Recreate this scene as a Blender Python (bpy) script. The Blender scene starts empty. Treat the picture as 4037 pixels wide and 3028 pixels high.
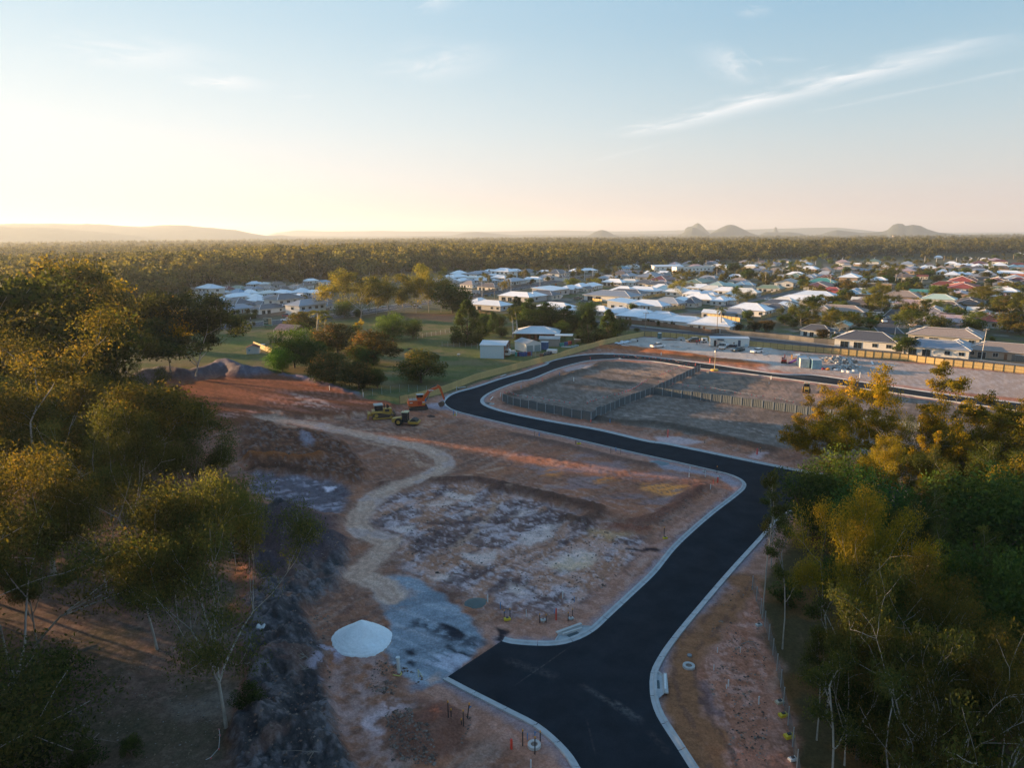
import bpy,bmesh,math,random
import numpy as np
from mathutils import Vector,Matrix
from mathutils.geometry import tessellate_polygon
R=math.radians
scene=bpy.context.scene
COL=scene.collection
# ------------------------------------------------------------------ camera
CAM_H=38.0
FOC=2737.0                       # focal length in pixels of the 4037 px wide photograph
PITCH=math.atan(588.0/FOC)
ROLL=-math.atan(26.0/4037.0)
cF=np.array([0,math.cos(PITCH),-math.sin(PITCH)])
cU0=np.array([0,math.sin(PITCH),math.cos(PITCH)])
cR0=np.array([1.0,0,0])
cR=math.cos(ROLL)*cR0 + math.sin(ROLL)*cU0
cU=-math.sin(ROLL)*cR0 + math.cos(ROLL)*cU0
cam=bpy.data.cameras.new("camera")
cam.sensor_fit='HORIZONTAL';cam.sensor_width=36.0
cam.lens=36.0*FOC/4037.0
cam.clip_start=0.5;cam.clip_end=80000
cam_o=bpy.data.objects.new("camera",cam);COL.objects.link(cam_o)
M=Matrix(((cR[0],cU[0],-cF[0],0),(cR[1],cU[1],-cF[1],0),(cR[2],cU[2],-cF[2],CAM_H),(0,0,0,1)))
cam_o.matrix_world=M
scene.camera=cam_o
# ------------------------------------------------------------------ light
SUN_AZ,SUN_EL=R(-66),R(6.2)
w=bpy.data.worlds.new("World");scene.world=w;w.use_nodes=True
nt=w.node_tree;nt.nodes.clear()
def N(t,kind,**kw):
 n=t.nodes.new(kind)
 for k,v in kw.items():
  if k=='inp':
   for a,b in v.items(): n.inputs[a].default_value=b
  else: setattr(n,k,v)
 return n
sky=N(nt,'ShaderNodeTexSky',sky_type='NISHITA',sun_disc=False,sun_elevation=SUN_EL,sun_rotation=SUN_AZ,
  altitude=20,air_density=1.0,dust_density=1.6,ozone_density=1.6)
bg=N(nt,'ShaderNodeBackground',inp={'Strength': 0.13})
wout=N(nt,'ShaderNodeOutputWorld')
geo=N(nt,'ShaderNodeTexCoord')
sep=N(nt,'ShaderNodeSeparateXYZ');nt.links.new(geo.outputs['Generated'],sep.inputs[0])
def math_(t,op,a,b=None,c=None,clamp=False):
 n=t.nodes.new('ShaderNodeMath');n.operation=op;n.use_clamp=clamp
 for i,v in enumerate((a,b,c)):
  if v is None: continue
  if isinstance(v,(int,float)): n.inputs[i].default_value=v
  else: t.links.new(v,n.inputs[i])
 return n.outputs[0]
zc=math_(nt,'MAXIMUM',sep.outputs[2],0.015)
px=math_(nt,'DIVIDE',sep.outputs[0],zc);py=math_(nt,'DIVIDE',sep.outputs[1],zc)
def skyp(u,v):                       # photo pixel -> point on the cloud plane (unit height)
 d=cF*FOC + cR*(u-2018.5) + cU*(1514-v)
 return d[0]/d[2],d[1]/d[2]
def streak(A,B,width,wob,sx,seed,taper=0.25):
 (ax,ay),(bx,by)=skyp(*A),skyp(*B)
 L=math.hypot(bx-ax,by-ay);dx,dy=(bx-ax)/L,(by-ay)/L
 qx=math_(nt,'SUBTRACT',px,ax);qy=math_(nt,'SUBTRACT',py,ay)
 s=math_(nt,'ADD',math_(nt,'MULTIPLY',qx,dx),math_(nt,'MULTIPLY',qy,dy))
 t=math_(nt,'SUBTRACT',math_(nt,'MULTIPLY',qx,-dy),math_(nt,'MULTIPLY',qy,-dx))
 sn=math_(nt,'DIVIDE',s,L)
 cb=N(nt,'ShaderNodeCombineXYZ')
 nt.links.new(math_(nt,'MULTIPLY',sn,sx),cb.inputs[0]);nt.links.new(math_(nt,'MULTIPLY',t,1.6/width),cb.inputs[1]);cb.inputs[2].default_value=seed
 no=N(nt,'ShaderNodeTexNoise',inp={'Scale': 1.0,'Detail': 7.0,'Roughness': 0.62,'Distortion': 0.6});nt.links.new(cb.outputs[0],no.inputs[0])
 tw=math_(nt,'ADD',t,math_(nt,'MULTIPLY',math_(nt,'SUBTRACT',no.outputs[0],0.5),wob))
 prof=math_(nt,'SUBTRACT',1.0,math_(nt,'DIVIDE',math_(nt,'ABSOLUTE',tw),width),clamp=True)
 prof=math_(nt,'POWER',prof,1.5)
 e1=math_(nt,'DIVIDE',sn,taper,clamp=True);e2=math_(nt,'DIVIDE',math_(nt,'SUBTRACT',1.0,sn),taper,clamp=True)
 rr=math_(nt,'MULTIPLY',math_(nt,'SUBTRACT',no.outputs[0],0.28),2.4,clamp=True)
 return math_(nt,'MULTIPLY',math_(nt,'MULTIPLY',prof,rr),math_(nt,'MULTIPLY',e1,e2))
cl=None
for (A,B,wd,wob,sx,sd,am,tp) in [
  ((2440,545),(4060,120),0.42,0.6,9,1.3,1.25,0.2),
  ((3150,450),(4300,215),0.10,0.25,6,4.1,0.40,0.2),
  ((2290,650),(2700,540),0.16,0.3,4,6.1,0.28,0.3),
  ((2770,160),(2960,340),0.18,0.45,4,2.2,0.75,0.4),
  ((2900,60),(3050,30),0.12,0.2,3,9.2,0.5,0.4),
  ((3000,225),(3180,240),0.08,0.2,3,3.9,0.35,0.4),
  ((1640,330),(1900,150),0.4,0.6,3,7.7,0.7,0.4),
  ((1690,60),(1800,-60),0.1,0.3,3,5.5,0.5,0.4),
  ((380,270),(820,170),0.5,0.9,4,8.4,0.8,0.4),
  ((800,350),(1000,300),0.36,0.5,3,5.2,1.2,0.4),
  ((1120,385),(1260,372),0.12,0.2,3,2.9,0.35,0.4)]:
 c_=math_(nt,'MULTIPLY',streak(A,B,wd,wob,sx,sd,tp),am)
 cl=c_ if cl is None else math_(nt,'MAXIMUM',cl,c_)
up=math_(nt,'GREATER_THAN',sep.outputs[2],0.02)
cl=math_(nt,'MULTIPLY',math_(nt,'MULTIPLY',cl,up),1.0,clamp=True)
def lin(c): return tuple(((v/255.)/12.92 if v/255. <= .04045 else ((v/255.+.055)/1.055)**2.4) for v in c)
EXPO=1.8
def ramp(stops):
 cr=N(nt,'ShaderNodeValToRGB');e=cr.color_ramp.elements;cr.color_ramp.interpolation='B_SPLINE'
 for i,(p_,c) in enumerate(stops):
  x=e[i] if i<2 else e.new(p_);x.position=p_
 for x,(p_,c) in zip(sorted(e,key=lambda q: q.position),sorted(stops)): x.color=(*lin(c),1)
 nt.links.new(math_(nt,'MAXIMUM',sep.outputs[2],0.0),cr.inputs[0]);return cr.outputs[0]
sun_side=ramp([(0,(244,220,204)),(1,(98,152,210)),(.025,(249,233,222)),(.07,(248,244,240)),(.14,(240,248,250)),(.26,(200,228,242)),(.45,(160,205,235))])
far_side=ramp([(0,(212,188,184)),(1,(98,152,210)),(.025,(226,206,200)),(.07,(216,216,213)),(.15,(190,214,224)),(.26,(148,191,217)),(.45,(140,188,224))])
hl=math_(nt,'SQRT',math_(nt,'ADD',math_(nt,'ADD',math_(nt,'MULTIPLY',sep.outputs[0],sep.outputs[0]),math_(nt,'MULTIPLY',sep.outputs[1],sep.outputs[1])),1e-5))
ca_=math_(nt,'DIVIDE',math_(nt,'ADD',math_(nt,'MULTIPLY',sep.outputs[0],math.sin(SUN_AZ)),math_(nt,'MULTIPLY',sep.outputs[1],math.cos(SUN_AZ))),hl)
fz=N(nt,'ShaderNodeMapRange',interpolation_type='SMOOTHSTEP',inp={'From Min': -0.15,'From Max': 1.0});nt.links.new(ca_,fz.inputs[0])
gr=N(nt,'ShaderNodeMix',data_type='RGBA');nt.links.new(fz.outputs[0],gr.inputs[0]);nt.links.new(far_side,gr.inputs['A']);nt.links.new(sun_side,gr.inputs['B'])
gs=N(nt,'ShaderNodeVectorMath',operation='SCALE');nt.links.new(gr.outputs['Result'],gs.inputs[0]);gs.inputs['Scale'].default_value=1/(0.13*2**EXPO)
skm=N(nt,'ShaderNodeMix',data_type='RGBA');skm.inputs[0].default_value=0.995
nt.links.new(sky.outputs[0],skm.inputs['A']);nt.links.new(gs.outputs[0],skm.inputs['B'])
mixc=N(nt,'ShaderNodeMix',data_type='RGBA')
nt.links.new(cl,mixc.inputs[0]);nt.links.new(skm.outputs['Result'],mixc.inputs['A']);mixc.inputs['B'].default_value=(2.1,2.15,2.2,1)
nt.links.new(mixc.outputs['Result'],bg.inputs[0]);nt.links.new(bg.outputs[0],wout.inputs[0])
sun=bpy.data.lights.new("sun",'SUN');sun.energy=5.0;sun.angle=R(0.5);sun.color=(1.0,0.64,0.32)
sun_o=bpy.data.objects.new("sun",sun);COL.objects.link(sun_o)
sd=Vector((math.sin(SUN_AZ)*math.cos(SUN_EL),math.cos(SUN_AZ)*math.cos(SUN_EL),math.sin(SUN_EL)))
sun_o.rotation_euler=sd.to_track_quat('Z','Y').to_euler();sun_o.location=(0,0,60)
vs=scene.view_settings
vs.view_transform='Standard';vs.look='None';vs.gamma=1.0;vs.use_curve_mapping=False
vs.exposure=EXPO
cy=scene.cycles
cy.max_bounces=6;cy.diffuse_bounces=3;cy.glossy_bounces=2;cy.transmission_bounces=4;cy.transparent_max_bounces=6
cy.volume_bounces=0;cy.use_denoising=True;cy.sample_clamp_indirect=6
cy.caustics_reflective=False;cy.caustics_refractive=False
# ------------------------------------------------------------------ picking helpers
ZON={'S': (0,0,1),'V': (0,0,0.5479),'a': (700,1040,3.687),'b': (1700,1020,3.687),'c': (2200,1020,3.687),'d': (2700,1020,3.687),
       'e': (3200,1000,3.95),'f': (3600,1000,3.95),'y': (2380,1280,3.16),'g': (1880,1180,3.687),'h': (3000,1380,4.424),
       'i': (1400,1480,5.53),'j': (900,1240,5.53),'k': (1750,1420,2.458),'l': (0,850,2.183),'m': (1010,850,2.183),
       'n': (2020,850,2.183),'o': (3030,850,2.183),'p': (0,1500,2.183),'q': (1010,1500,2.183),'r': (2020,1500,2.183),
       's': (3030,1500,2.183),'t': (0,2260,2.16),'u': (1010,2260,2.16),'v': (2020,2260,2.16),'w': (3030,2260,2.16)}
def pix(z,x,y):
 a,b,s=ZON[z];return a+x/s,b+y/s
def P(z,x,y,h=0.0):                 # point of the photograph -> place on the level z = h
 u,v=pix(z,x,y)
 d=cF*FOC + cR*(u-2018.5) + cU*(1514-v)
 t=(h-CAM_H)/d[2]
 return np.array([d[0]*t,d[1]*t,h])
def toimg(p):
 q=np.array([p[0],p[1],p[2]-CAM_H]);zz=q@cF
 return 2018.5+FOC*(q@cR)/zz,1514-FOC*(q@cU)/zz
def height_at(base,z,ytop):           # height of an upright thing from its base point and the picture row of its top
 u,v=pix(z,0,ytop)
 lo,hi=0.2,70.0
 for _ in range(30):
  m=(lo+hi)/2
  if toimg((base[0],base[1],base[2]+m))[1]>v: lo=m
  else: hi=m
 return lo
def dist(p): return math.hypot(p[0],p[1])
# ------------------------------------------------------------------ object helpers
def tag(o,label=None,cat=None,group=None,kind=None):
 if label: o['label']=label
 if cat: o['category']=cat
 if group: o['group']=group
 if kind: o['kind']=kind
 return o
def link(name,me,parent=None):
 o=bpy.data.objects.new(name,me);COL.objects.link(o)
 if parent is not None: o.parent=parent
 return o
def empty(name,label,cat,loc=(0,0,0),rz=0.0,group=None,scale=1.0):
 o=bpy.data.objects.new(name,None);COL.objects.link(o)
 o.location=loc;o.rotation_euler=(0,0,rz);o.scale=(scale,)*3;o.empty_display_size=0.3
 return tag(o,label,cat,group)
def copy_tree(root,label,loc=None,rz=None,scale=None,group=None,color=None):
 c=root.copy();COL.objects.link(c)
 def rec(src,dst):
  for ch in KIDS.get(src.name,()):
   d=ch.copy();COL.objects.link(d);d.parent=dst
   if color is not None: d.color=color
   rec(ch,d)
 rec(root,c)
 if loc is not None: c.location=loc
 if rz is not None: c.rotation_euler=(0,0,rz)
 if scale is not None: c.scale=(scale,)*3 if isinstance(scale,(int,float)) else scale
 if color is not None: c.color=color
 c['label']=label
 if group: c['group']=group
 return c
KIDS={}
def part(name,mb,mat,parent,label=None):
 o=mb.build(name,mat,parent) if isinstance(mb,MB) else link(name,mb,parent)
 KIDS.setdefault(parent.name,[]).append(o)
 if label: o['label']=label
 return o
class MB:
 """collects boxes, tubes, prisms; build() makes ONE mesh object"""
 def __init__(s): s.v=[];s.f=[];s.mi=[]
 def add(s,vs,fs,mi=0):
  b=len(s.v);s.v+=[tuple(map(float,p)) for p in vs];s.f+=[tuple(b+i for i in f) for f in fs];s.mi+=[mi]*len(fs);return s
 def box(s,x0,x1,y0,y1,z0,z1,mi=0,bev=0.0):
  if bev <= 0:
   return s.add([(x0,y0,z0),(x1,y0,z0),(x1,y1,z0),(x0,y1,z0),(x0,y0,z1),(x1,y0,z1),(x1,y1,z1),(x0,y1,z1)],
                  [(0,3,2,1),(4,5,6,7),(0,1,5,4),(1,2,6,5),(2,3,7,6),(3,0,4,7)],mi)
  b=bev
  return s.add([(x0,y0,z0),(x1,y0,z0),(x1,y1,z0),(x0,y1,z0),(x0,y0,z1-b),(x1,y0,z1-b),(x1,y1,z1-b),(x0,y1,z1-b),
                      (x0+b,y0+b,z1),(x1-b,y0+b,z1),(x1-b,y1-b,z1),(x0+b,y1-b,z1)],
                  [(0,3,2,1),(8,9,10,11),(0,1,5,4),(1,2,6,5),(2,3,7,6),(3,0,4,7),(4,5,9,8),(5,6,10,9),(6,7,11,10),(7,4,8,11)],mi)
 def obox(s,p0,p1,w,h,mi=0,up=(0,0,1)):
  p0=Vector(p0);p1=Vector(p1);d=(p1-p0);L=d.length;d.normalize();u=Vector(up)
  if abs(d.dot(u))>.98: u=Vector((1,0,0))
  r=d.cross(u).normalized();u=r.cross(d).normalized()
  vs=[]
  for p in (p0,p1):
   for a,b in ((-1,-1),(1,-1),(1,1),(-1,1)): vs.append(p+r*(a*w/2)+u*(b*h/2))
  return s.add(vs,[(0,3,2,1),(4,5,6,7),(0,1,5,4),(1,2,6,5),(2,3,7,6),(3,0,4,7)],mi)
 def tube(s,pts,rad,n=8,mi=0,cap=True):
  pts=[Vector(p) for p in pts];k=len(pts)
  if isinstance(rad,(int,float)): rad=[rad]*k
  vs=[];ref=Vector((0,0,1))
  for i,p in enumerate(pts):
   d=(pts[min(i+1,k-1)]-pts[max(i-1,0)]).normalized()
   r=ref if abs(d.dot(ref))<.9 else Vector((1,0,0))
   a=d.cross(r).normalized();b=d.cross(a).normalized()
   for j in range(n):
    t=2*math.pi*j/n;vs.append(p+a*(rad[i]*math.cos(t))+b*(rad[i]*math.sin(t)))
  fs=[]
  for i in range(k-1):
   for j in range(n):
    q=(j+1) % n;fs.append((i*n+j,(i+1)*n+j,(i+1)*n+q,i*n+q))
  if cap: fs.append(tuple(range(n)));fs.append(tuple((k-1)*n+j for j in reversed(range(n))))
  return s.add(vs,fs,mi)
 def cyl(s,c,r,h,axis='z',n=12,mi=0,r2=None):
  c=Vector(c);a={'x': Vector((1,0,0)),'y': Vector((0,1,0)),'z': Vector((0,0,1))}[axis]
  return s.tube([c-a*h/2,c+a*h/2],[r,r if r2 is None else r2],n,mi)
 def prism(s,prof,y0,y1,mi=0,inset=0.0):
  """profile in (x, z), counter-clockwise, extruded along y"""
  n=len(prof);vs=[(x,y0,z) for x,z in prof]+[(x,y1,z) for x,z in prof]
  fs=[tuple(range(n)),tuple(reversed(range(n,2*n)))]
  for i in range(n):
   j=(i+1) % n;fs.append((i,n+i,n+j,j))
  return s.add(vs,fs,mi)
 def sphere(s,c,r,n=8,m=5,mi=0,sq=(1,1,1)):
  vs=[(c[0],c[1],c[2]+r*sq[2])]
  for i in range(1,m):
   a=math.pi*i/m
   for j in range(n):
    t=2*math.pi*j/n;vs.append((c[0]+r*sq[0]*math.sin(a)*math.cos(t),c[1]+r*sq[1]*math.sin(a)*math.sin(t),c[2]+r*sq[2]*math.cos(a)))
  vs.append((c[0],c[1],c[2]-r*sq[2]));L=len(vs)-1
  fs=[(0,1+j,1+(j+1) % n) for j in range(n)]
  for i in range(m-2):
   for j in range(n):
    q=(j+1) % n;fs.append((1+i*n+j,1+(i+1)*n+j,1+(i+1)*n+q,1+i*n+q))
  fs+=[(L,1+(m-2)*n+(j+1) % n,1+(m-2)*n+j) for j in range(n)]
  return s.add(vs,fs,mi)
 def xf(s,mat,start=0):
  for i in range(start,len(s.v)): s.v[i]=tuple(mat @ Vector(s.v[i]))
  return s
 def mesh(s,name,mat):
  me=bpy.data.meshes.new(name);me.from_pydata(s.v,[],s.f)
  mats=mat if isinstance(mat,(list,tuple)) else [mat]
  for m in mats: me.materials.append(m)
  if len(mats)>1: me.polygons.foreach_set('material_index',s.mi)
  me.update();return me
 def build(s,name,mat,parent=None):
  return link(name,s.mesh(name,mat),parent)
# ------------------------------------------------------------------ materials
MATS={}
def mat(name,col,rough=0.7,metal=0.0,noise=0.12,nscale=3.0,bump=0.0,bscale=20.0,objcol=False,spec=0.5,vary=0.0,coat=0.0):
 if name in MATS: return MATS[name]
 m=bpy.data.materials.new(name);m.use_nodes=True;t=m.node_tree;t.nodes.clear()
 out=N(t,'ShaderNodeOutputMaterial');b=N(t,'ShaderNodeBsdfPrincipled')
 b.inputs['Roughness'].default_value=rough;b.inputs['Metallic'].default_value=metal
 b.inputs['Specular IOR Level'].default_value=spec;b.inputs['Coat Weight'].default_value=coat
 t.links.new(b.outputs[0],out.inputs[0])
 tc=N(t,'ShaderNodeTexCoord')
 no=N(t,'ShaderNodeTexNoise',inp={'Scale': nscale,'Detail': 5.0,'Roughness': 0.6});t.links.new(tc.outputs['Object'],no.inputs[0])
 rp=N(t,'ShaderNodeMapRange',inp={'From Min': 0.25,'From Max': 0.75,'To Min': 1-noise,'To Max': 1+noise});t.links.new(no.outputs[0],rp.inputs[0])
 fac=rp.outputs[0]
 if vary>0:
  oi=N(t,'ShaderNodeObjectInfo')
  r2=N(t,'ShaderNodeMapRange',inp={'To Min': 1-vary,'To Max': 1+vary});t.links.new(oi.outputs['Random'],r2.inputs[0])
  fac=math_(t,'MULTIPLY',fac,r2.outputs[0])
 mx=N(t,'ShaderNodeVectorMath',operation='SCALE');t.links.new(fac,mx.inputs['Scale'])
 if objcol:
  oi=N(t,'ShaderNodeObjectInfo');t.links.new(oi.outputs['Color'],mx.inputs[0])
 else: mx.inputs[0].default_value=col[:3]
 t.links.new(mx.outputs[0],b.inputs['Base Color'])
 if bump>0:
  n2=N(t,'ShaderNodeTexNoise',inp={'Scale': bscale,'Detail': 4.0});t.links.new(tc.outputs['Object'],n2.inputs[0])
  bp=N(t,'ShaderNodeBump',inp={'Strength': bump,'Distance': 0.05});t.links.new(n2.outputs[0],bp.inputs['Height']);t.links.new(bp.outputs[0],b.inputs['Normal'])
 MATS[name]=m;return m
def foliage(name,cols,trans=0.35,lo=.72,hi=1.32):
 m=bpy.data.materials.new(name);m.use_nodes=True;t=m.node_tree;t.nodes.clear()
 out=N(t,'ShaderNodeOutputMaterial')
 at=N(t,'ShaderNodeAttribute',attribute_name='lv')
 cr=N(t,'ShaderNodeValToRGB');els=cr.color_ramp.elements
 for i,(p_,c) in enumerate(cols):
  e=els[i] if i<2 else els.new(p_)
  e.position=p_;e.color=(*c,1)
 t.links.new(at.outputs['Fac'],cr.inputs[0])
 oi=N(t,'ShaderNodeObjectInfo')
 mx=N(t,'ShaderNodeMix',data_type='RGBA',blend_type='MULTIPLY');mx.inputs[0].default_value=1.0
 vr=N(t,'ShaderNodeMapRange',inp={'To Min': lo*1.12,'To Max': hi*1.12});t.links.new(oi.outputs['Random'],vr.inputs[0])
 vsx=N(t,'ShaderNodeVectorMath',operation='SCALE');t.links.new(oi.outputs['Color'],vsx.inputs[0]);t.links.new(vr.outputs[0],vsx.inputs['Scale'])
 t.links.new(cr.outputs[0],mx.inputs['A']);t.links.new(vsx.outputs[0],mx.inputs['B'])
 b=N(t,'ShaderNodeBsdfPrincipled',inp={'Roughness': 0.75,'Specular IOR Level': 0.08});t.links.new(mx.outputs['Result'],b.inputs['Base Color'])
 tr=N(t,'ShaderNodeBsdfTranslucent')
 m2=N(t,'ShaderNodeMix',data_type='RGBA',blend_type='MULTIPLY');m2.inputs[0].default_value=1.0
 t.links.new(mx.outputs['Result'],m2.inputs['A']);m2.inputs['B'].default_value=(2.0,1.7,0.7,1)
 t.links.new(m2.outputs['Result'],tr.inputs[0])
 ms=N(t,'ShaderNodeMixShader');ms.inputs[0].default_value=trans
 t.links.new(b.outputs[0],ms.inputs[1]);t.links.new(tr.outputs[0],ms.inputs[2]);t.links.new(ms.outputs[0],out.inputs[0])
 MATS[name]=m;return m
# ------------------------------------------------------------------ numpy noise
_rs=np.random.RandomState(7);_T=_rs.rand(256,256).astype(np.float32)
def vnoise(x,y,s=0):
 x=x+s*17.31;y=y+s*9.77
 xi=np.floor(x).astype(np.int64);yi=np.floor(y).astype(np.int64);fx=x-xi;fy=y-yi
 fx=fx*fx*(3-2*fx);fy=fy*fy*(3-2*fy)
 a=_T[xi & 255,yi & 255];b=_T[(xi+1) & 255,yi & 255];c=_T[xi & 255,(yi+1) & 255];d=_T[(xi+1) & 255,(yi+1) & 255]
 return (a*(1-fx)+b*fx)*(1-fy)+(c*(1-fx)+d*fx)*fy
def fbm(x,y,o=4,s=0,g=0.5):
 r=0;a=1;t=0
 for i in range(o):
  r=r+a*vnoise(x*2**i,y*2**i,s+i*3);t+=a;a*=g
 return r/t
def sstep(a,b,x):
 t=np.clip((x-a)/(b-a),0,1);return t*t*(3-2*t)
def seg_dist(x,y,pts):
 best=np.full(x.shape,1e9)
 for (ax,ay),(bx,by) in zip(pts[:-1],pts[1:]):
  dx,dy=bx-ax,by-ay;L=dx*dx+dy*dy+1e-9
  t=np.clip(((x-ax)*dx+(y-ay)*dy)/L,0,1)
  best=np.minimum(best,(x-ax-t*dx)**2+(y-ay-t*dy)**2)
 return np.sqrt(best)
def inpoly(x,y,pts):
 r=np.zeros(x.shape,bool);n=len(pts)
 for i in range(n):
  ax,ay=pts[i];bx,by=pts[(i+1) % n]
  if ay==by: continue
  c=((ay>y) != (by>y)) & (x<(bx-ax)*(y-ay)/(by-ay)+ax);r ^= c
 return r
def poly(z,pts): return [tuple(P(z,a,b)[:2]) for a,b in pts]
def smooth_line(pts,step=1.5):
 """Catmull-Rom through the points, resampled"""
 p=[np.array(q[:2],float) for q in pts];p=[2*p[0]-p[1]]+p+[2*p[-1]-p[-2]]
 out=[]
 for i in range(1,len(p)-2):
  n=max(2,int(np.linalg.norm(p[i+1]-p[i])/step));
  d0=max(np.linalg.norm(p[i]-p[i-1]),1e-3)**.5;d1=max(np.linalg.norm(p[i+1]-p[i]),1e-3)**.5;d2=max(np.linalg.norm(p[i+2]-p[i+1]),1e-3)**.5
  m1=(p[i+1]-p[i])+d1*((p[i]-p[i-1])/d0-(p[i+1]-p[i-1])/(d0+d1))*1.0
  m2=(p[i+1]-p[i])+d1*((p[i+2]-p[i+1])/d2-(p[i+2]-p[i])/(d1+d2))*1.0
  m1=d1*((p[i]-p[i-1])/d0-(p[i+1]-p[i-1])/(d0+d1)+(p[i+1]-p[i])/d1);m2=d1*((p[i+1]-p[i])/d1-(p[i+2]-p[i])/(d1+d2)+(p[i+2]-p[i+1])/d2)
  for k in range(n):
   t=k/n;out.append((2*t**3-3*t**2+1)*p[i]+(t**3-2*t**2+t)*m1+(-2*t**3+3*t**2)*p[i+1]+(t**3-t**2)*m2)
 out.append(p[-2]);return [tuple(q) for q in out]
# ------------------------------------------------------------------ road edges (picked along the kerbs)
def mix_line(items): return [P(z,x,y)[:2] for z,x,y in items]
K_OUT=smooth_line(mix_line([('S',1985,2524),('v',0,590),('v',370,603),('v',560,552),('v',700,470),('v',790,385),('v',1000,190),('v',1200,0),
 ('r',1400,1432),('r',1700,1160),('r',1920,990),('r',1985,930),('r',1995,890),('r',1955,850),('r',1860,810),('r',1700,770),('r',1350,690),('r',900,590),('r',450,485),('r',0,385),
 ('q',1850,300),('S',1806,1624),('S',1779,1614),('S',1758,1600),('S',1749,1587),('S',1757,1573),('S',1778,1557),('S',1810,1545),('S',1856,1533),('S',1906,1517),('S',1975,1494),('S',2050,1473),('S',2100,1456),('k',1000,40),('g',1050,915),('g',1200,870),('g',1450,822),('g',1700,800),('g',2000,793),
 ('y',0,370),('y',200,372),('y',500,395),('y',900,440),('y',1400,505),('y',2212,620),('h',900,440),('h',1650,545),('S',3700,1552),('S',4037,1592),('S',4700,1668)]),0.8)
K_IN=smooth_line(mix_line([('S',4700,1702),('S',4037,1622),('h',1900,690),('h',900,560),('y',2212,665),('y',1700,600),('y',1200,545),('y',600,455),('y',200,427),
 ('g',2100,862),('g',1900,870),('g',1600,897),('g',1200,1000),('g',750,1170),('k',750,200),('k',500,290),('k',400,345),('k',365,390),('k',385,430),('k',500,480),
 ('k',700,530),('k',1000,590),('k',1500,680),('k',2000,795),('r',1300,545),('r',1550,595),('r',2205,730),('S',3150,1858),('S',3320,1888),('S',4300,2095)]),0.8)
K_SOUTH=smooth_line(mix_line([('S',4300,2290),('S',3450,2075),('S',3250,2025),('S',3130,2015),('S',3060,2055),('r',2150,1345),('r',1870,1655),('v',1600,290),('v',1380,560),('v',1270,720),('v',1205,860),
 ('v',1200,1000),('v',1215,1100),('v',1260,1220),('v',1400,1440),('v',1540,1659),('S',2800,3130),('S',2960,3350)]),0.8)
K_BL=smooth_line(mix_line([('u',1610,900),('u',1800,1000),('u',2182,1195),('v',200,1300),('v',380,1450),('v',490,1575),('v',540,1659),('S',2330,3125),('S',2430,3350)]),0.8)
ROAD_POLY=K_OUT+K_IN+K_SOUTH+K_BL[::-1]
SUBROADS=[  # (centre line, half width)
 (smooth_line([P(*q)[:2] for q in [('S',-300,1372),('S',400,1330),('S',876,1291),('S',1130,1268),('S',1350,1245),('S',1600,1205),('S',1830,1174),('S',1960,1152),('S',2090,1128),('S',2200,1107),('S',2330,1088),('S',2420,1077)]],6),6.5,(0.075,0.078,0.085)),
 (smooth_line([P(*q)[:2] for q in [('S',2330,1268),('S',2480,1289),('S',2640,1307),('S',2800,1321),('S',3076,1349),('S',3400,1385),('S',3700,1413),('S',4037,1452),('S',4400,1490)]],5),3.3,(0.075,0.078,0.085)),
 ([tuple(P(*q)[:2]) for q in [('S',2160,1186),('S',2230,1189),('S',2300,1191),('S',2340,1172)]],3.2,(0.12,0.12,0.12)),
 ([tuple(P(*q)[:2]) for q in [('S',2560,1262),('S',2700,1239),('S',2790,1228),('S',2870,1207),('S',2952,1185),('S',3040,1166),('S',3134,1152),('S',3230,1140)]],3.2,(0.12,0.12,0.12)),
 ([tuple(P(*q)[:2]) for q in [('S',3515,1316),('S',3491,1291),('S',3505,1262),('S',3529,1243),('S',3554,1218),('S',3600,1200)]],4.0,(0.09,0.09,0.095)),
 ([tuple(P(*q)[:2]) for q in [('S',3505,1262),('S',3440,1250)]],3.0,(0.09,0.09,0.095)),
]
def rot(a): return np.array([math.sin(a),math.cos(a)])
AZ_A=R(34.0);AZ_B=R(-52.0)
# ------------------------------------------------------------------ ground sheet
az=np.concatenate([np.arange(-180,-60,4.0),np.arange(-60,-40,0.5),np.arange(-40,40,0.165),np.arange(40,60,0.5),np.arange(60,180,4.0)])*math.pi/180
rr=[0.5,6,14,22,28,33,37]
while rr[-1]<160: rr.append(rr[-1]*(1+max(0.0032,min(0.0075,1.55*rr[-1]/26000))))
while rr[-1]<800: rr.append(rr[-1]*1.011)
while rr[-1]<60000: rr.append(rr[-1]*1.12)
rr=np.array(rr)
AZG,RG=np.meshgrid(az,rr)
gx=(np.sin(AZG)*RG).ravel();gy=(np.cos(AZG)*RG).ravel()
near=np.hypot(gx,gy)<1200
X=gx[near];Y=gy[near]
wx=X+1.6*(fbm(X*.35,Y*.35,3,1)-.5)*2;wy=Y+1.6*(fbm(X*.35,Y*.35,3,5)-.5)*2
wx2=X+0.5*(fbm(X*.9,Y*.9,3,11)-.5)*2;wy2=Y+0.5*(fbm(X*.9,Y*.9,3,15)-.5)*2
ROADD=seg_dist(X,Y,K_OUT[::2]);
for k in (K_IN,K_SOUTH,K_BL): ROADD=np.minimum(ROADD,seg_dist(X,Y,k[::2]))
RIN=inpoly(X,Y,ROAD_POLY)
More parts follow.
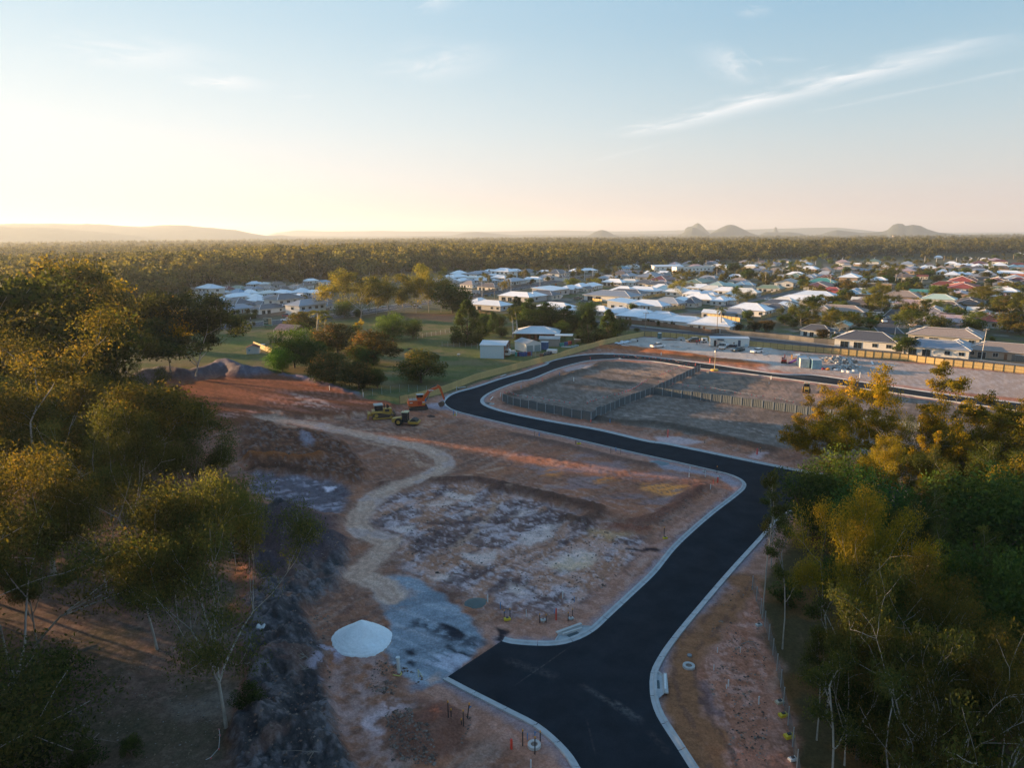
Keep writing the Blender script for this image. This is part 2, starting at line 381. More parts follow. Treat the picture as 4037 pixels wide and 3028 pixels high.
def pm(z,pts,soft=1.0,fine=False):
 pts=poly(z,pts) if z else pts
 xx,yy=(wx2,wy2) if fine else (wx,wy)
 xs=[p[0] for p in pts];ys=[p[1] for p in pts];m=soft+4
 sel=(xx>min(xs)-m) & (xx<max(xs)+m) & (yy>min(ys)-m) & (yy<max(ys)+m)
 r=np.zeros(X.shape)
 if sel.any():
  d=seg_dist(xx[sel],yy[sel],pts+[pts[0]]);i=inpoly(xx[sel],yy[sel],pts)
  r[sel]=sstep(-soft,soft,np.where(i,d,-d))
 return r
def lm(z,pts,half,soft=1.0,fine=True,smooth=True):
 pts=poly(z,pts) if z else pts
 if smooth: pts=smooth_line(pts,1.5)
 xx,yy=(wx2,wy2) if fine else (wx,wy)
 return 1-sstep(half-soft*.5,half+soft,seg_dist(xx,yy,pts))
def lmd(z,pts):
 return seg_dist(wx2,wy2,smooth_line(poly(z,pts),1.5))
C=np.zeros((X.size,3));H=np.zeros(X.size);ROUGH=np.full(X.size,0.25)
def lay(m,c,k=1.0):
 global C
 m=(m*k)[:,None];C=C*(1-m)+np.array(c)*m
n1=fbm(X*.05,Y*.05,4,21);n2=fbm(X*.25,Y*.25,4,31);n3=fbm(X*1.1,Y*1.1,4,41);n4=fbm(X*3.1,Y*3.1,3,51)
ca,sa=math.sin(AZ_A),math.cos(AZ_A)
ua=X*ca+Y*sa;va=-X*sa+Y*ca
st1=fbm(ua*.12,va*1.6,4,61);st2=fbm(va*.12,ua*1.7,4,71);st3=fbm((X*.9+Y*.44)*.15,(-X*.44+Y*.9)*1.3,4,81)
lay(np.ones(X.size),(0.085,0.08,0.05));lay(sstep(.45,.6,n1),(0.13,0.11,0.08),.6);lay(sstep(.55,.75,n2),(0.05,0.06,0.03),.5)
FIELD=[('S',700,1300),('S',876,1304),('S',1150,1282),('S',1350,1266),('S',1700,1222),('S',1890,1225),('S',2530,1310),('S',2545,1322),('S',2355,1368),('S',2070,1448),('S',1744,1552),('S',1578,1597),('S',1430,1570),('S',1280,1505),('S',1060,1462),('S',880,1500),('S',560,1560),('S',300,1600),('S',250,1400)]
f=pm(None,[tuple(P(*q)[:2]) for q in FIELD],1.0)
lay(f,(0.075,0.085,0.032));lay(f*sstep(.46,.60,fbm(X*.07,Y*.14,4,91)),(0.135,0.105,0.055),.9);lay(f*sstep(.55,.7,n2),(0.05,0.075,0.02),.6);lay(f*sstep(.5,.62,n3),(0.12,0.11,0.05),.35)
lay(f*pm('m',[(1280,840),(1700,850),(1680,920),(1300,880)],2),(0.17,0.09,0.055),.9)
lay(f*lm('m',[(1390,1050),(1550,1020),(1670,1005)],.7),(0.10,0.06,0.04),.8)
lay(f*pm('j',[(0,570),(320,590),(820,500),(820,560),(500,700),(0,720)],3),(0.10,0.115,0.03),.7)
SITE=[('S',300,1600),('S',560,1500),('S',880,1440),('S',1000,1470),('S',1200,1490),('S',1430,1570),('S',1578,1600),('S',1744,1556),('S',2070,1452),('S',2355,1371),('S',2545,1325),('S',2791,1347),('S',3080,1379),('S',3323,1402),('S',3717,1443),('S',4037,1475),('S',4700,1530),('S',4700,2400),('S',3300,3400),('S',1000,3400),('S',900,2950),('S',950,2500),('S',900,2100),('S',500,1800)]
site=pm(None,[tuple(P(*q)[:2]) for q in SITE],.6)
lay(site,(0.185,0.118,0.088));ROUGH=np.maximum(ROUGH,site*.45)
lay(site*sstep(.42,.62,st3),(0.12,0.085,0.068),.75);lay(site*sstep(.5,.68,n2),(0.26,0.15,0.105),.6);lay(site*sstep(.56,.7,st1),(0.27,0.22,0.18),.45)
lay(site*sstep(.6,.72,n4),(0.32,0.26,0.22),.30);lay(site*sstep(.56,.66,n3)*sstep(.4,.6,n1),(0.09,0.065,0.055),.6)
LFL=[('S',-900,1500),('S',300,1480),('S',560,1530),('S',480,1640),('S',900,1900),('S',950,2100),('S',1000,2300),('S',960,2560),('S',940,2900),('S',1010,3200),('S',1100,3500),('S',-1500,3600)]
lf=pm(None,[tuple(P(*q)[:2]) for q in LFL],1.2)
lay(lf,(0.115,0.072,0.055));lay(lf*sstep(.50,.66,n2),(0.06,0.052,0.032),.6);lay(lf*sstep(.54,.66,n4),(0.19,0.13,0.10),.45);lay(lf*sstep(.5,.62,n3),(0.05,0.045,0.03),.4)
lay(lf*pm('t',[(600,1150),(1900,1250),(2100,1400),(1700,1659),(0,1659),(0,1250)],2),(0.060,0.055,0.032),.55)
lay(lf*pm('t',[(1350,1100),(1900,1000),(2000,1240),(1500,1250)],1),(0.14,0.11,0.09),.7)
RFL=[('S',3050,2080),('S',3500,1960),('S',3600,1800),('S',4037,1760),('S',5200,1800),('S',6000,3400),('S',3150,3400),('S',3140,3028),('S',3085,2750),('S',3020,2480),('S',2960,2300)]
rf=pm(None,[tuple(P(*q)[:2]) for q in RFL],1.0)
lay(rf,(0.05,0.045,0.028));lay(rf*sstep(.5,.65,n2),(0.09,0.06,0.035),.7)
pl=pm('S',[(560,1560),(880,1490),(1050,1476),(1240,1500),(1420,1575),(1590,1605),(1450,1640),(1300,1650),(1100,1650),(870,1700),(700,1650),(600,1610)],.8)
lay(pl,(0.115,0.066,0.047));lay(pl*sstep(.48,.62,st2),(0.17,0.095,0.07),.7);H+=pl*0.7
lay(pm('q',[(0,170),(330,60),(900,150),(1000,260),(500,300),(100,320)],2)*sstep(.42,.6,st2),(0.2,0.125,0.1),.75)
lay(pm('q',[(280,130),(520,180),(640,230),(560,270),(430,250),(300,160)],.5,True)*sstep(.45,.6,n3),(0.36,0.29,0.24),.8)
lay(pm('p',[(1750,330),(2205,280),(2205,330),(1850,370)],.6,True)*sstep(.45,.6,st2),(0.33,0.24,0.2),.6)
rd=lmd('S',[(330,1570),(470,1545),(590,1490),(650,1478),(740,1488),(840,1470),(880,1448),(960,1485),(1010,1480)])
m=1-sstep(3.0,6.5,rd);lay(m,(0.105,0.105,0.11));lay(m*sstep(.5,.62,n3),(0.18,0.18,0.185),.6);H+=2.6*(1-sstep(0,6.5,rd))*(.7+.6*n2);ROUGH=np.maximum(ROUGH,m*.8)
m=lm('m',[(250,1390),(420,1430),(540,1470),(700,1500),(850,1540)],1.3);lay(m,(0.13,0.13,0.14),.8);H+=m*.5*n3*2
cl_=pm('q',[(-120,380),(100,370),(280,430),(500,440),(760,560),(900,700),(980,800),(800,900),(560,840),(400,800),(0,790),(-120,700)],1.2)
lay(cl_,(0.085,0.055,0.042));lay(cl_*sstep(.52,.62,n3),(0.17,0.105,0.075),.8);lay(cl_*sstep(.6,.68,n4),(0.24,0.22,0.2),.4)
H+=cl_*(1.3*fbm(X*.22,Y*.22,3,101)+1.1*fbm(X*.8,Y*.8,3,107)-.5);ROUGH=np.maximum(ROUGH,cl_)
m=lm('q',[(-60,690),(200,690),(400,700),(560,670)],.7);lay(m,(0.20,0.10,0.06),.8);H+=m*.8
m=lm('q',[(-60,760),(200,770),(400,790)],.6);lay(m,(0.05,0.035,0.028),.8);H-=m*.5
lay(pm('q',[(380,470),(470,480),(520,560),(440,600),(380,540)],.5,True),(0.24,0.24,0.25),.7)
pf=pm('q',[(-60,800),(380,820),(640,880),(780,930),(720,1080),(680,1160),(540,1200),(200,1060),(0,980),(-80,900)],.9)
lay(pf,(0.105,0.10,0.10));lay(pf*sstep(.50,.60,st3*.5+n3*.5),(0.33,0.32,0.32),.75);H-=pf*.5;lay(pf*sstep(.55,.65,n3),(0.06,0.05,0.05),.7);H+=pf*n3*.6
lay(pm('q',[(580,900),(690,915),(640,950),(590,930)],.3,True),(0.55,0.53,0.52),.9);lay(pm('q',[(500,1150),(620,1160),(560,1190)],.3,True),(0.5,0.49,0.5),.9)
ds=pm('S',[(1010,1990),(1180,2060),(1330,2160),(1360,2260),(1300,2330),(1220,2420),(1290,2560),(1290,2700),(1330,2850),(1370,3060),(1420,3300),(1000,3400),(920,3028),(960,2880),(960,2600),(1000,2330),(990,2180)],1.1)
lay(ds,(0.060,0.063,0.060));lay(ds*sstep(.5,.62,n4*.6+n3*.4),(0.115,0.118,0.115),.8);rg_=fbm(X*.75+.3*Y,Y*.5,6,191,.62);lay(ds*sstep(.52,.60,rg_*.6+n4*.4),(0.16,0.158,0.15),.7);lay(ds*(1-sstep(.38,.46,rg_)),(0.032,0.034,0.034),.75);lay(ds*sstep(.60,.70,n2),(0.15,0.11,0.09),.5);H+=ds*1.6*(rg_-.4);ROUGH=np.maximum(ROUGH,ds*.9)  # paler tops and darker hollows put the relief into the colour
H+=ds*(1.3*fbm(X*.3,Y*.3,4,111)+.45*fbm(X*1.3,Y*1.3,3,117)-.35)
def mound(z,x,y,rad,h,col=None,rx=1.0,k=1.0,rough=.8,pw=1.3):
 global H,ROUGH
 c=P(z,x,y);d=np.hypot((wx-c[0]),(wy-c[1])/rx)/rad
 m=np.clip(1-d,0,1)**pw;H+=h*m
 if col is not None: lay(sstep(0,.25,m),col,k)
 ROUGH=np.maximum(ROUGH,sstep(0,.2,m)*rough)
mound('S',1170,2150,7.5,4.4,(0.062,0.058,0.06),1.3,.8);mound('S',1120,2060,6,2.6);mound('S',1100,2660,4.5,2.0);mound('S',1190,2900,3.2,1.5);mound('S',1050,2860,3.5,1.5);mound('S',1110,2440,4.0,1.8);mound('S',1190,2530,2.6,1.2);mound('S',1280,2990,2.4,.9)
mound('S',1270,2060,5,.8,None,.8)
pc=pm('S',[(1480,2010),(1560,1950),(1720,1915),(1900,1900),(2040,1960),(2200,2010),(2330,2060),(2430,2110),(2560,2150),(2500,2230),(2350,2330),(2280,2420),(2050,2430),(1830,2340),(1640,2290),(1560,2180),(1460,2110)],1.4)
v_=st2*.55+n3*.45
lay(pc,(0.15,0.115,0.10));lay(pc*sstep(.46,.56,v_),(0.40,0.36,0.335),.85);lay(pc*sstep(.50,.60,fbm(ua*.35,va*.8,4,121)),(0.075,0.058,0.053),.8)
lay(pc*sstep(.52,.64,fbm(ua*.2,va*.5,4,131)),(0.35,0.23,0.165),.6);lay(pc*sstep(.6,.7,n4),(0.5,0.46,0.43),.45);ROUGH=np.maximum(ROUGH,pc*.75);H+=pc*.35*(n3-.5)
for zz,pts in (('r',[(300,1600),(520,1500),(700,1440),(640,1560),(500,1640),(400,1659)]),('r',[(60,1380),(250,1290),(420,1250),(330,1330),(180,1400)]),('r',[(0,1180),(60,1130),(150,1140),(100,1170)]),('q',[(1180,1270),(1330,1270),(1280,1310),(1200,1300)]),('q',[(1480,1080),(1600,1030),(1700,1040),(1560,1100)]),('q',[(1790,1130),(1860,1140),(1840,1170),(1790,1165)]),('u',[(1530,40),(1680,40),(1690,80),(1580,100)]),('q',[(1800,1480),(2100,1480),(2100,1540),(1900,1590)]),('v',[(0,100),(140,110),(120,200),(0,190)]),('q',[(1640,970),(1880,1010),(1830,1050),(1600,1010)])):
 lay(pm(zz,pts,.6),(0.52,0.46,0.40),.8)
lay(pm('r',[(380,1640),(500,1560),(560,1560),(640,1500),(620,1600),(450,1659)],.8),(0.45,0.36,0.24),.6)
lay(pm('r',[(700,1290),(1000,1340),(880,1380),(650,1360)],.8),(0.36,0.27,0.17),.6)
rb=pm('r',[(0,560),(500,560),(1000,700),(1500,820),(1550,920),(1450,1080),(1200,1200),(900,1180),(500,1000),(200,900),(0,900)],2)
lay(rb*sstep(.45,.62,st3),(0.25,0.145,0.105),.6);lay(rb*sstep(.5,.62,fbm(X*.2,Y*.5,4,141)),(0.2,0.175,0.165),.6)
lay(pm('r',[(250,770),(440,770),(420,820),(260,820)],1)*sstep(.4,.6,st3),(0.40,0.21,0.12),.8);lay(pm('r',[(680,840),(880,820),(900,870),(700,880)],1)*sstep(.4,.6,st3),(0.42,0.21,0.11),.9)  # orange patches: low sun on the ground put into the soil colour
lay(pm('r',[(1060,880),(1500,900),(1520,980),(1400,1010),(1100,950)],1)*sstep(.42,.6,st3),(0.48,0.27,0.15),.9)  # sunlit patch on the mound, also painted in soil colour
for zz,pts,hw,hh,c in (('r',[(-150,950),(100,960),(300,1010),(500,1060),(740,1120)],1.6,.9,(0.075,0.052,0.042)),('r',[(480,1200),(620,1220),(700,1180)],1.4,.7,(0.075,0.055,0.045)),('q',[(1100,900),(1400,880),(1700,850),(2000,880),(2150,930)],1.4,.6,(0.085,0.06,0.05)),
  ('r',[(1050,1230),(1200,1190),(1400,1090),(1500,1000),(1640,930)],1.2,.6,(0.15,0.09,0.07)),('r',[(850,1260),(1000,1280),(1150,1290)],1.0,.5,(0.16,0.09,0.07)),('r',[(0,470),(300,530),(600,600),(900,680),(1200,740)],1.3,.4,(0.12,0.09,0.075)),
  ('r',[(700,320),(900,360),(1200,370),(1400,400),(1700,470),(2205,590)],1.5,.5,(0.07,0.055,0.045)),('k',[(640,350),(870,270),(1100,180),(1350,100),(1560,40)],1.5,.6,(0.09,0.07,0.055)),
  ('k',[(1180,235),(1300,250),(1500,275),(1700,300)],1.0,.35,(0.08,0.065,0.055)),('k',[(1370,165),(1550,200),(1800,235)],1.0,.3,(0.08,0.065,0.055)),('k',[(1570,120),(1800,150),(2050,180)],.9,.25,(0.08,0.065,0.055)),('q',[(1480,1230),(1750,1230),(2000,1190)],.7,-.1,(0.08,0.06,0.055))): 
 if zz != 'k' and c[0]<.09 and hh>.45 or True: pass
 d=lmd(zz,pts);m=1-sstep(hw*.5,hw*1.4,d);BERM=(m,hh,d,hw,c)
 H+=hh*np.clip(1-d/(hw*1.4),0,1)*(.5+n3);
 if zz != 'k' and not (zz=='r' and pts[0]==(700,320)): lay(m,c,.75);ROUGH=np.maximum(ROUGH,m)
lots=pm('S',[(1990,1588),(2040,1545),(2200,1480),(2330,1440),(2420,1425),(2600,1432),(2760,1462),(3080,1500),(3429,1545),(4037,1630),(4300,1680),(4300,1990),(3600,1820),(3200,1790),(2900,1738),(2650,1700),(2330,1662),(2031,1603)],.8)
lay(lots,(0.115,0.092,0.076));lay(lots*sstep(.44,.62,st2*.6+st1*.4),(0.2,0.165,0.14),.75);lay(lots*sstep(.6,.72,n4),(0.25,0.2,0.17),.3);lay(lots*sstep(.5,.65,n1),(0.085,0.068,0.056),.5)
ROUGH=np.where(lots>.5,.35,ROUGH)
for zz,pts,hw in (('r',[(700,320),(900,360),(1200,370),(1400,400),(1700,470),(2205,590)],1.8),('k',[(640,350),(870,270),(1100,180),(1350,100),(1560,40)],1.6),('k',[(1180,235),(1300,250),(1500,275),(1700,300)],1.0),('k',[(1370,165),(1550,200),(1800,235)],1.0),('k',[(1570,120),(1800,150),(2050,180)],.9)):
 m=lm(zz,pts,hw,.8);lay(m,(0.065,0.052,0.042),.8);ROUGH=np.maximum(ROUGH,m*.8)
lay(pm('y',[(60,560),(500,560),(1000,600),(850,660),(400,640)],1.5)*sstep(.42,.6,st3),(0.32,0.21,0.14),.7)
lay(pm('y',[(1250,600),(2212,700),(2212,880),(1600,830),(900,730)],3)*sstep(.47,.6,st3),(0.27,0.18,0.125),.55)
lay(pm('h',[(0,600),(700,600),(1300,720),(1000,900),(0,850)],3)*sstep(.46,.6,fbm(ua*.2,va*1.5,4,151)),(0.26,0.18,0.14),.6)
yd=pm('y',[(150,230),(500,150),(1300,205),(2000,270),(2212,320),(2800,400),(2800,620),(2100,560),(1900,470),(1400,400),(900,340),(500,300)],.8)
lay(yd,(0.36,0.32,0.28));lay(yd*sstep(.5,.65,n2),(0.30,0.25,0.21),.6);lay(pm('y',[(1780,430),(1950,430),(2080,600),(1950,620)],1.2),(0.5,0.46,0.42),.6)
ea=pm('S',[(3080,1382),(3323,1404),(3717,1446),(4037,1478),(4500,1530),(4500,1620),(4037,1575),(3500,1515),(3080,1465)],1)
lay(ea,(0.27,0.215,0.18));lay(ea*sstep(.48,.62,st3),(0.36,0.31,0.28),.6)
m=lm('y',[(0,280),(300,290),(700,340),(1000,380),(1400,440),(1750,480),(1900,500)],3.5,2);lay(m,(0.235,0.125,0.078),.85);lay(m*sstep(.55,.65,n3),(0.14,0.07,0.05),.6);H+=m*.5*n2;ROUGH=np.maximum(ROUGH,m*.8)
vg=site*(1-sstep(2.6,4.2,ROADD+1.5*(n2-.5)))*(1-lots);lay(vg,(0.25,0.165,0.128),.8);lay(vg*sstep(.5,.6,n3),(0.33,0.24,0.195),.5)
lay(site*(1-sstep(.3,1.5,ROADD+1.2*(n3-.5))),(0.22,0.21,0.21),.8)
lay(pm('r',[(1180,680),(1330,720),(1600,770),(1850,830),(1980,900),(1900,930),(1750,830),(1400,780),(1250,760)],.5,True),(0.24,0.25,0.255),.8)
lay(pm('i',[(1500,650),(1850,590),(2100,740),(1900,760),(1600,720)],.5,True),(0.28,0.29,0.30),.7)
for q in ([(2150,480),(2350,380),(2400,560),(2212,580)],): pass
lay(pm('r',[(1230,490),(1400,480),(1650,530),(1500,560),(1280,540)],.5,True),(0.4,0.37,0.35),.7);lay(pm('r',[(1990,660),(2100,620),(2205,620),(2120,680)],.5,True),(0.4,0.36,0.34),.7)
lay(pm('k',[(1150,90),(1330,40),(1500,30),(1400,90),(1200,120)],.6,True),(0.34,0.31,0.29),.7)
br=pm('v',[(1950,0),(2110,60),(1950,280),(1750,500),(1640,660),(1600,800),(1640,1000),(1650,1150),(1780,1400),(1900,1659),(2100,2100),(1750,2100),(1560,1659),(1430,1440),(1330,1200),(1300,1000),(1310,800),(1400,600),(1560,420),(1700,250)],.8)
lay(br,(0.185,0.115,0.078));lay(br*sstep(.5,.62,st2),(0.14,0.09,0.062),.6);ROUGH=np.where(br>.5,.3,ROUGH)
rc=pm('v',[(2110,120),(2182,400),(2100,560),(2150,780),(2182,1659),(2300,2100),(1980,2100),(1890,1640),(1780,1400),(1660,1160),(1650,1000),(1620,850),(1700,620),(1900,380)],.7)
lay(rc,(0.27,0.165,0.125));lay(rc*sstep(.45,.6,n3),(0.36,0.26,0.215),.7);lay(rc*sstep(.52,.62,n4),(0.15,0.085,0.06),.6)
lay(pm('w',[(-60,1000),(60,1000),(130,1250),(200,1659),(230,2100),(-200,2100)],.8)*sstep(.4,.6,n4),(0.3,0.2,0.16),.6)
lay(lm('v',[(1640,950),(1650,1080),(1700,1180),(1760,1200)],.35,.4),(0.09,0.08,0.085),.6)
tg=pm('u',[(1000,90),(1090,40),(1180,15),(1300,30),(1420,80),(1560,180),(1700,280),(1830,400),(1960,560),(1900,640),(1640,870),(1560,930),(1430,960),(1300,900),(1200,800),(1100,640),(1150,560),(1150,430),(1050,260),(1000,200)],.45,True)
lay(tg,(0.185,0.215,0.22));lay(tg*sstep(.5,.62,st2),(0.26,0.29,0.29),.7);lay(tg*sstep(.55,.66,st3),(0.12,0.14,0.145),.6);ROUGH=np.where(tg>.5,.25,ROUGH)
lay(pm('u',[(1290,970),(1400,930),(1470,960),(1400,1010),(1320,1010)],.4,True),(0.15,0.17,0.18),.8);lay(pm('u',[(1450,900),(1520,860),(1560,900),(1490,940)],.3,True),(0.34,0.27,0.22),.8)
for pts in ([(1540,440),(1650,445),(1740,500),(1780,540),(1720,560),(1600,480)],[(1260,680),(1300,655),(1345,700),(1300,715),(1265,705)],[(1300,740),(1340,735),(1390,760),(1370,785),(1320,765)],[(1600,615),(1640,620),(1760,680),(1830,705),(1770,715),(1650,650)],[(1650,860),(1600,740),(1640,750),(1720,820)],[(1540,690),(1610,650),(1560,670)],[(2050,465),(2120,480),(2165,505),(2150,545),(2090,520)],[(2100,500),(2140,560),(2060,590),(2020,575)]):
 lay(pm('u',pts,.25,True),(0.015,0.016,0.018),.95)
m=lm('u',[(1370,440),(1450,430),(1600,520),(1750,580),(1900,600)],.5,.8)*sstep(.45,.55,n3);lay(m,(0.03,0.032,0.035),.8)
m=pm('u',[(1450,760),(1640,680),(1900,600),(1800,730),(1640,860),(1500,800)],.5,True);lay(m*sstep(.5,.6,st2),(0.42,0.44,0.45),.6)
lay(pm('u',[(1030,640),(1110,575),(1160,590),(1120,640),(1060,665)],.4,True),(0.38,0.26,0.15),.9)
lay(pm('u',[(520,640),(640,600),(700,650),(850,660),(900,690),(700,740),(600,900),(520,860)],.8)*sstep(.46,.58,n3),(0.34,0.34,0.36),.7)
for k_,(zz,pts) in enumerate([('r',[(150,900),(500,960),(900,1080),(1150,1120)]),('r',[(0,760),(400,830),(800,960),(1100,1050)]),('r',[(100,640),(600,740),(1100,880)]),('r',[(0,1480),(350,1340),(800,1240)]),('r',[(0,1560),(300,1450),(620,1300)]),('q',[(1500,1500),(1800,1350),(2150,1250)]),('q',[(1300,1659),(1600,1520),(2100,1330)]),('q',[(1450,600),(1800,700),(2150,720)]),('q',[(600,420),(300,330),(60,200)]),('q',[(900,330),(500,240),(200,220)]),('q',[(1000,420),(1300,440),(1650,420)]),('S',[(2500,2250),(2650,2100),(2800,1990),(2860,1930)]),('S',[(2470,2330),(2620,2170),(2760,2060)]),('y',[(200,600),(700,640),(1000,620)]),('r',[(900,250),(1500,200),(2100,350)]),('r',[(1000,300),(1700,330),(2200,470)]),('y',[(500,260),(1100,290),(1700,340),(2100,400)]),('v',[(1980,40),(1700,420),(1480,680),(1500,1000),(1680,1400),(1800,1659)])]):
 d=lmd(zz,pts);wv=abs(d-.95);lay((1-sstep(.12,.34,wv))*sstep(.35,.5,n3),(0.085,0.06,0.05) if k_ % 3 else (0.33,0.26,0.22),.55);H-=(1-sstep(.1,.4,wv))*.07
for pts in ([(800,690),(700,900),(690,1000),(730,1150),(850,1450),(930,1659)],[(900,700),(850,900),(860,1000),(900,1200),(1000,1400),(1150,1659)],[(1040,730),(1050,850),(1060,990)],[(960,720),(950,900),(930,1100),(1010,1300)],[(680,1180),(900,1190),(1100,1150),(1300,1100)]):
 d=lmd('u',pts);m=(1-sstep(.35,.9,d));lay(m*sstep(.3,.6,n3),(0.30,0.24,0.21),.65);H-=m*.08
 s_=np.zeros(X.size)
lay(pm('u',[(950,1180),(1100,1130),(1250,1120),(1150,1200),(1050,1260),(980,1400),(940,1250)],.4)*sstep(.4,.55,n3),(0.42,0.37,0.35),.75)
mound('u',1420,1350,4.2,1.1,(0.15,0.095,0.075),.9,.8,1.0);mound('u',1500,1200,2.2,.4,(0.16,0.10,0.08),.8,.6,1.0)
mound('q',2060,330,1,0)
TRK=[('q',60,330),('q',260,350),('q',480,380),('q',760,440),('q',960,480),('q',1200,540),('q',1420,580),('q',1560,640),('q',1620,700),('q',1570,780),('q',1400,850),('q',1180,930),('q',1020,1010),('q',930,1110),('q',870,1210),('q',900,1290),('q',1040,1360),('q',1140,1400),('u',880,20),('u',1050,90),('u',1150,200)]
tl=[tuple(P(*q)[:2]) for q in TRK];d=seg_dist(wx2,wy2,smooth_line(tl,1.5))
hw=1.5+.9*(n2-.5)
m=np.clip((1-sstep(hw-.6,hw+.9,d))*1.5-1.0*n3+.25,0,1);lay(m,(0.36,0.285,0.225),.9);lay(m*sstep(.5,.62,n3),(0.44,0.37,0.30),.5);lay(m*(1-sstep(.05,.35,abs(d-.75))),(0.25,0.19,0.15),.6);lay((1-sstep(hw,hw+2.6,d))*(1-m)*sstep(.45,.6,n3),(0.27,0.20,0.16),.5)
lay(m*sstep(.56,.64,n2),(0.30,0.27,0.25),.5);H=np.where(m>.3,H*(1-m*.8),H);ROUGH=np.where(m>.5,.2,ROUGH)
for pts in ([(140,290),(190,360),(300,400),(480,420)],[(200,290),(240,350),(420,380)],[(860,460),(1100,500),(1330,620),(1400,740)],[(700,440),(1000,420),(1280,460),(1480,350)],[(1100,470),(1400,430),(1540,350)],[(900,520),(1150,590),(1350,680),(1480,740)],[(1500,860),(1800,820),(2100,760)],[(850,310),(1000,290),(600,340),(420,330)],[(1700,1450),(1900,1300),(2080,1050),(2205,920)]):
 d=lmd('q',pts);lay((1-sstep(.25,.8,d))*sstep(.35,.5,n3),(0.36,0.275,0.21),.6)
d=lmd('r',[(700,1480),(1000,1490),(1320,1500)]);lay((1-sstep(.1,.5,abs(d-.0))),(0.33,0.24,0.2),.6)
d=lmd('r',[(760,1430),(1100,1425),(1400,1425)]);lay((1-sstep(.1,.5,d)),(0.33,0.24,0.2),.5)
for pts in ([(1010,1460),(1240,1465)],[(1140,1455),(1240,1450)]):
 lay(1-sstep(.15,.45,lmd('r',pts)),(0.02,0.02,0.022),.9)
mound('h',1560,800,9,2.6,(0.10,0.06,0.04),.6,.95,1.0);mound('k',1560,50,5,1.0,(0.14,0.10,0.075),.8,.7)
mound('h',1200,180,2,0)
sub=pm('S',[(2000,1160),(2330,1100),(3000,1020),(4037,1040),(5000,1060),(5000,1500),(4037,1440),(3200,1345),(2850,1310),(2428,1262),(2000,1230)],2)
lay(sub,(0.07,0.068,0.045));lay(sub*sstep(.5,.6,fbm(X*.12,Y*.12,3,161)),(0.20,0.185,0.165),.55);lay(sub*sstep(.50,.6,fbm(X*.17,Y*.17,3,167)),(0.07,0.085,0.03),.8)
lay(lm('S',[(2850,1316),(3100,1338),(3519,1380),(3866,1412),(4300,1470)],6,2),(0.12,0.10,0.075),.8)
H+=ROUGH*(.30*(fbm(X*.7,Y*.7,3,171)-.5)+.28*(fbm(X*2.2,Y*2.2,3,181,.6)-.5)*np.clip((200-np.hypot(X,Y))/80,0,1))
flat=sstep(.4,4.0,ROADD);H*=flat;H+=.05*flat;H=np.where(RIN,-0.22,H)
for ln_,hw,c in SUBROADS:
 H=np.where(seg_dist(X,Y,ln_)<hw+4,0,H)
H=np.maximum(H,np.where(RIN,-1,-.6))
Z=np.zeros(gx.size,np.float64);Z[near]=H
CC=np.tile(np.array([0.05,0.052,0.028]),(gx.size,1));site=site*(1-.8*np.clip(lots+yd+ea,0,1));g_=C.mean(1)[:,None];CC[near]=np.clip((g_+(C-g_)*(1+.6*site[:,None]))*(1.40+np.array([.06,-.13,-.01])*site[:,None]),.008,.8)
RO=np.full(gx.size,.2);RO[near]=ROUGH
nr,na=len(rr),len(az)
def ground_mesh():
 vs=np.stack([gx,gy,Z],1)
 i=np.arange(nr-1)[:,None]*na+np.arange(na)[None,:]
 j=np.arange(nr-1)[:,None]*na+((np.arange(na)+1) % na)[None,:]
 q=np.stack([i,j,j+na,i+na],-1).reshape(-1,4)
 q=q[:,::-1]
 me=bpy.data.meshes.new('ground')
 me.vertices.add(len(vs)+1);co=np.concatenate([vs,[[0,0,0]]]).astype(np.float32)
 me.vertices.foreach_set('co',co.ravel())
 cen=np.stack([np.full(na,len(vs)),(np.arange(na)+1) % na,np.arange(na)],1)
 nl=q.size+cen.size
 me.loops.add(nl);me.loops.foreach_set('vertex_index',np.concatenate([q.ravel(),cen.ravel()]).astype(np.int32))
 me.polygons.add(len(q)+len(cen))
 st=np.concatenate([np.arange(len(q))*4,len(q)*4+np.arange(len(cen))*3]).astype(np.int32)
 me.polygons.foreach_set('loop_start',st)
 me.update(calc_edges=True);me.validate()
 a=me.attributes.new('col','FLOAT_COLOR','POINT')
 cc=np.ones((len(vs)+1,4),np.float32);cc[:-1,:3]=CC;a.data.foreach_set('color',cc.ravel())
 b=me.attributes.new('rgh','FLOAT','POINT');b.data.foreach_set('value',np.append(RO,.2).astype(np.float32))
 me.polygons.foreach_set('use_smooth',np.ones(len(me.polygons),bool))
 return me
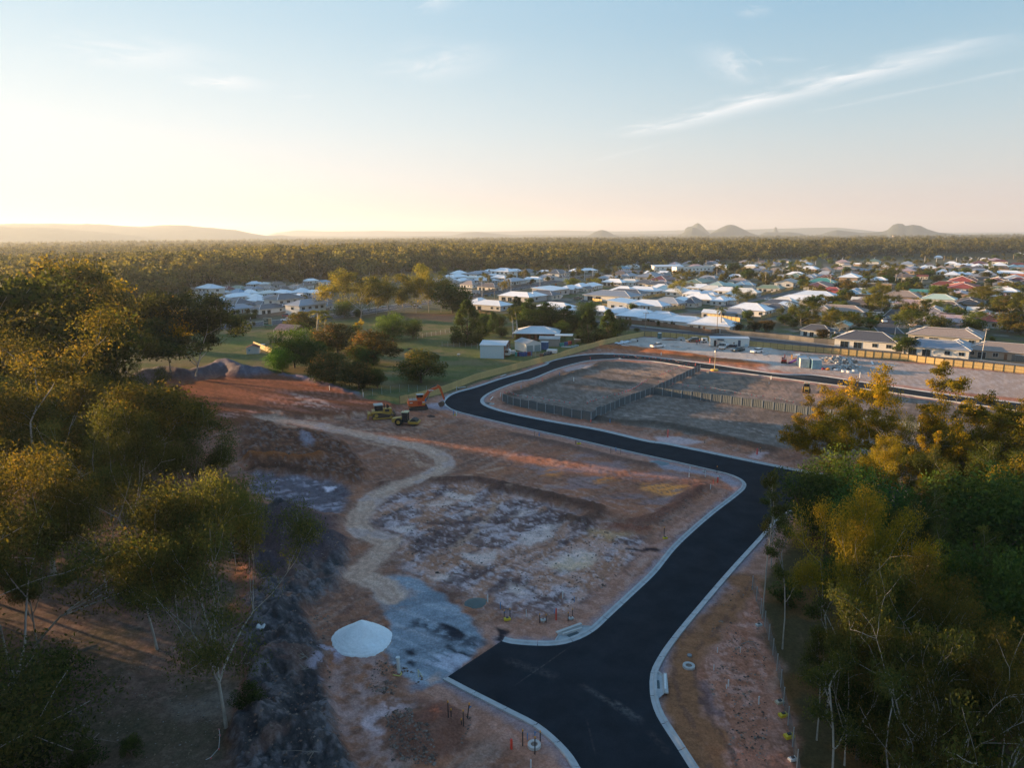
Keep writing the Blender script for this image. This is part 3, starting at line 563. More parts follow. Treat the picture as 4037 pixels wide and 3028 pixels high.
def ground_mat():
 m=bpy.data.materials.new('earth');m.use_nodes=True;t=m.node_tree;t.nodes.clear()
 out=N(t,'ShaderNodeOutputMaterial');b=N(t,'ShaderNodeBsdfPrincipled',inp={'Roughness': 1.0,'Specular IOR Level': 0.03});t.links.new(b.outputs[0],out.inputs[0])
 at=N(t,'ShaderNodeAttribute',attribute_name='col');ar=N(t,'ShaderNodeAttribute',attribute_name='rgh')
 tc=N(t,'ShaderNodeTexCoord')
 f=None
 for sc,lo,hi in ((1.3,.80,1.2),(5.0,.72,1.28),(17.0,.82,1.18)):
  no=N(t,'ShaderNodeTexNoise',inp={'Scale': sc,'Detail': 5.0,'Roughness': 0.65});t.links.new(tc.outputs['Object'],no.inputs[0])
  r=N(t,'ShaderNodeMapRange',inp={'From Min': 0.3,'From Max': 0.7,'To Min': lo,'To Max': hi});t.links.new(no.outputs[0],r.inputs[0])
  f=r.outputs[0] if f is None else math_(t,'MULTIPLY',f,r.outputs[0])
 mx=N(t,'ShaderNodeVectorMath',operation='SCALE');t.links.new(at.outputs['Color'],mx.inputs[0]);t.links.new(f,mx.inputs['Scale'])
 t.links.new(mx.outputs[0],b.inputs['Base Color'])
 vo=N(t,'ShaderNodeTexNoise',inp={'Scale': 2.2,'Detail': 8.0,'Roughness': 0.72});t.links.new(tc.outputs['Object'],vo.inputs[0])
 bp=N(t,'ShaderNodeBump',inp={'Distance': 0.35});t.links.new(vo.outputs[0],bp.inputs['Height']);t.links.new(ar.outputs['Fac'],bp.inputs['Strength']);t.links.new(bp.outputs[0],b.inputs['Normal'])
 return m
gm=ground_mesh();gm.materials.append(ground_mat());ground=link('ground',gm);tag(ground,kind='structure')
_bx=np.stack([gx,gy],1)
def gz(x,y):
 """height of the ground sheet under a place"""
 r=math.hypot(x,y);a=math.atan2(x,y)
 i=min(max(np.searchsorted(rr,r)-1,0),nr-2);j=min(max(np.searchsorted(az,a)-1,0),na-2)
 return float(max(Z[i*na+j],Z[(i+1)*na+j],Z[i*na+j+1],Z[(i+1)*na+j+1])*.5+min(Z[i*na+j],Z[(i+1)*na+j],Z[i*na+j+1],Z[(i+1)*na+j+1])*.5)
def PG(z,x,y):
 p=P(z,x,y)
 for _ in range(3): h=gz(p[0],p[1]);p=P(z,x,y,h)
 return p
# ------------------------------------------------------------------ road surface and kerbs
def asphalt(name,col,dust=True):
 m=bpy.data.materials.new(name);m.use_nodes=True;t=m.node_tree;t.nodes.clear()
 out=N(t,'ShaderNodeOutputMaterial');b=N(t,'ShaderNodeBsdfPrincipled',inp={'Roughness': 0.95,'Specular IOR Level': 0.06});t.links.new(b.outputs[0],out.inputs[0])
 tc=N(t,'ShaderNodeTexCoord')
 no=N(t,'ShaderNodeTexNoise',inp={'Scale': 0.35,'Detail': 6.0,'Roughness': 0.6});t.links.new(tc.outputs['Object'],no.inputs[0])
 n2_=N(t,'ShaderNodeTexNoise',inp={'Scale': 14.0,'Detail': 4.0});t.links.new(tc.outputs['Object'],n2_.inputs[0])
 r=N(t,'ShaderNodeMapRange',inp={'From Min': .35,'From Max': .7,'To Min': .85,'To Max': 1.35});t.links.new(no.outputs[0],r.inputs[0])
 r2=N(t,'ShaderNodeMapRange',inp={'From Min': .3,'From Max': .7,'To Min': .8,'To Max': 1.2});t.links.new(n2_.outputs[0],r2.inputs[0])
 mx=N(t,'ShaderNodeVectorMath',operation='SCALE');mx.inputs[0].default_value=col;t.links.new(math_(t,'MULTIPLY',r.outputs[0],r2.outputs[0]),mx.inputs['Scale'])
 res=mx.outputs[0]
 if dust:
  se=N(t,'ShaderNodeSeparateXYZ');t.links.new(tc.outputs['Object'],se.inputs[0])
  def dust_line(z,a,b_,wd,amt,prev,hard=.5):
   A=P(z,*a);B=P(z,*b_);L=dist(B-A);dx,dy=(B-A)[:2]/L
   qx=math_(t,'SUBTRACT',se.outputs[0],float(A[0]));qy=math_(t,'SUBTRACT',se.outputs[1],float(A[1]))
   s=math_(t,'ADD',math_(t,'MULTIPLY',qx,float(dx)),math_(t,'MULTIPLY',qy,float(dy)))
   tt=math_(t,'ABSOLUTE',math_(t,'ADD',math_(t,'SUBTRACT',math_(t,'MULTIPLY',qx,float(-dy)),math_(t,'MULTIPLY',qy,float(-dx))),math_(t,'MULTIPLY',math_(t,'SUBTRACT',no.outputs[0],.5),wd)))
   pr=math_(t,'SUBTRACT',1.0,math_(t,'DIVIDE',tt,wd),clamp=True)
   en=math_(t,'MULTIPLY',math_(t,'DIVIDE',s,L*.2,clamp=True),math_(t,'DIVIDE',math_(t,'SUBTRACT',L,s),L*.2,clamp=True))
   nn=N(t,'ShaderNodeTexNoise',inp={'Scale': 2.5,'Detail': 6.0,'Roughness': .7});t.links.new(tc.outputs['Object'],nn.inputs[0])
   ms_=math_(t,'MULTIPLY',math_(t,'SUBTRACT',nn.outputs[0],.38),3.5,clamp=True)
   f=math_(t,'MULTIPLY',math_(t,'MULTIPLY',pr,en),math_(t,'MULTIPLY',ms_,amt))
   mm=N(t,'ShaderNodeMix',data_type='RGBA');t.links.new(f,mm.inputs[0]);t.links.new(prev,mm.inputs['A']);mm.inputs['B'].default_value=(.17,.16,.15,1)
   return mm.outputs['Result']
  res=dust_line('v',(560,930),(1120,1300),.45,.55,res);res=dust_line('v',(850,1080),(1130,1270),.35,.8,res);res=dust_line('v',(-100,730),(420,900),.8,.35,res)
  res=dust_line('v',(0,975),(520,610),.10,.5,res);res=dust_line('v',(620,1200),(720,1600),.12,.2,res);res=dust_line('v',(1150,1330),(1350,1560),.5,.25,res)
  res=dust_line('h',(-100,360),(900,500),1.6,.5,res);res=dust_line('S',(2850,1448),(3300,1502),1.5,.6,res)
 t.links.new(res,b.inputs['Base Color'])
 bp=N(t,'ShaderNodeBump',inp={'Strength': .35,'Distance': .01});n3_=N(t,'ShaderNodeTexNoise',inp={'Scale': 60.0,'Detail': 2.0});t.links.new(tc.outputs['Object'],n3_.inputs[0]);t.links.new(n3_.outputs[0],bp.inputs['Height']);t.links.new(bp.outputs[0],b.inputs['Normal'])
 return m
pts3=[Vector((x,y,0)) for x,y in ROAD_POLY]
tri=tessellate_polygon([pts3])
rm=bpy.data.meshes.new('road');rm.from_pydata([(p.x,p.y,0.02) for p in pts3],[],[tuple(t_) for t_ in tri]);rm.update()
bm=bmesh.new();bm.from_mesh(rm);bmesh.ops.recalc_face_normals(bm,faces=bm.faces)
if sum(f_.normal.z for f_ in bm.faces)<0: bmesh.ops.reverse_faces(bm,faces=bm.faces)
bm.to_mesh(rm);bm.free();rm.materials.append(asphalt('new_asphalt',(0.018,0.023,0.029)));tag(link('road',rm),kind='structure')
CONC=mat('kerb_concrete',(0.40,0.40,0.40),.8,noise=.18,nscale=1.2)
def kerb(name,line,side,w=.62,upto=1e9,joint=3.0):
 """mountable kerb: gutter apron, rise, flat back; a 2 cm joint every few metres"""
 pts=[np.array(p) for p in line];mb=MB();acc=0
 nrm=[]
 for i,p in enumerate(pts):
  d=pts[min(i+1,len(pts)-1)]-pts[max(i-1,0)];d /= np.linalg.norm(d)+1e-9;nrm.append(np.array([-d[1],d[0]])*side)
 prof=[(-.30,.024),(-.02,.045),(.10,.15),(w-.30,.17),(w-.30,-.12)]
 rows=[];brk=[]
 for i,p in enumerate(pts):
  if i: acc+=np.linalg.norm(p-pts[i-1])
  rows.append([(p[0]+nrm[i][0]*o,p[1]+nrm[i][1]*o,z) for o,z in prof])
  brk.append(int(acc/joint))
 k=len(prof)
 for i in range(len(rows)-1):
  a,b=rows[i],rows[i+1]
  if brk[i+1] != brk[i] and dist(pts[i])<130:
   b=[tuple(np.array(b[q])+(np.array(a[q])-np.array(b[q]))*.06) for q in range(k)]
  base=len(mb.v);mb.v+=a+b
  for q in range(k-1): mb.f.append((base+q,base+q+1,base+k+q+1,base+k+q) if side>0 else (base+q,base+k+q,base+k+q+1,base+q+1));mb.mi.append(0)
 o=mb.build(name,CONC);tag(o,kind='structure')
kerb('kerb',K_OUT,1);kerb('kerb',K_IN,1,w=.8);kerb('kerb',K_SOUTH,1);kerb('kerb',K_BL,-1)
PATHC=mat('path_concrete',(0.34,0.33,0.31),.85,noise=.15)
for i,(ln_,hw,c) in enumerate(SUBROADS):
 def strip(off0,off1,z,m,nm):
  mb=MB();pts=[np.array(p) for p in ln_]
  for q,p in enumerate(pts):
   d=pts[min(q+1,len(pts)-1)]-pts[max(q-1,0)];d /= np.linalg.norm(d)+1e-9;nn=np.array([-d[1],d[0]])
   mb.v+=[(p[0]+nn[0]*off0,p[1]+nn[1]*off0,z),(p[0]+nn[0]*off1,p[1]+nn[1]*off1,z)]
  for q in range(len(pts)-1): mb.f.append((2*q,2*q+2,2*q+3,2*q+1));mb.mi.append(0)
  me=mb.mesh(nm,m)
  if me.polygons[0].normal.z<0: me.flip_normals()
  tag(link(nm,me),kind='structure')
 am=asphalt('old_asphalt_%d' % i,c,False) if i in (0,3,4) else MATS.get('oa') or asphalt('oa',c,False);MATS['oa']=am
 z0=.05+.012*i
 strip(-hw,hw,z0,am,'road')
 strip(hw,hw+.5,z0+.08,PATHC,'kerb');strip(-hw-.5,-hw,z0+.08,PATHC,'kerb')
 if i==0:
  strip(hw+2.2,hw+3.7,z0+.02,PATHC,'footpath');strip(-.12,.12,z0+.008,mat('line_paint',(.7,.7,.68),.7),'road_marking')
  strip(hw*.5-.06,hw*.5+.06,z0+.008,MATS['line_paint'],'road_marking');strip(-hw*.95,-hw*.95+.12,z0+.008,MATS['line_paint'],'road_marking')
 if i==1: strip(hw+1.6,hw+3.0,z0+.02,PATHC,'footpath')
# ------------------------------------------------------------------ vegetation
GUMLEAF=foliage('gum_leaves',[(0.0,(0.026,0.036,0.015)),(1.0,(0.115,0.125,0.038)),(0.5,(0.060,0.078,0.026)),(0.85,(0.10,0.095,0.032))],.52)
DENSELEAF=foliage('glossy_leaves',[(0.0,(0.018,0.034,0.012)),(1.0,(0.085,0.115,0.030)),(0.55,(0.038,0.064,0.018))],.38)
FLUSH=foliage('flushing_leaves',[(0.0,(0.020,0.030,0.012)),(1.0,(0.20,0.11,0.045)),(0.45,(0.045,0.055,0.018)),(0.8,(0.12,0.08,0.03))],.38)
BARK=mat('gum_bark',(0.36,0.33,0.29),.85,noise=.45,nscale=1.3,bump=.4,bscale=6)
DBARK=mat('dark_bark',(0.12,0.09,0.07),.9,noise=.35,nscale=1.5,bump=.4,bscale=6)
TWIG=mat('twig',(0.24,0.20,0.17),.9,noise=.25)
WOODLEAF=foliage('woodland_leaves',[(0.0,(0.040,0.050,0.018)),(1.0,(0.17,0.15,0.05)),(0.5,(0.085,0.088,0.030))],.45,.6,1.3)
def leaf_mesh(name,cen,lv,size,m,rs,droop=.5,aspect=.42,sizes=None,outw=None):
 n=len(cen);cen=np.asarray(cen);lv=np.asarray(lv)
 a=rs.normal(size=(n,3));a[:,2]-=droop*1.6;a /= np.linalg.norm(a,axis=1)[:,None]
 r=rs.normal(size=(n,3));b=np.cross(a,r);b /= np.linalg.norm(b,axis=1)[:,None]+1e-9
 if outw is not None: b[np.einsum('ij,ij->i',np.cross(b,a),outw)<0]*=-1
 L=size*(.6+.8*rs.rand(n))[:,None]
 if sizes is not None: L=L*sizes[:,None]
 v=np.stack([cen-a*L*.5,cen+b*L*aspect*.5,cen+a*L*.5,cen-b*L*aspect*.5],1).reshape(-1,3)
 me=bpy.data.meshes.new(name);me.vertices.add(4*n);me.vertices.foreach_set('co',v.astype(np.float32).ravel())
 me.loops.add(4*n);me.loops.foreach_set('vertex_index',np.arange(4*n,dtype=np.int32))
 me.polygons.add(n);me.polygons.foreach_set('loop_start',np.arange(n,dtype=np.int32)*4)
 me.update(calc_edges=True)
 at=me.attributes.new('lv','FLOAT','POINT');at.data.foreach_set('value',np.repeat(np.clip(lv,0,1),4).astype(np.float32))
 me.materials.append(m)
 if outw is not None:
  fn=np.cross(b,a);fn /= np.linalg.norm(fn,axis=1)[:,None]+1e-9;fn[np.einsum('ij,ij->i',fn,outw)<0]*=-1
  nn=outw*1.0+fn*.45;nn /= np.linalg.norm(nn,axis=1)[:,None]+1e-9
  me.normals_split_custom_set_from_vertices(np.repeat(nn,4,axis=0).tolist())
 return me
def grow(mb,rs,p,d,L,r,depth,tips,bend=.25,split=(2,3),ang=(22,42),lf=.68,sides=6,minr=.02,grav=.12):
 n=4;pts=[p.copy()];rad=[r];q=p.copy();dd=d.copy()
 for i in range(n):
  dd=dd+rs.normal(size=3)*bend*.35;dd[2]+=grav*.3;dd /= np.linalg.norm(dd)
  q=q+dd*L/n;pts.append(q.copy());rad.append(max(r*(1-.42*(i+1)/n),minr))
 mb.tube([tuple(x) for x in pts],rad,max(3,sides),cap=False)
 if depth <= 1: tips.append((q,dd,depth));
 if depth <= 2: tips.append((pts[2],dd,depth));tips.append((pts[3]+rs.normal(size=3)*L*.16,dd,depth))
 if depth==0: return
 k=rs.randint(split[0],split[1]+1)
 for i in range(k):
  u=rs.normal(size=3);u-=dd*(u@dd);u /= np.linalg.norm(u)
  a=R(rs.uniform(*ang));nd=dd*math.cos(a)+u*math.sin(a)
  if nd[2]<-.15: nd[2]=.1
  nd /= np.linalg.norm(nd)
  grow(mb,rs,q,nd,L*lf*rs.uniform(.8,1.2),rad[-1]*.78,depth-1,tips,bend,split,ang,lf,sides-1,minr,grav)
def gum(seed,H=20,bole=.38,nl=15000,leaf=.26,clump=1.25,spread=1.0,depth=3,lean=.05,flat=.62,limbs=(3,5),thin=1.0,bend=.3,matl=None,aspect=.40,droop=.5,rad=None):
 rs=np.random.RandomState(seed);mb=MB();tips=[]
 rad=rad or H*.0085
 n=6;d=np.array([rs.normal()*lean,rs.normal()*lean,1.0]);d /= np.linalg.norm(d);p=np.zeros(3);pts=[p.copy()-[0,0,.4]];rr_=[rad*1.35]
 for i in range(n):
  d=d+np.append(rs.normal(size=2)*.05,0);d /= np.linalg.norm(d);p=p+d*H*bole/n;pts.append(p.copy());rr_.append(rad*(1-.3*(i+1)/n))
 mb.tube([tuple(x) for x in pts],rr_,8,cap=False)
 k=rs.randint(limbs[0],limbs[1]+1);a0=rs.rand()*6.28
 for i in range(k):
  a=a0+6.28*i/k+rs.normal()*.3;t=R(rs.uniform(24,56)*spread) if i else R(8)
  nd=np.array([math.sin(t)*math.cos(a),math.sin(t)*math.sin(a),math.cos(t)])
  st=pts[-1-min(i,3)] if i else pts[-1]
  grow(mb,rs,st.copy(),nd,H*(1-bole)*rs.uniform(.36,.48),rad*.6,depth,tips,bend=bend,ang=(20*spread+4,44*spread+6),lf=.7)
 zt=np.array([t_[0][2] for t_ in tips]);sc=H/ (zt.max()+clump*.5)
 cs,ls,ow=[],[],[]
 per=max(4,int(nl/len(tips)))
 for (c,dd,dp) in tips:
  m=int(per*(1.15 if dp==0 else .8)*rs.uniform(.4,1.5)*thin);cr=clump*rs.uniform(.65,1.3)
  q=rs.normal(size=(m,3));q /= np.linalg.norm(q,axis=1)[:,None];q*=(rs.rand(m)**.45)[:,None]*cr
  q[:,2]*=flat;base=rs.uniform(.15,.75)
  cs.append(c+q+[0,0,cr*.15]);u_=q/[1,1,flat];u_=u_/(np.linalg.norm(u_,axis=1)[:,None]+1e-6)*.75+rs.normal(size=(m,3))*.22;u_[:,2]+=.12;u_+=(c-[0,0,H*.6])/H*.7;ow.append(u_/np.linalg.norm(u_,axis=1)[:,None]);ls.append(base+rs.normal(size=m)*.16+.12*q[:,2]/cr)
 cen=np.concatenate(cs)
 wood=mb;wood.v=[(x*sc,y*sc,z*sc) for x,y,z in wood.v]
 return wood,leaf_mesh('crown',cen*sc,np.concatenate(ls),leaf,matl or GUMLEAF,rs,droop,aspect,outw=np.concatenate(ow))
def blob(seed,H=9,W=9,nl=9000,leaf=.32,clumps=70,low=.12,shape='round',matl=None,cr=(.14,.24),top=.62,aspect=.55,lean=0):
 rs=np.random.RandomState(seed);mb=MB();cs,ls,ow=[],[],[]
 hz=H*(1-low)/2;cz=H*low+hz;tr=max(.12,W*.022)
 mb.tube([(0,0,-.3),(rs.normal()*.1,rs.normal()*.1,H*.25),(rs.normal()*.3,rs.normal()*.3,H*.6)],[tr*1.3,tr,tr*.4],7,cap=False)
 for i in range(6):
  a=6.28*i/6+rs.rand();rr_=W*.32;mb.tube([(0,0,H*.18),(math.cos(a)*rr_*.5,math.sin(a)*rr_*.5,H*.4),(math.cos(a)*rr_,math.sin(a)*rr_,H*.62)],[tr*.6,tr*.4,tr*.15],5,cap=False)
 sq=1+.22*rs.normal(size=8)
 for i in range(clumps):
  u=rs.normal(size=3);u /= np.linalg.norm(u)
  if shape=='cone':
   h=rs.rand()**1.3;z=H*low+(H*(1-low))*h;prof=(1-h)**.62*(.75+.25*min(1,h*6))
   a=rs.rand()*6.28;rr_=W/2*prof*rs.uniform(.6,.92);c=np.array([math.cos(a)*rr_,math.sin(a)*rr_,z]);R_=W*rs.uniform(*cr)*(.45+.55*prof)
  else:
   k=rs.uniform(.55,.97) if i>clumps*.2 else rs.uniform(.1,.5);fa=1+.13*math.sin(3*math.atan2(u[1],u[0])+sq[0]*6)+.08*math.sin(5*math.atan2(u[1],u[0])+sq[1]*9)
   c=np.array([u[0]*W/2*k*fa,u[1]*W/2*k*fa,cz+u[2]*hz*k*(1+.1*sq[2]*u[0])]);R_=W*rs.uniform(*cr)*(1.35 if i % 6==0 else .9)
  m=int(nl/clumps*rs.uniform(.7,1.4));q=rs.normal(size=(m,3));q /= np.linalg.norm(q,axis=1)[:,None];q*=(rs.rand(m)**.3)[:,None]*R_
  q[:,2]*=.78;p=c+q;base=rs.uniform(.15,.6)
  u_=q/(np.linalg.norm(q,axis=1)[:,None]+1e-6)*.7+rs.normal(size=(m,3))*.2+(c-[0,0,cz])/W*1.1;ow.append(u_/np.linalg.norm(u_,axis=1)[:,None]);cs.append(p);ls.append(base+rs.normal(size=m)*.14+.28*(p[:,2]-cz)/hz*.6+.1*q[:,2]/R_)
 cen=np.concatenate(cs);lv=np.concatenate(ls);ok=cen[:,2]>H*low*.5
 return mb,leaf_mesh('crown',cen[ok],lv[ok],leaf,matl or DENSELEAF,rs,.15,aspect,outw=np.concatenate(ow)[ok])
def palm(seed,H=9,nf=16,fl=2.6,nleaf=26):
 rs=np.random.RandomState(seed);mb=MB();k=6
 b=rs.normal(size=2)*.02;pts=[(b[0]*H*(i/k)**2*3,b[1]*H*(i/k)**2*3,H*i/k) for i in range(k+1)]
 mb.tube([(0,0,-.3)]+pts[1:],[.24]+[.19-.05*i/k for i in range(k)],7,cap=False);top=np.array(pts[-1])
 cs,ls,aa,bb=[],[],[],[]
 vs,fs,lv=[],[],[]
 for i in range(nf):
  a=6.28*i/nf+rs.normal()*.15;el=rs.uniform(-.2,1.1);L=fl*rs.uniform(.8,1.15);pv=None;p=top.copy();e=el
  hd=np.array([math.cos(a),math.sin(a),0]);side=np.array([-hd[1],hd[0],0])
  v0=rs.uniform(.3,.9)
  for j in range(nleaf):
   s=j/nleaf;e2=el-1.9*s**1.3;dd=hd*math.cos(e2)+np.array([0,0,math.sin(e2)]);p=p+dd*L/nleaf
   wl=fl*.30*math.sin(math.pi*min(1,s*.85+.15))+.05
   for sg in (-1,1):
    t=p+side*sg*wl*.75+dd*wl*.45+np.array([0,0,-wl*.35]);b_=len(vs)
    vs+=[tuple(p-dd*.03),tuple((p+t)/2+dd*.05),tuple(t),tuple((p+t)/2-dd*.05)];fs.append((b_,b_+1,b_+2,b_+3));lv+=[v0+rs.normal()*.1]*4
 me=bpy.data.meshes.new('frond');me.from_pydata(vs,[],fs);me.update()
 at=me.attributes.new('lv','FLOAT','POINT');at.data.foreach_set('value',np.clip(lv,0,1).astype(np.float32));me.materials.append(GUMLEAF)
 return mb,me
def proto_tree(kind,args):
 fn={'gum': gum,'blob': blob,'palm': palm}[kind];wood,crown=fn(**args)
 return wood,crown
SPEC={
 'gumA': ('gum',dict(seed=11,H=20,nl=42000,leaf=.22,clump=1.75),BARK),'gumB': ('gum',dict(seed=23,H=20,nl=42000,leaf=.22,clump=1.8,spread=1.15),BARK),
 'gumC': ('gum',dict(seed=35,H=20,nl=42000,leaf=.22,clump=1.7,bole=.30,limbs=(4,6)),BARK),'gumD': ('gum',dict(seed=47,H=20,nl=46000,leaf=.22,clump=2.0,bole=.28,spread=1.2,limbs=(4,6)),BARK),
 'gumThin': ('gum',dict(seed=51,H=18,nl=52000,leaf=.21,aspect=.36,clump=1.55,limbs=(4,6),bole=.36,spread=.9),BARK),'gumBare': ('gum',dict(seed=77,H=17,nl=24000,leaf=.26,clump=1.25,bole=.18,spread=1.15,limbs=(5,6),bend=.6),BARK),
 'gumTall': ('gum',dict(seed=63,H=20,nl=24000,leaf=.3,clump=1.5,bole=.36,spread=1.05,limbs=(4,5),flat=.5),BARK),
 'denseA': ('blob',dict(seed=5,H=10,W=9,nl=13000,leaf=.28,clumps=90),DBARK),'denseB': ('blob',dict(seed=6,H=10,W=8.5,nl=13000,leaf=.28,clumps=60,cr=(.16,.27)),DBARK),
 'flushA': ('blob',dict(seed=8,H=8.5,W=10,nl=12000,leaf=.34,clumps=110,matl='F',cr=(.09,.17),low=.08),DBARK),
 'coneA': ('blob',dict(seed=9,H=12,W=9,nl=13000,leaf=.34,clumps=110,shape='cone',low=.05,cr=(.12,.2)),DBARK),
 'columnA': ('blob',dict(seed=10,H=13,W=6.5,nl=9000,leaf=.34,clumps=80,shape='cone',low=.06,cr=(.14,.24)),DBARK),
 'bush': ('blob',dict(seed=12,H=4,W=4.4,nl=3600,leaf=.22,clumps=36,low=.0),DBARK),
 'gumPole': ('gum',dict(seed=251,H=15,nl=5000,leaf=.24,clump=.8,bole=.74,limbs=(3,4),spread=.8,depth=2,rad=.11,lean=.015),BARK),'goldA': ('gum',dict(seed=211,H=20,nl=30000,leaf=.27,clump=1.0,bole=.34,limbs=(4,5),spread=1.15,flat=.6,aspect=.5),BARK),'goldB': ('gum',dict(seed=223,H=20,nl=34000,leaf=.29,clump=1.25,bole=.3,limbs=(5,6),spread=1.25,flat=.6,aspect=.5),BARK),
 'farGumA': ('gum',dict(seed=131,H=20,nl=17000,leaf=.56,clump=2.1,bole=.25,limbs=(5,7),spread=1.15,aspect=.5),BARK),'farGumB': ('gum',dict(seed=137,H=20,nl=17000,leaf=.56,clump=2.2,bole=.22,limbs=(5,7),spread=1.25,aspect=.5),BARK),
 'midGumA': ('gum',dict(seed=101,H=17,nl=9500,leaf=.52,clump=2.0,depth=2,bole=.25,limbs=(5,7)),BARK),'midGumB': ('gum',dict(seed=102,H=17,nl=9500,leaf=.52,clump=2.0,depth=2,bole=.22,limbs=(5,7),spread=1.2),BARK),
 'midDense': ('blob',dict(seed=103,H=8,W=8,nl=3400,leaf=.5,clumps=50),DBARK),'midDenseB': ('blob',dict(seed=104,H=8,W=7,nl=3000,leaf=.5,clumps=34,cr=(.16,.28)),DBARK),
 'midFlush': ('blob',dict(seed=105,H=8,W=8.5,nl=3200,leaf=.5,clumps=60,matl='F'),DBARK),
 'palmA': ('palm',dict(seed=3),BARK),'palmB': ('palm',dict(seed=4,H=7,nf=14,fl=2.3),BARK),
}
CACHE={}
def tree_meshes(k):
 if k not in CACHE:
  kind,args,bark=SPEC[k];args=dict(args)
  if args.get('matl')=='F': args['matl']=FLUSH
  wood,crown=proto_tree(kind,args);wm=wood.mesh('trunk',bark);
  for p_ in wm.polygons: p_.use_smooth=True
  CACHE[k]=(wm,crown,args.get('H',9))
 return CACHE[k]
NAMES={'gum': 'gum_tree','gold': 'gum_tree','farGum': 'gum_tree','midGum': 'gum_tree','dense': 'broadleaf_tree','midDense': 'broadleaf_tree','flush': 'mango_tree','midFlush': 'broadleaf_tree','cone': 'conical_tree','column': 'conical_tree','bush': 'bush','palm': 'palm_tree'}
TRNG=random.Random(5)
def tree(k,p,h,w=1.0,label='',group=None,col=(1,1,1),rz=None,cat=None):
 wm,cm,H0=tree_meshes(k)
 base=[n for n in sorted(NAMES,key=len,reverse=True) if k.startswith(n)][0];nm=NAMES[base]
 s=h/H0;o=empty(nm,label,cat or ('palm' if base=='palm' else 'bush' if base=='bush' else 'tree'),(float(p[0]),float(p[1]),float(p[2])),TRNG.uniform(0,6.28) if rz is None else rz,group)
 o.scale=(s*w,s*w,s)
 t=link('trunk',wm,o);c=link('frond' if base=='palm' else 'crown',cm,o);c.color=(*col,1)
 return o
def ordinal(n): 
 w=['first','second','third','fourth','fifth','sixth','seventh','eighth','ninth','tenth','eleventh','twelfth','thirteenth','fourteenth','fifteenth','sixteenth','seventeenth','eighteenth','nineteenth','twentieth']
 return w[n] if n<20 else '%d%s' % (n+1,{1: 'st',2: 'nd',3: 'rd'}.get((n+1) % 10 if (n+1) % 100 not in (11,12,13) else 0,'th'))
def place_tree(k,base,top,w,label,group=None,col=(1,1,1),basez=None,rz=None):
 """base/top: (zone, x, y)"""
 p=PG(*base);h=height_at(p,top[0],top[2])
 wm,cm,H0=tree_meshes(k)
 return tree(k,p,h,w,label,group,col,rz)
W_=(2.5,1.75,.65);GOLD_LIT=(3.6,2.3,.5);DK=(.75,.82,.8);GRY=(1.0,1.05,1.25);BRN=(1.2,.95,.8)  # the gold and warm tints put low sunlight into the leaf colour
LG='tall gum trees left of the earthworks'
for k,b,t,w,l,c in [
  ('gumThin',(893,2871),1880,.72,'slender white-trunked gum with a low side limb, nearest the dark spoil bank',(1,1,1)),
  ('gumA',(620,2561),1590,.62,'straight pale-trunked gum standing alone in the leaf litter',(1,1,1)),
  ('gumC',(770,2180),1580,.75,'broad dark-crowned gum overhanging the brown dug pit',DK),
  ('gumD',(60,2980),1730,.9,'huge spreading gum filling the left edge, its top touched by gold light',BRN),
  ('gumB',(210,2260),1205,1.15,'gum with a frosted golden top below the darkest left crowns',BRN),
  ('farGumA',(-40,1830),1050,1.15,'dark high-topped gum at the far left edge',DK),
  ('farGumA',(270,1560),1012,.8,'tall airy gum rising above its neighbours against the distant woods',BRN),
  ('farGumB',(500,1475),1075,1.3,'wide gum with a bright yellow-green sunlit crown',GOLD_LIT),
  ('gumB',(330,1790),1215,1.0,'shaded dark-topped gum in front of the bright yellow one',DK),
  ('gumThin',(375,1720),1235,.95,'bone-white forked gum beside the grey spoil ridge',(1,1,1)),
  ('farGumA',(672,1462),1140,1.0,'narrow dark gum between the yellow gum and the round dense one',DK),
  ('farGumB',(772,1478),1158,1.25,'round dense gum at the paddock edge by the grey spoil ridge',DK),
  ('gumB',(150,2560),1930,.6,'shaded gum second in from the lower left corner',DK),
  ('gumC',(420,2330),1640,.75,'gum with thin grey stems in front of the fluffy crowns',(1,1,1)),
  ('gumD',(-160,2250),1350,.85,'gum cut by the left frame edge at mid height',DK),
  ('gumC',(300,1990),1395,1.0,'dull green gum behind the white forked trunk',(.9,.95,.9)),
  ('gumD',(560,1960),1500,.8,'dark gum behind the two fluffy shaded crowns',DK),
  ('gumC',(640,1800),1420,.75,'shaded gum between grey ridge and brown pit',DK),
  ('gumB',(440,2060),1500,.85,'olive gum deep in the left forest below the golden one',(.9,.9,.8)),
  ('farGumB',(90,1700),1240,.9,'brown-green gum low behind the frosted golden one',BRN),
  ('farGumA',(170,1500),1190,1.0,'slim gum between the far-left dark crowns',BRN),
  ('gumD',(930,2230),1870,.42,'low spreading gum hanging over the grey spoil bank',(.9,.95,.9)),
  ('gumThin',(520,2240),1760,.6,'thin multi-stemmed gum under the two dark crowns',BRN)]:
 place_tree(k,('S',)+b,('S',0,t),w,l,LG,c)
for b,t,l in [((985,2800),2700,'green shrub at the foot of the slender white gum'),((90,3080),2800,'dark shrub in the lower left corner'),((330,3060),2930,'low shrub left of the fallen grey branch'),((230,2760),2570,'olive shrub under the huge left gum'),((520,2980),2905,'small shrub amid the leaf litter'),((560,2380),2270,'dull shrub behind the lone pale trunk')]:
 place_tree('bush',('S',)+b,('S',0,t),1.0,l,'shrubs on the left forest floor',(.8,.85,.8))
RGp='trees of the patch right of the new road'
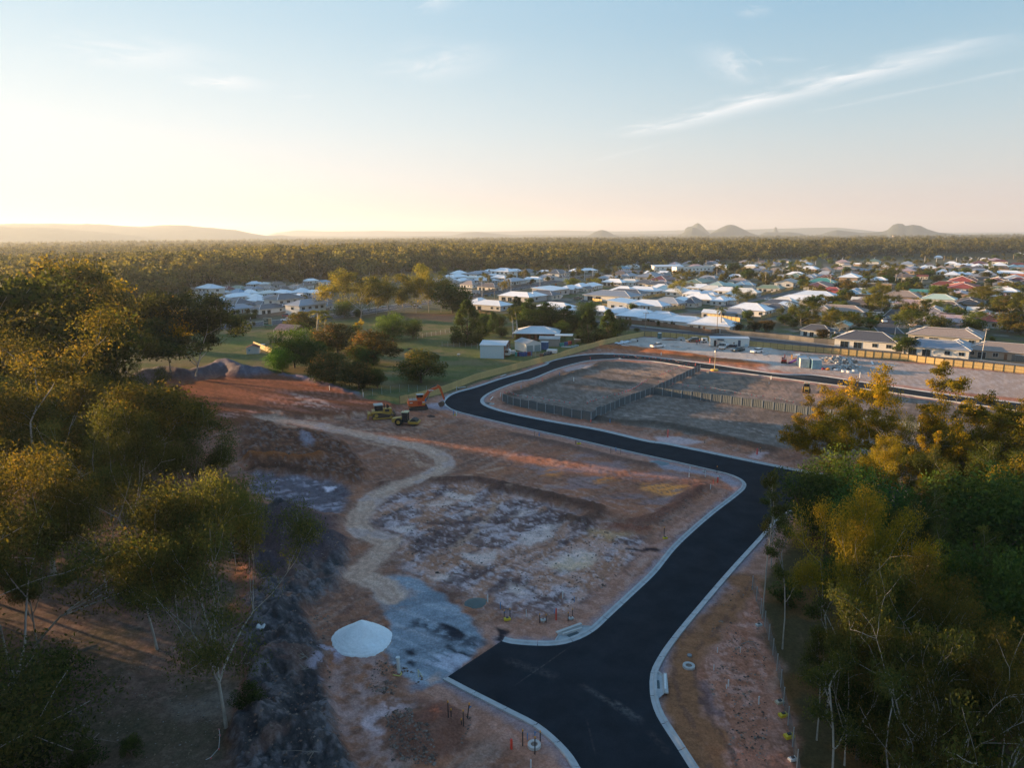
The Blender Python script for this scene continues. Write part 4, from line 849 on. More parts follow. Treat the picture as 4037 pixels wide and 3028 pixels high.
for k,b,t,w,l,c in [
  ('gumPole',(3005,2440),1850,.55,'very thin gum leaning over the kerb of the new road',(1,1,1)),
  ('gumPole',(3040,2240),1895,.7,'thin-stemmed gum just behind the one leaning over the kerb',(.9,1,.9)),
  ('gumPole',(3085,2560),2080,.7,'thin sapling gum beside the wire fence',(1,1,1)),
  ('goldB',(3270,1880),1535,1.0,'small golden gum nearest the lot fence',GOLD_LIT),
  ('goldB',(3190,1880),1660,.9,'low golden gum at the left end of the sunlit row',GOLD_LIT),
  ('goldB',(3520,1985),1432,.8,'tall golden gum with bare lower trunk, tallest of the sunlit ones',GOLD_LIT),
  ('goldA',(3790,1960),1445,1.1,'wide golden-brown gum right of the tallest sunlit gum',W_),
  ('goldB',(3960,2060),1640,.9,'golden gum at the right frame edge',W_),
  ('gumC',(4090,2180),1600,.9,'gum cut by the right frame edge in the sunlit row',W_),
  ('goldB',(3660,2010),1560,.8,'golden gum filling the gap right of the tallest sunlit gum',GOLD_LIT),
  ('goldA',(3380,1930),1650,.8,'low golden gum between the two nearest the lot fence',GOLD_LIT),
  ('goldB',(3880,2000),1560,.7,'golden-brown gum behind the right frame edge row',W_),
  ('goldA',(3580,2080),1690,.7,'amber gum below the tall golden gums',GOLD_LIT),
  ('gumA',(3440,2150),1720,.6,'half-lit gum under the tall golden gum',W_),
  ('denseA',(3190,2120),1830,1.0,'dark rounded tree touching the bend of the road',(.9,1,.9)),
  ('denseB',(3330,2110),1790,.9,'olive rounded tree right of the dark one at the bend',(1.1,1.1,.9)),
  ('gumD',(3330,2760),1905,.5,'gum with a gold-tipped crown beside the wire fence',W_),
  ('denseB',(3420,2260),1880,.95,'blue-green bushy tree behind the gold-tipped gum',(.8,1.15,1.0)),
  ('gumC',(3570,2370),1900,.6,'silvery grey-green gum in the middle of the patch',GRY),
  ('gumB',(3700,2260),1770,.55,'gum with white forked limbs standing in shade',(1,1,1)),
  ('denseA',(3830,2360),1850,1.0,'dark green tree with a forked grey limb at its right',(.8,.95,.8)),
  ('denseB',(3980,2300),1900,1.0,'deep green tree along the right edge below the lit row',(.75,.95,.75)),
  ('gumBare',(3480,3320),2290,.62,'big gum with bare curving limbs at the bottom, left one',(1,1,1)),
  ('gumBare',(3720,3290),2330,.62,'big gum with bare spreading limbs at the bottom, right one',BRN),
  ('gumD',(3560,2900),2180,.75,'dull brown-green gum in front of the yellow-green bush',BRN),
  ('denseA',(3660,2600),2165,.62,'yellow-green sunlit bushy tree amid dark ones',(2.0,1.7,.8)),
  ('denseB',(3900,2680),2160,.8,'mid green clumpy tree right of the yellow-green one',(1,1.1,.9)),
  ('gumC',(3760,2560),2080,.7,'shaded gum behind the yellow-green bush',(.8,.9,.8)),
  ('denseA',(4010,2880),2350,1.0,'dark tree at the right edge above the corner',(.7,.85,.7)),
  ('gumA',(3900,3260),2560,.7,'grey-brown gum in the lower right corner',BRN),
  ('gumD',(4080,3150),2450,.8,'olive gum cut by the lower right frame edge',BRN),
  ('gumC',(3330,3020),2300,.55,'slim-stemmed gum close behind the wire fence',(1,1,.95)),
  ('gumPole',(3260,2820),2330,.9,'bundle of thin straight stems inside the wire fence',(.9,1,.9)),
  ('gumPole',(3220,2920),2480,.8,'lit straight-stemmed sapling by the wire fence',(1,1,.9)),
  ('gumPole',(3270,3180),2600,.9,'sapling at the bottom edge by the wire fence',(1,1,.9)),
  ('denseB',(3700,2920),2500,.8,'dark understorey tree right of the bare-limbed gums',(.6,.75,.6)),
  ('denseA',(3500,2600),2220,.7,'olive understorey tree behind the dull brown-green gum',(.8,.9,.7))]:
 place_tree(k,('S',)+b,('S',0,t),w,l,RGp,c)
poly_rf=[('S',3230,2200),('S',3300,2080),('S',3600,1980),('S',4000,2000),('S',4500,2000),('S',4700,3300),('S',3380,3250),('S',3290,2900),('S',3230,2500)]
prf=[tuple(P(*q)[:2]) for q in poly_rf];rs_=np.random.RandomState(3)
xs=[p[0] for p in prf];ys=[p[1] for p in prf];cnt=0
place_tree('bush',('S',3105,2390),('S',0,2290),1,'shrub below the thin gums at the kerb','shrubs in the right patch',(.9,1,.8))
UNDER=[]
for i in range(400):
 x=rs_.uniform(min(xs),max(xs));y=rs_.uniform(min(ys),max(ys))
 if not inpoly(np.array([x]),np.array([y]),prf)[0]: continue
 if any((x-a)**2+(y-b)**2<16 for a,b in UNDER): continue
 UNDER.append((x,y))
UNDER=sorted(UNDER[:46],key=lambda q: toimg((q[0],q[1],4))[0])
for i,(x,y) in enumerate(UNDER):
 k=('denseA','denseB','bush','gumC')[rs_.randint(4)];h={'denseA': 7,'denseB': 8,'bush': 4,'gumC': 12}[k]*rs_.uniform(.8,1.25)
 tree(k,(x,y,gz(x,y)),h,.85,'%s understorey %s from the left in the dark right-hand patch' % (ordinal(i),'shrub' if k=='bush' else 'tree'),'undergrowth of the right patch',tuple(np.array((.8,.9,.75))*rs_.uniform(.7,1.15)))
prf=[tuple(P('S',*q)[:2]) for q in [(-1200,1560),(60,1560),(400,1640),(600,1850),(560,1960),(200,2050),(-600,2150),(-1500,2300)]];UND=[]
xs=[p[0] for p in prf];ys=[p[1] for p in prf]
for i in range(600):
 x=rs_.uniform(min(xs),max(xs));y=rs_.uniform(min(ys),max(ys))
 if not inpoly(np.array([x]),np.array([y]),prf)[0] or any((x-a)**2+(y-b)**2<25 for a,b in UND): continue
 if toimg((x,y,5))[0]<-250: continue
 UND.append((x,y))
UND=sorted(UND[:44],key=lambda q: toimg((q[0],q[1],4))[0])
for i,(x,y) in enumerate(UND):
 k=('gumD','gumC','denseB','gumB')[rs_.randint(4)] if math.hypot(x,y)<150 else ('farGumA','denseB','farGumB')[rs_.randint(3)];h={'farGumA': 16,'gumC': 15,'denseB': 7,'farGumB': 17,'gumD': 15,'gumB': 16}[k]*rs_.uniform(.8,1.2)
 tree(k,(x,y,gz(x,y)),h,.9,'%s tree counted from the left in the shaded interior of the left forest' % ordinal(i),'trees inside the left forest',tuple(np.array((.95,.92,.85))*rs_.uniform(.75,1.15)))
PG_='trees in the paddock'
mT=lambda k,x,yb,yt,w,l,c=(1,1,1),z='m',g=PG_: place_tree(k,(z,x,yb),(z,0,yt),w*(1.3 if 'um' not in k and 'palm' not in k else 1.1),l,g,tuple(np.array(c)*1.25))
mT('denseA',225,1352,1140,1.05,'bright green round tree at the paddock corner',(1.1,1.7,.8));mT('denseB',330,1310,965,.95,'dark green tree hiding the small weatherboard house',(.9,1.1,.8))
mT('denseA',480,1335,1055,1.0,'dark rounded tree behind the bright green one',(.8,1,.8));mT('flushA',400,1010,822,1.0,'golden-tipped tree beside the paddock palm',(1.2,1.2,.8))
mT('flushA',700,1180,925,1.1,'brown-flushed mango tree behind the others',(1.1,1,1));mT('flushA',655,1455,1170,.95,'front brownish mango tree of the cluster',(1.05,1,1));mT('flushA',885,1495,1255,.9,'ragged small mango tree at the front of the cluster',(1.1,1,.9))
mT('flushA',1010,1290,990,1.0,'wide red-brown mango tree on the right of the cluster',(1.25,1,.9));mT('denseB',950,1320,1130,1.3,'low dark dome of a tree under the red-brown mango',(.75,.95,.8));mT('denseA',1045,1485,1312,.9,'small round tree at the right end of the cluster',(1.1,1.1,.8))
mT('flushA',1420,1440,1160,1.0,'solitary round tree in the open paddock',(1.0,1.1,.9));mT('denseA',1180,1085,835,1.0,'large dark green tree in the paddock middle',(.9,1.05,.8));mT('denseB',1350,1060,892,.95,'smaller tree joined to the right of the middle paddock tree',(1,1.05,.8))
mT('gumC',885,1010,885,.8,'pale thin-leaved small tree behind the mangoes',W_);mT('denseB',860,1010,940,1.2,'low green tree behind the brown-flushed mango',(.9,1.1,.8));mT('flushA',560,1120,990,.9,'golden-brown tree between palm and mangoes',(1.2,1.1,.8))
mT('coneA',1820,1105,738,.95,'big dark conical tree at the paddock edge',(.95,1.0,.75));mT('columnA',1950,1040,850,1.3,'dark conical tree just right of the biggest one',(.7,.85,.7));mT('columnA',2040,1010,820,1.2,'third dark conical tree of the paddock edge row',(.7,.85,.7))
mT('palmA',530,1110,830,1.5,'feathery palm among the paddock trees',(1.3,1.3,.8));mT('palmB',600,1060,880,1.4,'lower palm right of the feathery one',(1.1,1.1,.8))
GL='tall gums behind the paddock'
for i,(k,x,yb,yt,w,c,l) in enumerate([('midGumA',770,850,445,.95,(1.7,1.4,.7),'leftmost high gum of the row behind the paddock, flat golden top'),('midGumB',900,885,488,.75,(1.25,1.1,.75),'slim gum second in the row behind the paddock'),('midGumA',1035,850,520,.8,(1.25,1.1,.75),'open-crowned gum third in the row behind the paddock'),
  ('midGumB',1150,842,500,1.0,(1.25,1.1,.75),'dense broad gum in the middle of the row behind the paddock'),('midGumB',1270,835,580,.8,(1.25,1.1,.75),'low gum right of the dense middle gum'),('midGumA',1375,838,512,.9,(1.7,1.4,.7),'gum with a clear curved trunk near the road gap'),('midGumB',1485,830,410,.6,(1.25,1.1,.75),'highest narrow gum of the row behind the paddock'),
  ('midGumB',1590,830,560,.95,(.8,.85,.7),'dark gum left of the last dark clump'),('midDenseB',1690,840,560,.95,(.6,.7,.6),'very dark full gum closing the row behind the paddock'),('denseB',760,885,735,1.0,(.9,1.15,.8),'green bush under the leftmost high gum'),('denseA',880,880,800,.9,(.7,.8,.7),'dark bush beneath the slim gum'),('denseB',1760,850,700,1.0,(.7,.9,.7),'green tree at the right foot of the dark gum')]):
 mT(k,x,yb,yt,w,l,c,g=GL)  # warm tints of this row carry the low sun in the leaf colour
FS='trees around the farm sheds'
for k,z,x,yb,yt,w,c,l in [('coneA','n',650,1090,825,.95,(.75,.9,.75),'dark drooping tree against the timber fence'),('coneA','n',825,1075,815,.85,(.9,1.0,.75),'dark conical tree right of the drooping one, by the fence'),('denseB','n',650,930,735,.85,(.7,.95,.7),'bushy dark tree above the fence trees'),
     ('columnA','n',145,990,705,1.3,(.7,.9,.7),'dark tree behind the farmhouse, leftmost spire'),('columnA','n',40,880,690,1.2,(.7,.9,.7),'dark spire behind the paddock conifers'),('columnA','n',280,1000,740,1.4,(.7,.9,.7),'dark spire straight behind the farmhouse roof'),('denseA','n',370,1000,815,.9,(.8,1,.8),'dark tree between the spires behind the farmhouse'),
     ('denseB','n',210,1000,800,1.1,(.75,.95,.7),'dark rounded filler tree between the two left spires'),('denseA','n',330,960,760,1.1,(.7,.9,.7),'dark rounded tree right behind the middle spire'),('denseB','n',560,1000,830,1.1,(.75,.95,.7),'dark tree joining the spires to the fence trees'),('denseA','n',90,960,760,1.1,(.7,.9,.7),'dark tree left behind the farm palms'),('denseB','n',900,1040,880,1.0,(.8,1,.7),'smaller tree right of the fence conifer'),('columnA','n',470,1000,768,1.4,(.7,.9,.7),'rightmost dark spire behind the farmhouse'),('denseA','n',430,1040,905,.9,(1,1.15,.8),'round green tree right of the farmhouse'),('gumC','n',985,1020,880,.55,(1,1,1),'thin small gum past the end of the fence'),('bush','n',1070,1000,965,1.1,(.9,1,.8),'low bush beside the street behind the fence'),
     ('denseB','g',360,560,395,.9,(.8,1,.8),'dark shrub tree at the farm palms'),('bush','g',650,590,500,1.5,(1,1.1,.8),'spreading shrub at the foot of the farm palms'),('bush','g',1480,660,620,1.4,(1,1.1,.8),'low green shrub beside the fence and junk'),('denseB','g',330,420,215,.8,(1.2,1.1,.7),'lit tree left of the farm palms'),('denseA','g',110,450,180,.8,(.7,.85,.7),'dark tree left of the farm, behind the conifers')]:
 place_tree(k,(z,x,yb),(z,0,yt),w*1.35,l,FS,c)
for k,x,yb,yt,l in [('palmA',590,575,150,'taller palm beside the farmhouse'),('palmB',525,570,230,'lower palm beside the farmhouse')]: place_tree(k,('g',x,yb),('g',0,yt),1.35,l,FS,(1,1.05,.85))
place_tree('palmA',('d',520,1070),('d',0,740),1.3,'grey-green palm beside the power pole behind the fence',None,(.8,.95,.9))
SUB='garden and street trees of the suburb'
L_=[]
for r in [('d',915,925,745,1.0,'round glossy tree behind the brown fence','A',(1.2,1.2,.7)),('d',745,1060,900,1.4,'wide tree behind the grey fence, right of the palm','B',(.8,1,.8)),('d',1010,1070,905,1.2,'purple-brown tree behind the grey fence','F',(.7,.7,.8)),('d',1180,1070,890,1.3,'reddish dark tree behind the grey fence','F',(.8,.6,.7)),
  ('d',1770,740,545,1.1,'greenish-grey spreading tree among the new roofs','G',(1.1,1.1,.8)),('d',1560,860,700,.9,'golden round tree left of the brown roofs','A',(2.2,1.6,.6)),('d',1450,960,780,1.3,'dense green tree below the golden one','B',(1,1.1,.7)),('d',1700,960,800,1.4,'broad dark tree between the pale roof and brown roof','A',(.9,1.1,.8)),
  ('d',1570,1020,880,1.1,'tree beside the dark gable at the grey fence','A',(1.1,1.1,.8)),('d',1820,790,700,1.3,'dark low tree under the spreading grey-green one','B',(.7,.9,.7)),('d',1850,960,880,1.0,'bright green bush behind the dark gable roof','B',(1.6,1.7,.7)),('d',2080,1000,840,1.2,'green tree over the teal carport','B',(1,1.1,.8)),
  ('d',910,320,130,1.2,'huge round dark tree in the old suburb','B',(.7,.8,.6)),('d',740,310,235,1.3,'brown-green tree left of the huge dark one','F',(.9,.9,.8)),('d',700,200,50,1.6,'very wide flat-topped fig in the old suburb','B',(.7,.85,.6)),('d',120,110,15,1.8,'wide dark fig behind the white commercial building','B',(.7,.8,.6)),('d',470,230,115,1.0,'round brown tree right of the white commercial building','F',(1,.8,.7)),
  ('d',1380,310,235,1.0,'small dark tree near the street with poles','B',(.8,.9,.7)),('d',1530,110,35,.8,'bright lime-green tree on the suburb horizon','A',(2.2,2.4,.6)),('d',1680,220,125,1.1,'olive tree among the far roofs','G',(1.1,1.1,.7)),('d',1640,310,240,1.2,'yellow-green shrubs above the long grey roof','A',(1.4,1.5,.7)),('d',1950,230,160,1.0,'dark green tree left of the red roofs','B',(.8,.9,.7)),
  ('c',700,240,115,1.3,'dark spreading tree at the bend of the estate road','B',(.8,.8,.6)),('c',840,210,90,1.2,'tree right of the dark spreading one at the bend','G',(1.1,1.0,.7)),('c',560,275,205,.9,'small green tree on the verge of the estate road','A',(1.1,1.1,.7)),('c',1310,60,-60,.9,'vivid green round tree against the woods','A',(1.2,2.2,.5)),('c',1290,190,50,1.1,'dark tree below the vivid green one','B',(.7,.8,.6)),
  ('c',1200,110,20,1.1,'tree left of the vivid green one','A',(1.1,1.1,.6)),('c',1320,210,130,1.0,'gold-lit shrub tree near the white building','G',(1.4,1.2,.7)),('c',1695,245,165,1.2,'brown round tree in front of the white commercial building','F',(1,.9,.7)),('c',1210,240,175,.8,'rust-coloured small tree before the white building','F',(1.3,.7,.5)),('c',440,760,620,1.0,'dark broad tree among the white roofs behind the spires','B',(.7,.9,.7)),
  ('c',235,130,70,1.0,'dark tree at the forest edge behind the street lights','B',(.7,.8,.6)),('c',550,130,80,1.0,'tree at the forest edge over the estate road','G',(1.1,1,.7)),
  ('e',540,320,185,1.1,'dark round tree behind the white two-storey house','B',(.75,.9,.6)),('e',370,290,155,.9,'tall feathery tree left of the dark round one','G',(1.1,1.1,.7)),('e',950,300,215,1.0,'dark green tree on the low brown roofs','B',(.9,1,.6)),('e',1080,290,215,1.0,'second dark tree right of it on the low brown roofs','B',(.8,.9,.6)),('e',620,210,130,.9,'olive tree high in the suburb','G',(1.1,1.1,.7)),
  ('e',480,550,430,1.1,'dark glossy tree above the red roof','B',(.9,1.1,.6)),('e',350,540,470,.9,'gold bush beside the red roof','A',(2,1.5,.6)),('e',820,400,295,.9,'golden tree between the two white two-storey houses','A',(1.8,1.5,.6)),('e',870,450,330,1.2,'dark tree under the golden one between the white houses','B',(.9,1,.7)),('e',1200,480,310,1.3,'big dark green tree right of the white house','B',(.7,1,.6)),
  ('e',1150,600,485,1.8,'flat umbrella-shaped tree with pale limbs','G',(1.4,1.2,.7)),('e',1050,710,605,1.3,'row of dark shrubs below the umbrella tree','F',(1,1,.6)),('e',410,800,640,1.2,'tree with lit crown beside the new white roofs','G',(1.4,1.3,.7)),('e',1100,860,710,1.2,'round golden-green tree by the cul-de-sac','A',(1.6,1.5,.7)),('e',600,740,680,1.0,'small tree by the timber fence','B',(.9,1,.7)),
  ('e',870,1000,905,1.1,'dark tree in the driveway of the brown house','F',(.7,.7,.7)),('e',1060,1060,930,1.1,'round dark street tree beside the parked white ute','B',(.7,.9,.7)),('e',1320,1130,1050,1.0,'small street tree at the cul-de-sac corner','B',(.8,1,.7)),('e',910,1195,1015,1.2,'larger round street tree by the teal shed','A',(.8,1.1,.7)),('e',740,1160,1030,1.0,'round tree left of the larger street tree','A',(.8,1.1,.7)),
  ('e',260,1130,985,1.4,'leafy tree left of the teal shed','A',(1.1,1.3,.7)),('e',430,1010,945,1.2,'yellow-green shrub behind the teal shed','A',(1.6,1.3,.6)),('e',640,1020,965,1.3,'lit shrub in front of the brown house','A',(1.6,1.3,.6)),('e',640,1230,1150,1.6,'garden shrubs behind the dark brown roof','B',(1.2,1.3,.7)),('e',160,1350,1170,1.3,'dark red-leaved tree at the grey fence','F',(.7,.6,.6)),
  ('e',350,1340,1250,1.0,'dark shrub beside the dark brown house','B',(.7,.9,.7)),('e',1435,1560,1285,1.25,'tree with a clear pale trunk in front of the grey fence','A',(1.1,1.1,.7)),('e',1510,960,885,1.3,'yellow-green tree across the cul-de-sac','A',(1.7,1.6,.6)),('e',1560,1100,950,1.2,'lit palm-like shrubs at the cul-de-sac','G',(1.5,1.4,.6)),('e',1690,960,850,1.0,'dark tree in front of the brown villa','B',(.7,.9,.6)),('e',80,1030,950,1.2,'dark purple shrub left of the pale shed','F',(.6,.5,.6)),
  ('f',1120,850,470,1.25,'largest street gum of the suburb, spreading and golden','M',(1.5,1.25,.75)),('f',350,660,490,1.6,'yellow-green spreading tree above the green roof','A',(1.7,1.6,.6)),('f',270,370,250,1.0,'tall feathery green tree among the far roofs','G',(1.1,1.3,.7)),('f',290,500,440,1.0,'dark tree left of the red roofs','B',(.9,.9,.6)),('f',720,590,520,1.8,'dark hedge-like tree under the red roof','B',(.6,.8,.6)),
  ('f',770,710,640,1.8,'dark low shrubs below the pink-roofed house','B',(.8,.9,.6)),('f',1610,440,340,1.4,'dark umbrella tree near the far right roofs','B',(.8,.9,.6)),('f',1500,1060,935,1.0,'olive tree beside the red roof','A',(1.2,1.2,.7)),('f',1570,1180,1020,1.6,'flame-orange flowering tree at the right','F',(2.6,.9,.5)),('f',1700,1020,700,.9,'tall gum at the right frame edge by the red roof','M',(1.3,1.2,.7)),
  ('f',1700,680,480,1.2,'green tree at the right frame edge among roofs','G',(1.2,1.3,.7)),('f',1450,900,760,2.0,'mass of dark shrubs behind the big gum','B',(.6,.8,.6)),('f',1150,900,830,1.0,'orange-lit shrub at the foot of the big gum','A',(1.8,1.2,.7)),('f',970,1010,945,.9,'round garden bush right of the dark brown roof','B',(.8,1,.7)),('f',1060,1030,980,1.0,'lime shrub beside the red-roofed house','A',(1.6,1.7,.6)),
  ('f',1230,1370,1290,1.1,'golden shrub by the tall power pole','A',(2.2,1.6,.5)),('f',900,1350,1300,1.8,'green shrubs beside the solar-panelled roof','B',(1,1.3,.7)),('f',1000,1400,1340,1.4,'shrub near the round water tank','B',(1,1.3,.7)),('f',160,940,850,1.1,'round tree beside the tan villa','B',(.8,1,.7)),('f',290,1120,1060,1.2,'lime shrub on the pale tiled roof edge','A',(1.7,1.7,.6)),
  ('f',780,220,165,1.3,'pale blossoming tree among the far roofs','F',(1.6,1.2,1)),('f',1080,280,215,1.1,'olive tree right of the pale blossoming one','G',(1.2,1.2,.7)),('f',1220,250,200,1.1,'dark tree behind the white far roofs','B',(.9,.9,.7)),('f',420,290,245,.5,'small gold palm-like tree at the far roofs','A',(2,1.5,.6)),('f',450,390,330,1.3,'green tree left of the bright red roof','A',(1.1,1.2,.6)),('f',1360,260,205,1.3,'shrubby trees behind the white roofs','G',(1.1,1.1,.7)),
  ('f',1000,390,345,1.5,'rust-brown tree row before the red roof','F',(1.4,.8,.6)),('f',1490,400,360,1.2,'red-leaved tree right of the dark red roof','F',(1.8,.7,.5)),('f',1400,330,290,1.3,'olive shrubs left of the big white roof','G',(1.1,1.1,.7)),
  ('b',1500,240,165,.8,'lime green tree behind the estate road','A',(1.3,1.5,.6)),('b',1220,280,190,1.0,'dark brown tree in front of the white roofs','F',(.9,.9,.7)),('b',1335,270,190,.9,'yellow-green tree right of the dark brown one','G',(1.3,1.2,.6)),('b',820,160,70,1.2,'round dark tree at the forest edge over the new roofs','B',(.9,.9,.6)),('b',215,275,210,.7,'small round tree in the left-hand roofs','F',(1,1,.7)),('b',360,280,230,.8,'round tree right of the small one in the roofs','F',(1,1,.7)),('b',680,275,235,1.0,'low tree on the pale roof in the estate','F',(1,1,.7)),
  ('b',500,410,350,1.2,'clipped dark hedge tree by the brown roofs','B',(.6,.7,.6)),('b',1035,500,325,.55,'slim street tree left of the pair on the road verge','G',(1.4,1.1,.7)),('b',1100,490,290,.5,'slim street tree right of the pair on the road verge','G',(1.4,1.1,.7)),('b',1470,370,275,.7,'dark young tree at the estate fence','B',(.8,.8,.6)),('b',1445,380,330,.7,'red-leaved young tree at the fence','F',(2.2,.7,.5)),
  ('b',1700,330,240,.8,'dark street tree along the fence, first of the hedge row','B',(.7,.8,.6)),('b',1830,310,225,.9,'dark street tree along the fence, second of the hedge row','B',(.7,.8,.6)),('b',1890,290,200,.9,'dark street tree along the fence, third of the hedge row','B',(.7,.8,.6)),('b',2060,265,185,.9,'dark street tree along the fence, fourth of the hedge row','B',(.7,.8,.6)),('b',2140,250,190,.9,'dark street tree along the fence, fifth of the hedge row','B',(.7,.8,.6)),
  ('b',1540,430,395,.8,'orange-red shrub on the verge, left of three','F',(2.6,.8,.5)),('b',1810,395,360,.8,'orange-red shrub on the verge, middle of three','F',(2.6,.8,.5)),('b',1995,365,325,.7,'red street tree on the verge opposite the hedge row','F',(2.4,.6,.5)),('b',2063,350,305,.7,'red street tree right beside the other red one','F',(2.4,.6,.5)),('b',1310,450,430,1.3,'low round verge shrub beside the slim pair','B',(1,.9,.6)),('b',580,590,550,1.0,'low golden verge shrub near the black car','F',(1.2,1.1,.7)),('b',795,555,520,1.3,'clipped verge shrub near the light pole','F',(1,1,.7)),('b',880,535,512,1.2,'second clipped verge shrub by the light pole','F',(1,1,.7)),
  ('a',905,300,255,1.0,'yellow-green dome tree at the back of the left estate','A',(1.5,1.5,.6)),('a',985,310,260,1.0,'dark dome tree beside the yellow-green one','B',(.7,.8,.6)),('a',1225,315,262,.9,'dark ball tree among the pale left roofs','B',(.7,.8,.6)),('a',1415,250,185,1.0,'dark tree at the forest edge behind the left estate','B',(.7,.8,.6)),('a',1795,305,215,.9,'round olive tree behind the left estate','A',(.9,.9,.6)),('a',1880,285,235,.8,'dark small tree beside the round olive one','B',(.7,.8,.6)),('a',690,415,365,1.6,'wide dome tree left in the estate','A',(.9,.8,.5)),
  ('a',1540,310,265,1.3,'pair of low round trees on the brown roofs','A',(1,1,.6)),('a',2045,305,270,1.2,'low golden tree by the pale roof','F',(1.1,1.1,.7)),('a',1020,740,650,.9,'golden-brown conical shrub above the hedge','F',(1.4,1.1,.6)),('a',1130,770,655,.8,'dark green conical shrub at the end of the hedge','A',(.8,.9,.6)),('a',800,735,665,1.0,'shrub in the yard left of the hedge','A',(.8,.9,.6)),('a',880,740,665,.9,'olive shrub behind the hedge','A',(1.2,1.2,.6)),('a',1660,690,630,1.2,'dark shrub in front of the white house','B',(.8,.9,.6)),('a',2030,660,550,.5,'tiny golden-topped tree over the roadside','A',(1.6,1.4,.6)),('a',1115,910,840,.55,'lone young tree on the road verge','F',(.8,.8,.7)),('a',610,560,505,1.4,'spiky shrub among the left roofs','G',(1.1,1,.7)),('a',950,530,495,1.0,'olive bush between the left roofs','A',(1.2,1.1,.6)),
  ('n',1170,940,880,.4,'sapling in front of the brown fence, first from the left','A',(.9,1,.8)),('n',1255,955,905,.55,'sapling in front of the brown fence, second from the left','A',(.8,1,.8)),('n',1372,960,900,.4,'sapling in front of the brown fence, third from the left','A',(.9,1,.8)),('n',1462,965,905,.4,'sapling in front of the brown fence, fourth from the left','A',(.9,1,.8)),('n',1598,975,945,.6,'sapling in front of the brown fence, fifth from the left','A',(.8,1,.8))]:
 z,x,yb,yt,w,l,k,c=r
 kk={'A': 'midDense','B': 'midDenseB','F': 'midFlush','G': 'midGumB','M': 'gumD'}[k]
 b=P(z,x,yb);h=height_at(b,z,yt)
 tree(kk,b,h,w*1.0 if k != 'G' else w*.8,l,SUB,c)  # trees labelled lit get warm light put into their leaf tint
place_tree('palmA',('e',895,650),('e',0,500),1.3,'palm in front of the blue roof',SUB,(1.5,1.3,.7));place_tree('palmB',('e',1655,670),('e',0,590),1.4,'golden palm right of the large tan roof',SUB,(2,1.6,.6))
templ=[]
for i in range(8):
 rsx=np.random.RandomState(400+i);nm=('crown_shape')
 if i<5:
  wood,crown=gum(seed=300+i,H=15,nl=750,leaf=1.5,clump=2.1,depth=1,bole=.2,limbs=(6,8),spread=1.25,aspect=.7,droop=.2,matl=WOODLEAF)
 else: wood,crown=blob(seed=320+i,H=12,W=11,nl=700,leaf=1.5,clumps=22,aspect=.7,matl=WOODLEAF)
 bmw=bmesh.new();bmw.from_mesh(crown);base_n=len(crown.vertices)
 wm=wood.mesh('w',BARK)
 crown.materials.append(BARK)
 bmw.from_mesh(wm);bmw.faces.ensure_lookup_table()
 for f_ in bmw.faces[len(crown.polygons):]: f_.material_index=1
 me=bpy.data.meshes.new('woodland_tree');bmw.to_mesh(me);bmw.free()
 for m_ in crown.materials: me.materials.append(m_)
 templ.append(bpy.data.objects.new('woodland_tree',me))
 templ[-1].color=(1.05,.82,.55,1) if i % 3 else (.68,.72,.5,1)
tc_=bpy.data.collections.new('woodland_templates')
for o in templ: tc_.objects.link(o)
tn_=bpy.data.collections.new('forest_templates')
for k_ in ('gumD','gumB','gumC','denseA','denseB'):
 wm_,cm_,_h=tree_meshes(k_);b_=bmesh.new();b_.from_mesh(cm_);nb=len(b_.faces);b_.from_mesh(wm_);b_.faces.ensure_lookup_table()
 for f_ in b_.faces[nb:]: f_.material_index=1
 me_=bpy.data.meshes.new('forest_tree');b_.to_mesh(me_);b_.free();me_.materials.append(cm_.materials[0]);me_.materials.append(BARK);tn_.objects.link(bpy.data.objects.new('forest_tree',me_))
def scatter_obj(name,pts,sc,seed,label,cat,tc_=tc_):
 me=bpy.data.meshes.new(name);me.vertices.add(len(pts));me.vertices.foreach_set('co',np.asarray(pts,np.float32).ravel());me.update()
 a=me.attributes.new('sc','FLOAT','POINT');a.data.foreach_set('value',np.asarray(sc,np.float32))
 o=link(name,me);tag(o,label,cat,kind='stuff')
 g=bpy.data.node_groups.new(name,'GeometryNodeTree');g.interface.new_socket('Geometry',in_out='INPUT',socket_type='NodeSocketGeometry');g.interface.new_socket('Geometry',in_out='OUTPUT',socket_type='NodeSocketGeometry')
 gi=g.nodes.new('NodeGroupInput');go=g.nodes.new('NodeGroupOutput');ip=g.nodes.new('GeometryNodeInstanceOnPoints');ci=g.nodes.new('GeometryNodeCollectionInfo')
 ci.inputs[0].default_value=tc_;ci.inputs['Separate Children'].default_value=True;ci.inputs['Reset Children'].default_value=True
 ri=g.nodes.new('FunctionNodeRandomValue');ri.data_type='INT';ri.inputs[4].default_value=0;ri.inputs[5].default_value=len(tc_.objects)-1;ri.inputs['Seed'].default_value=seed
 rv=g.nodes.new('FunctionNodeRandomValue');rv.data_type='FLOAT_VECTOR';rv.inputs[0].default_value=(0,0,0);rv.inputs[1].default_value=(0,0,6.283)
 na_=g.nodes.new('GeometryNodeInputNamedAttribute');na_.data_type='FLOAT';na_.inputs[0].default_value='sc'
 ip.inputs['Pick Instance'].default_value=True
 L=g.links.new
 L(gi.outputs[0],ip.inputs['Points']);L(ci.outputs[0],ip.inputs['Instance']);L(ri.outputs[2],ip.inputs['Instance Index']);L(rv.outputs[0],ip.inputs['Rotation'])
 L(na_.outputs[0],ip.inputs['Scale']);L(ip.outputs[0],go.inputs[0])
 md=o.modifiers.new('instances','NODES');md.node_group=g
 return o
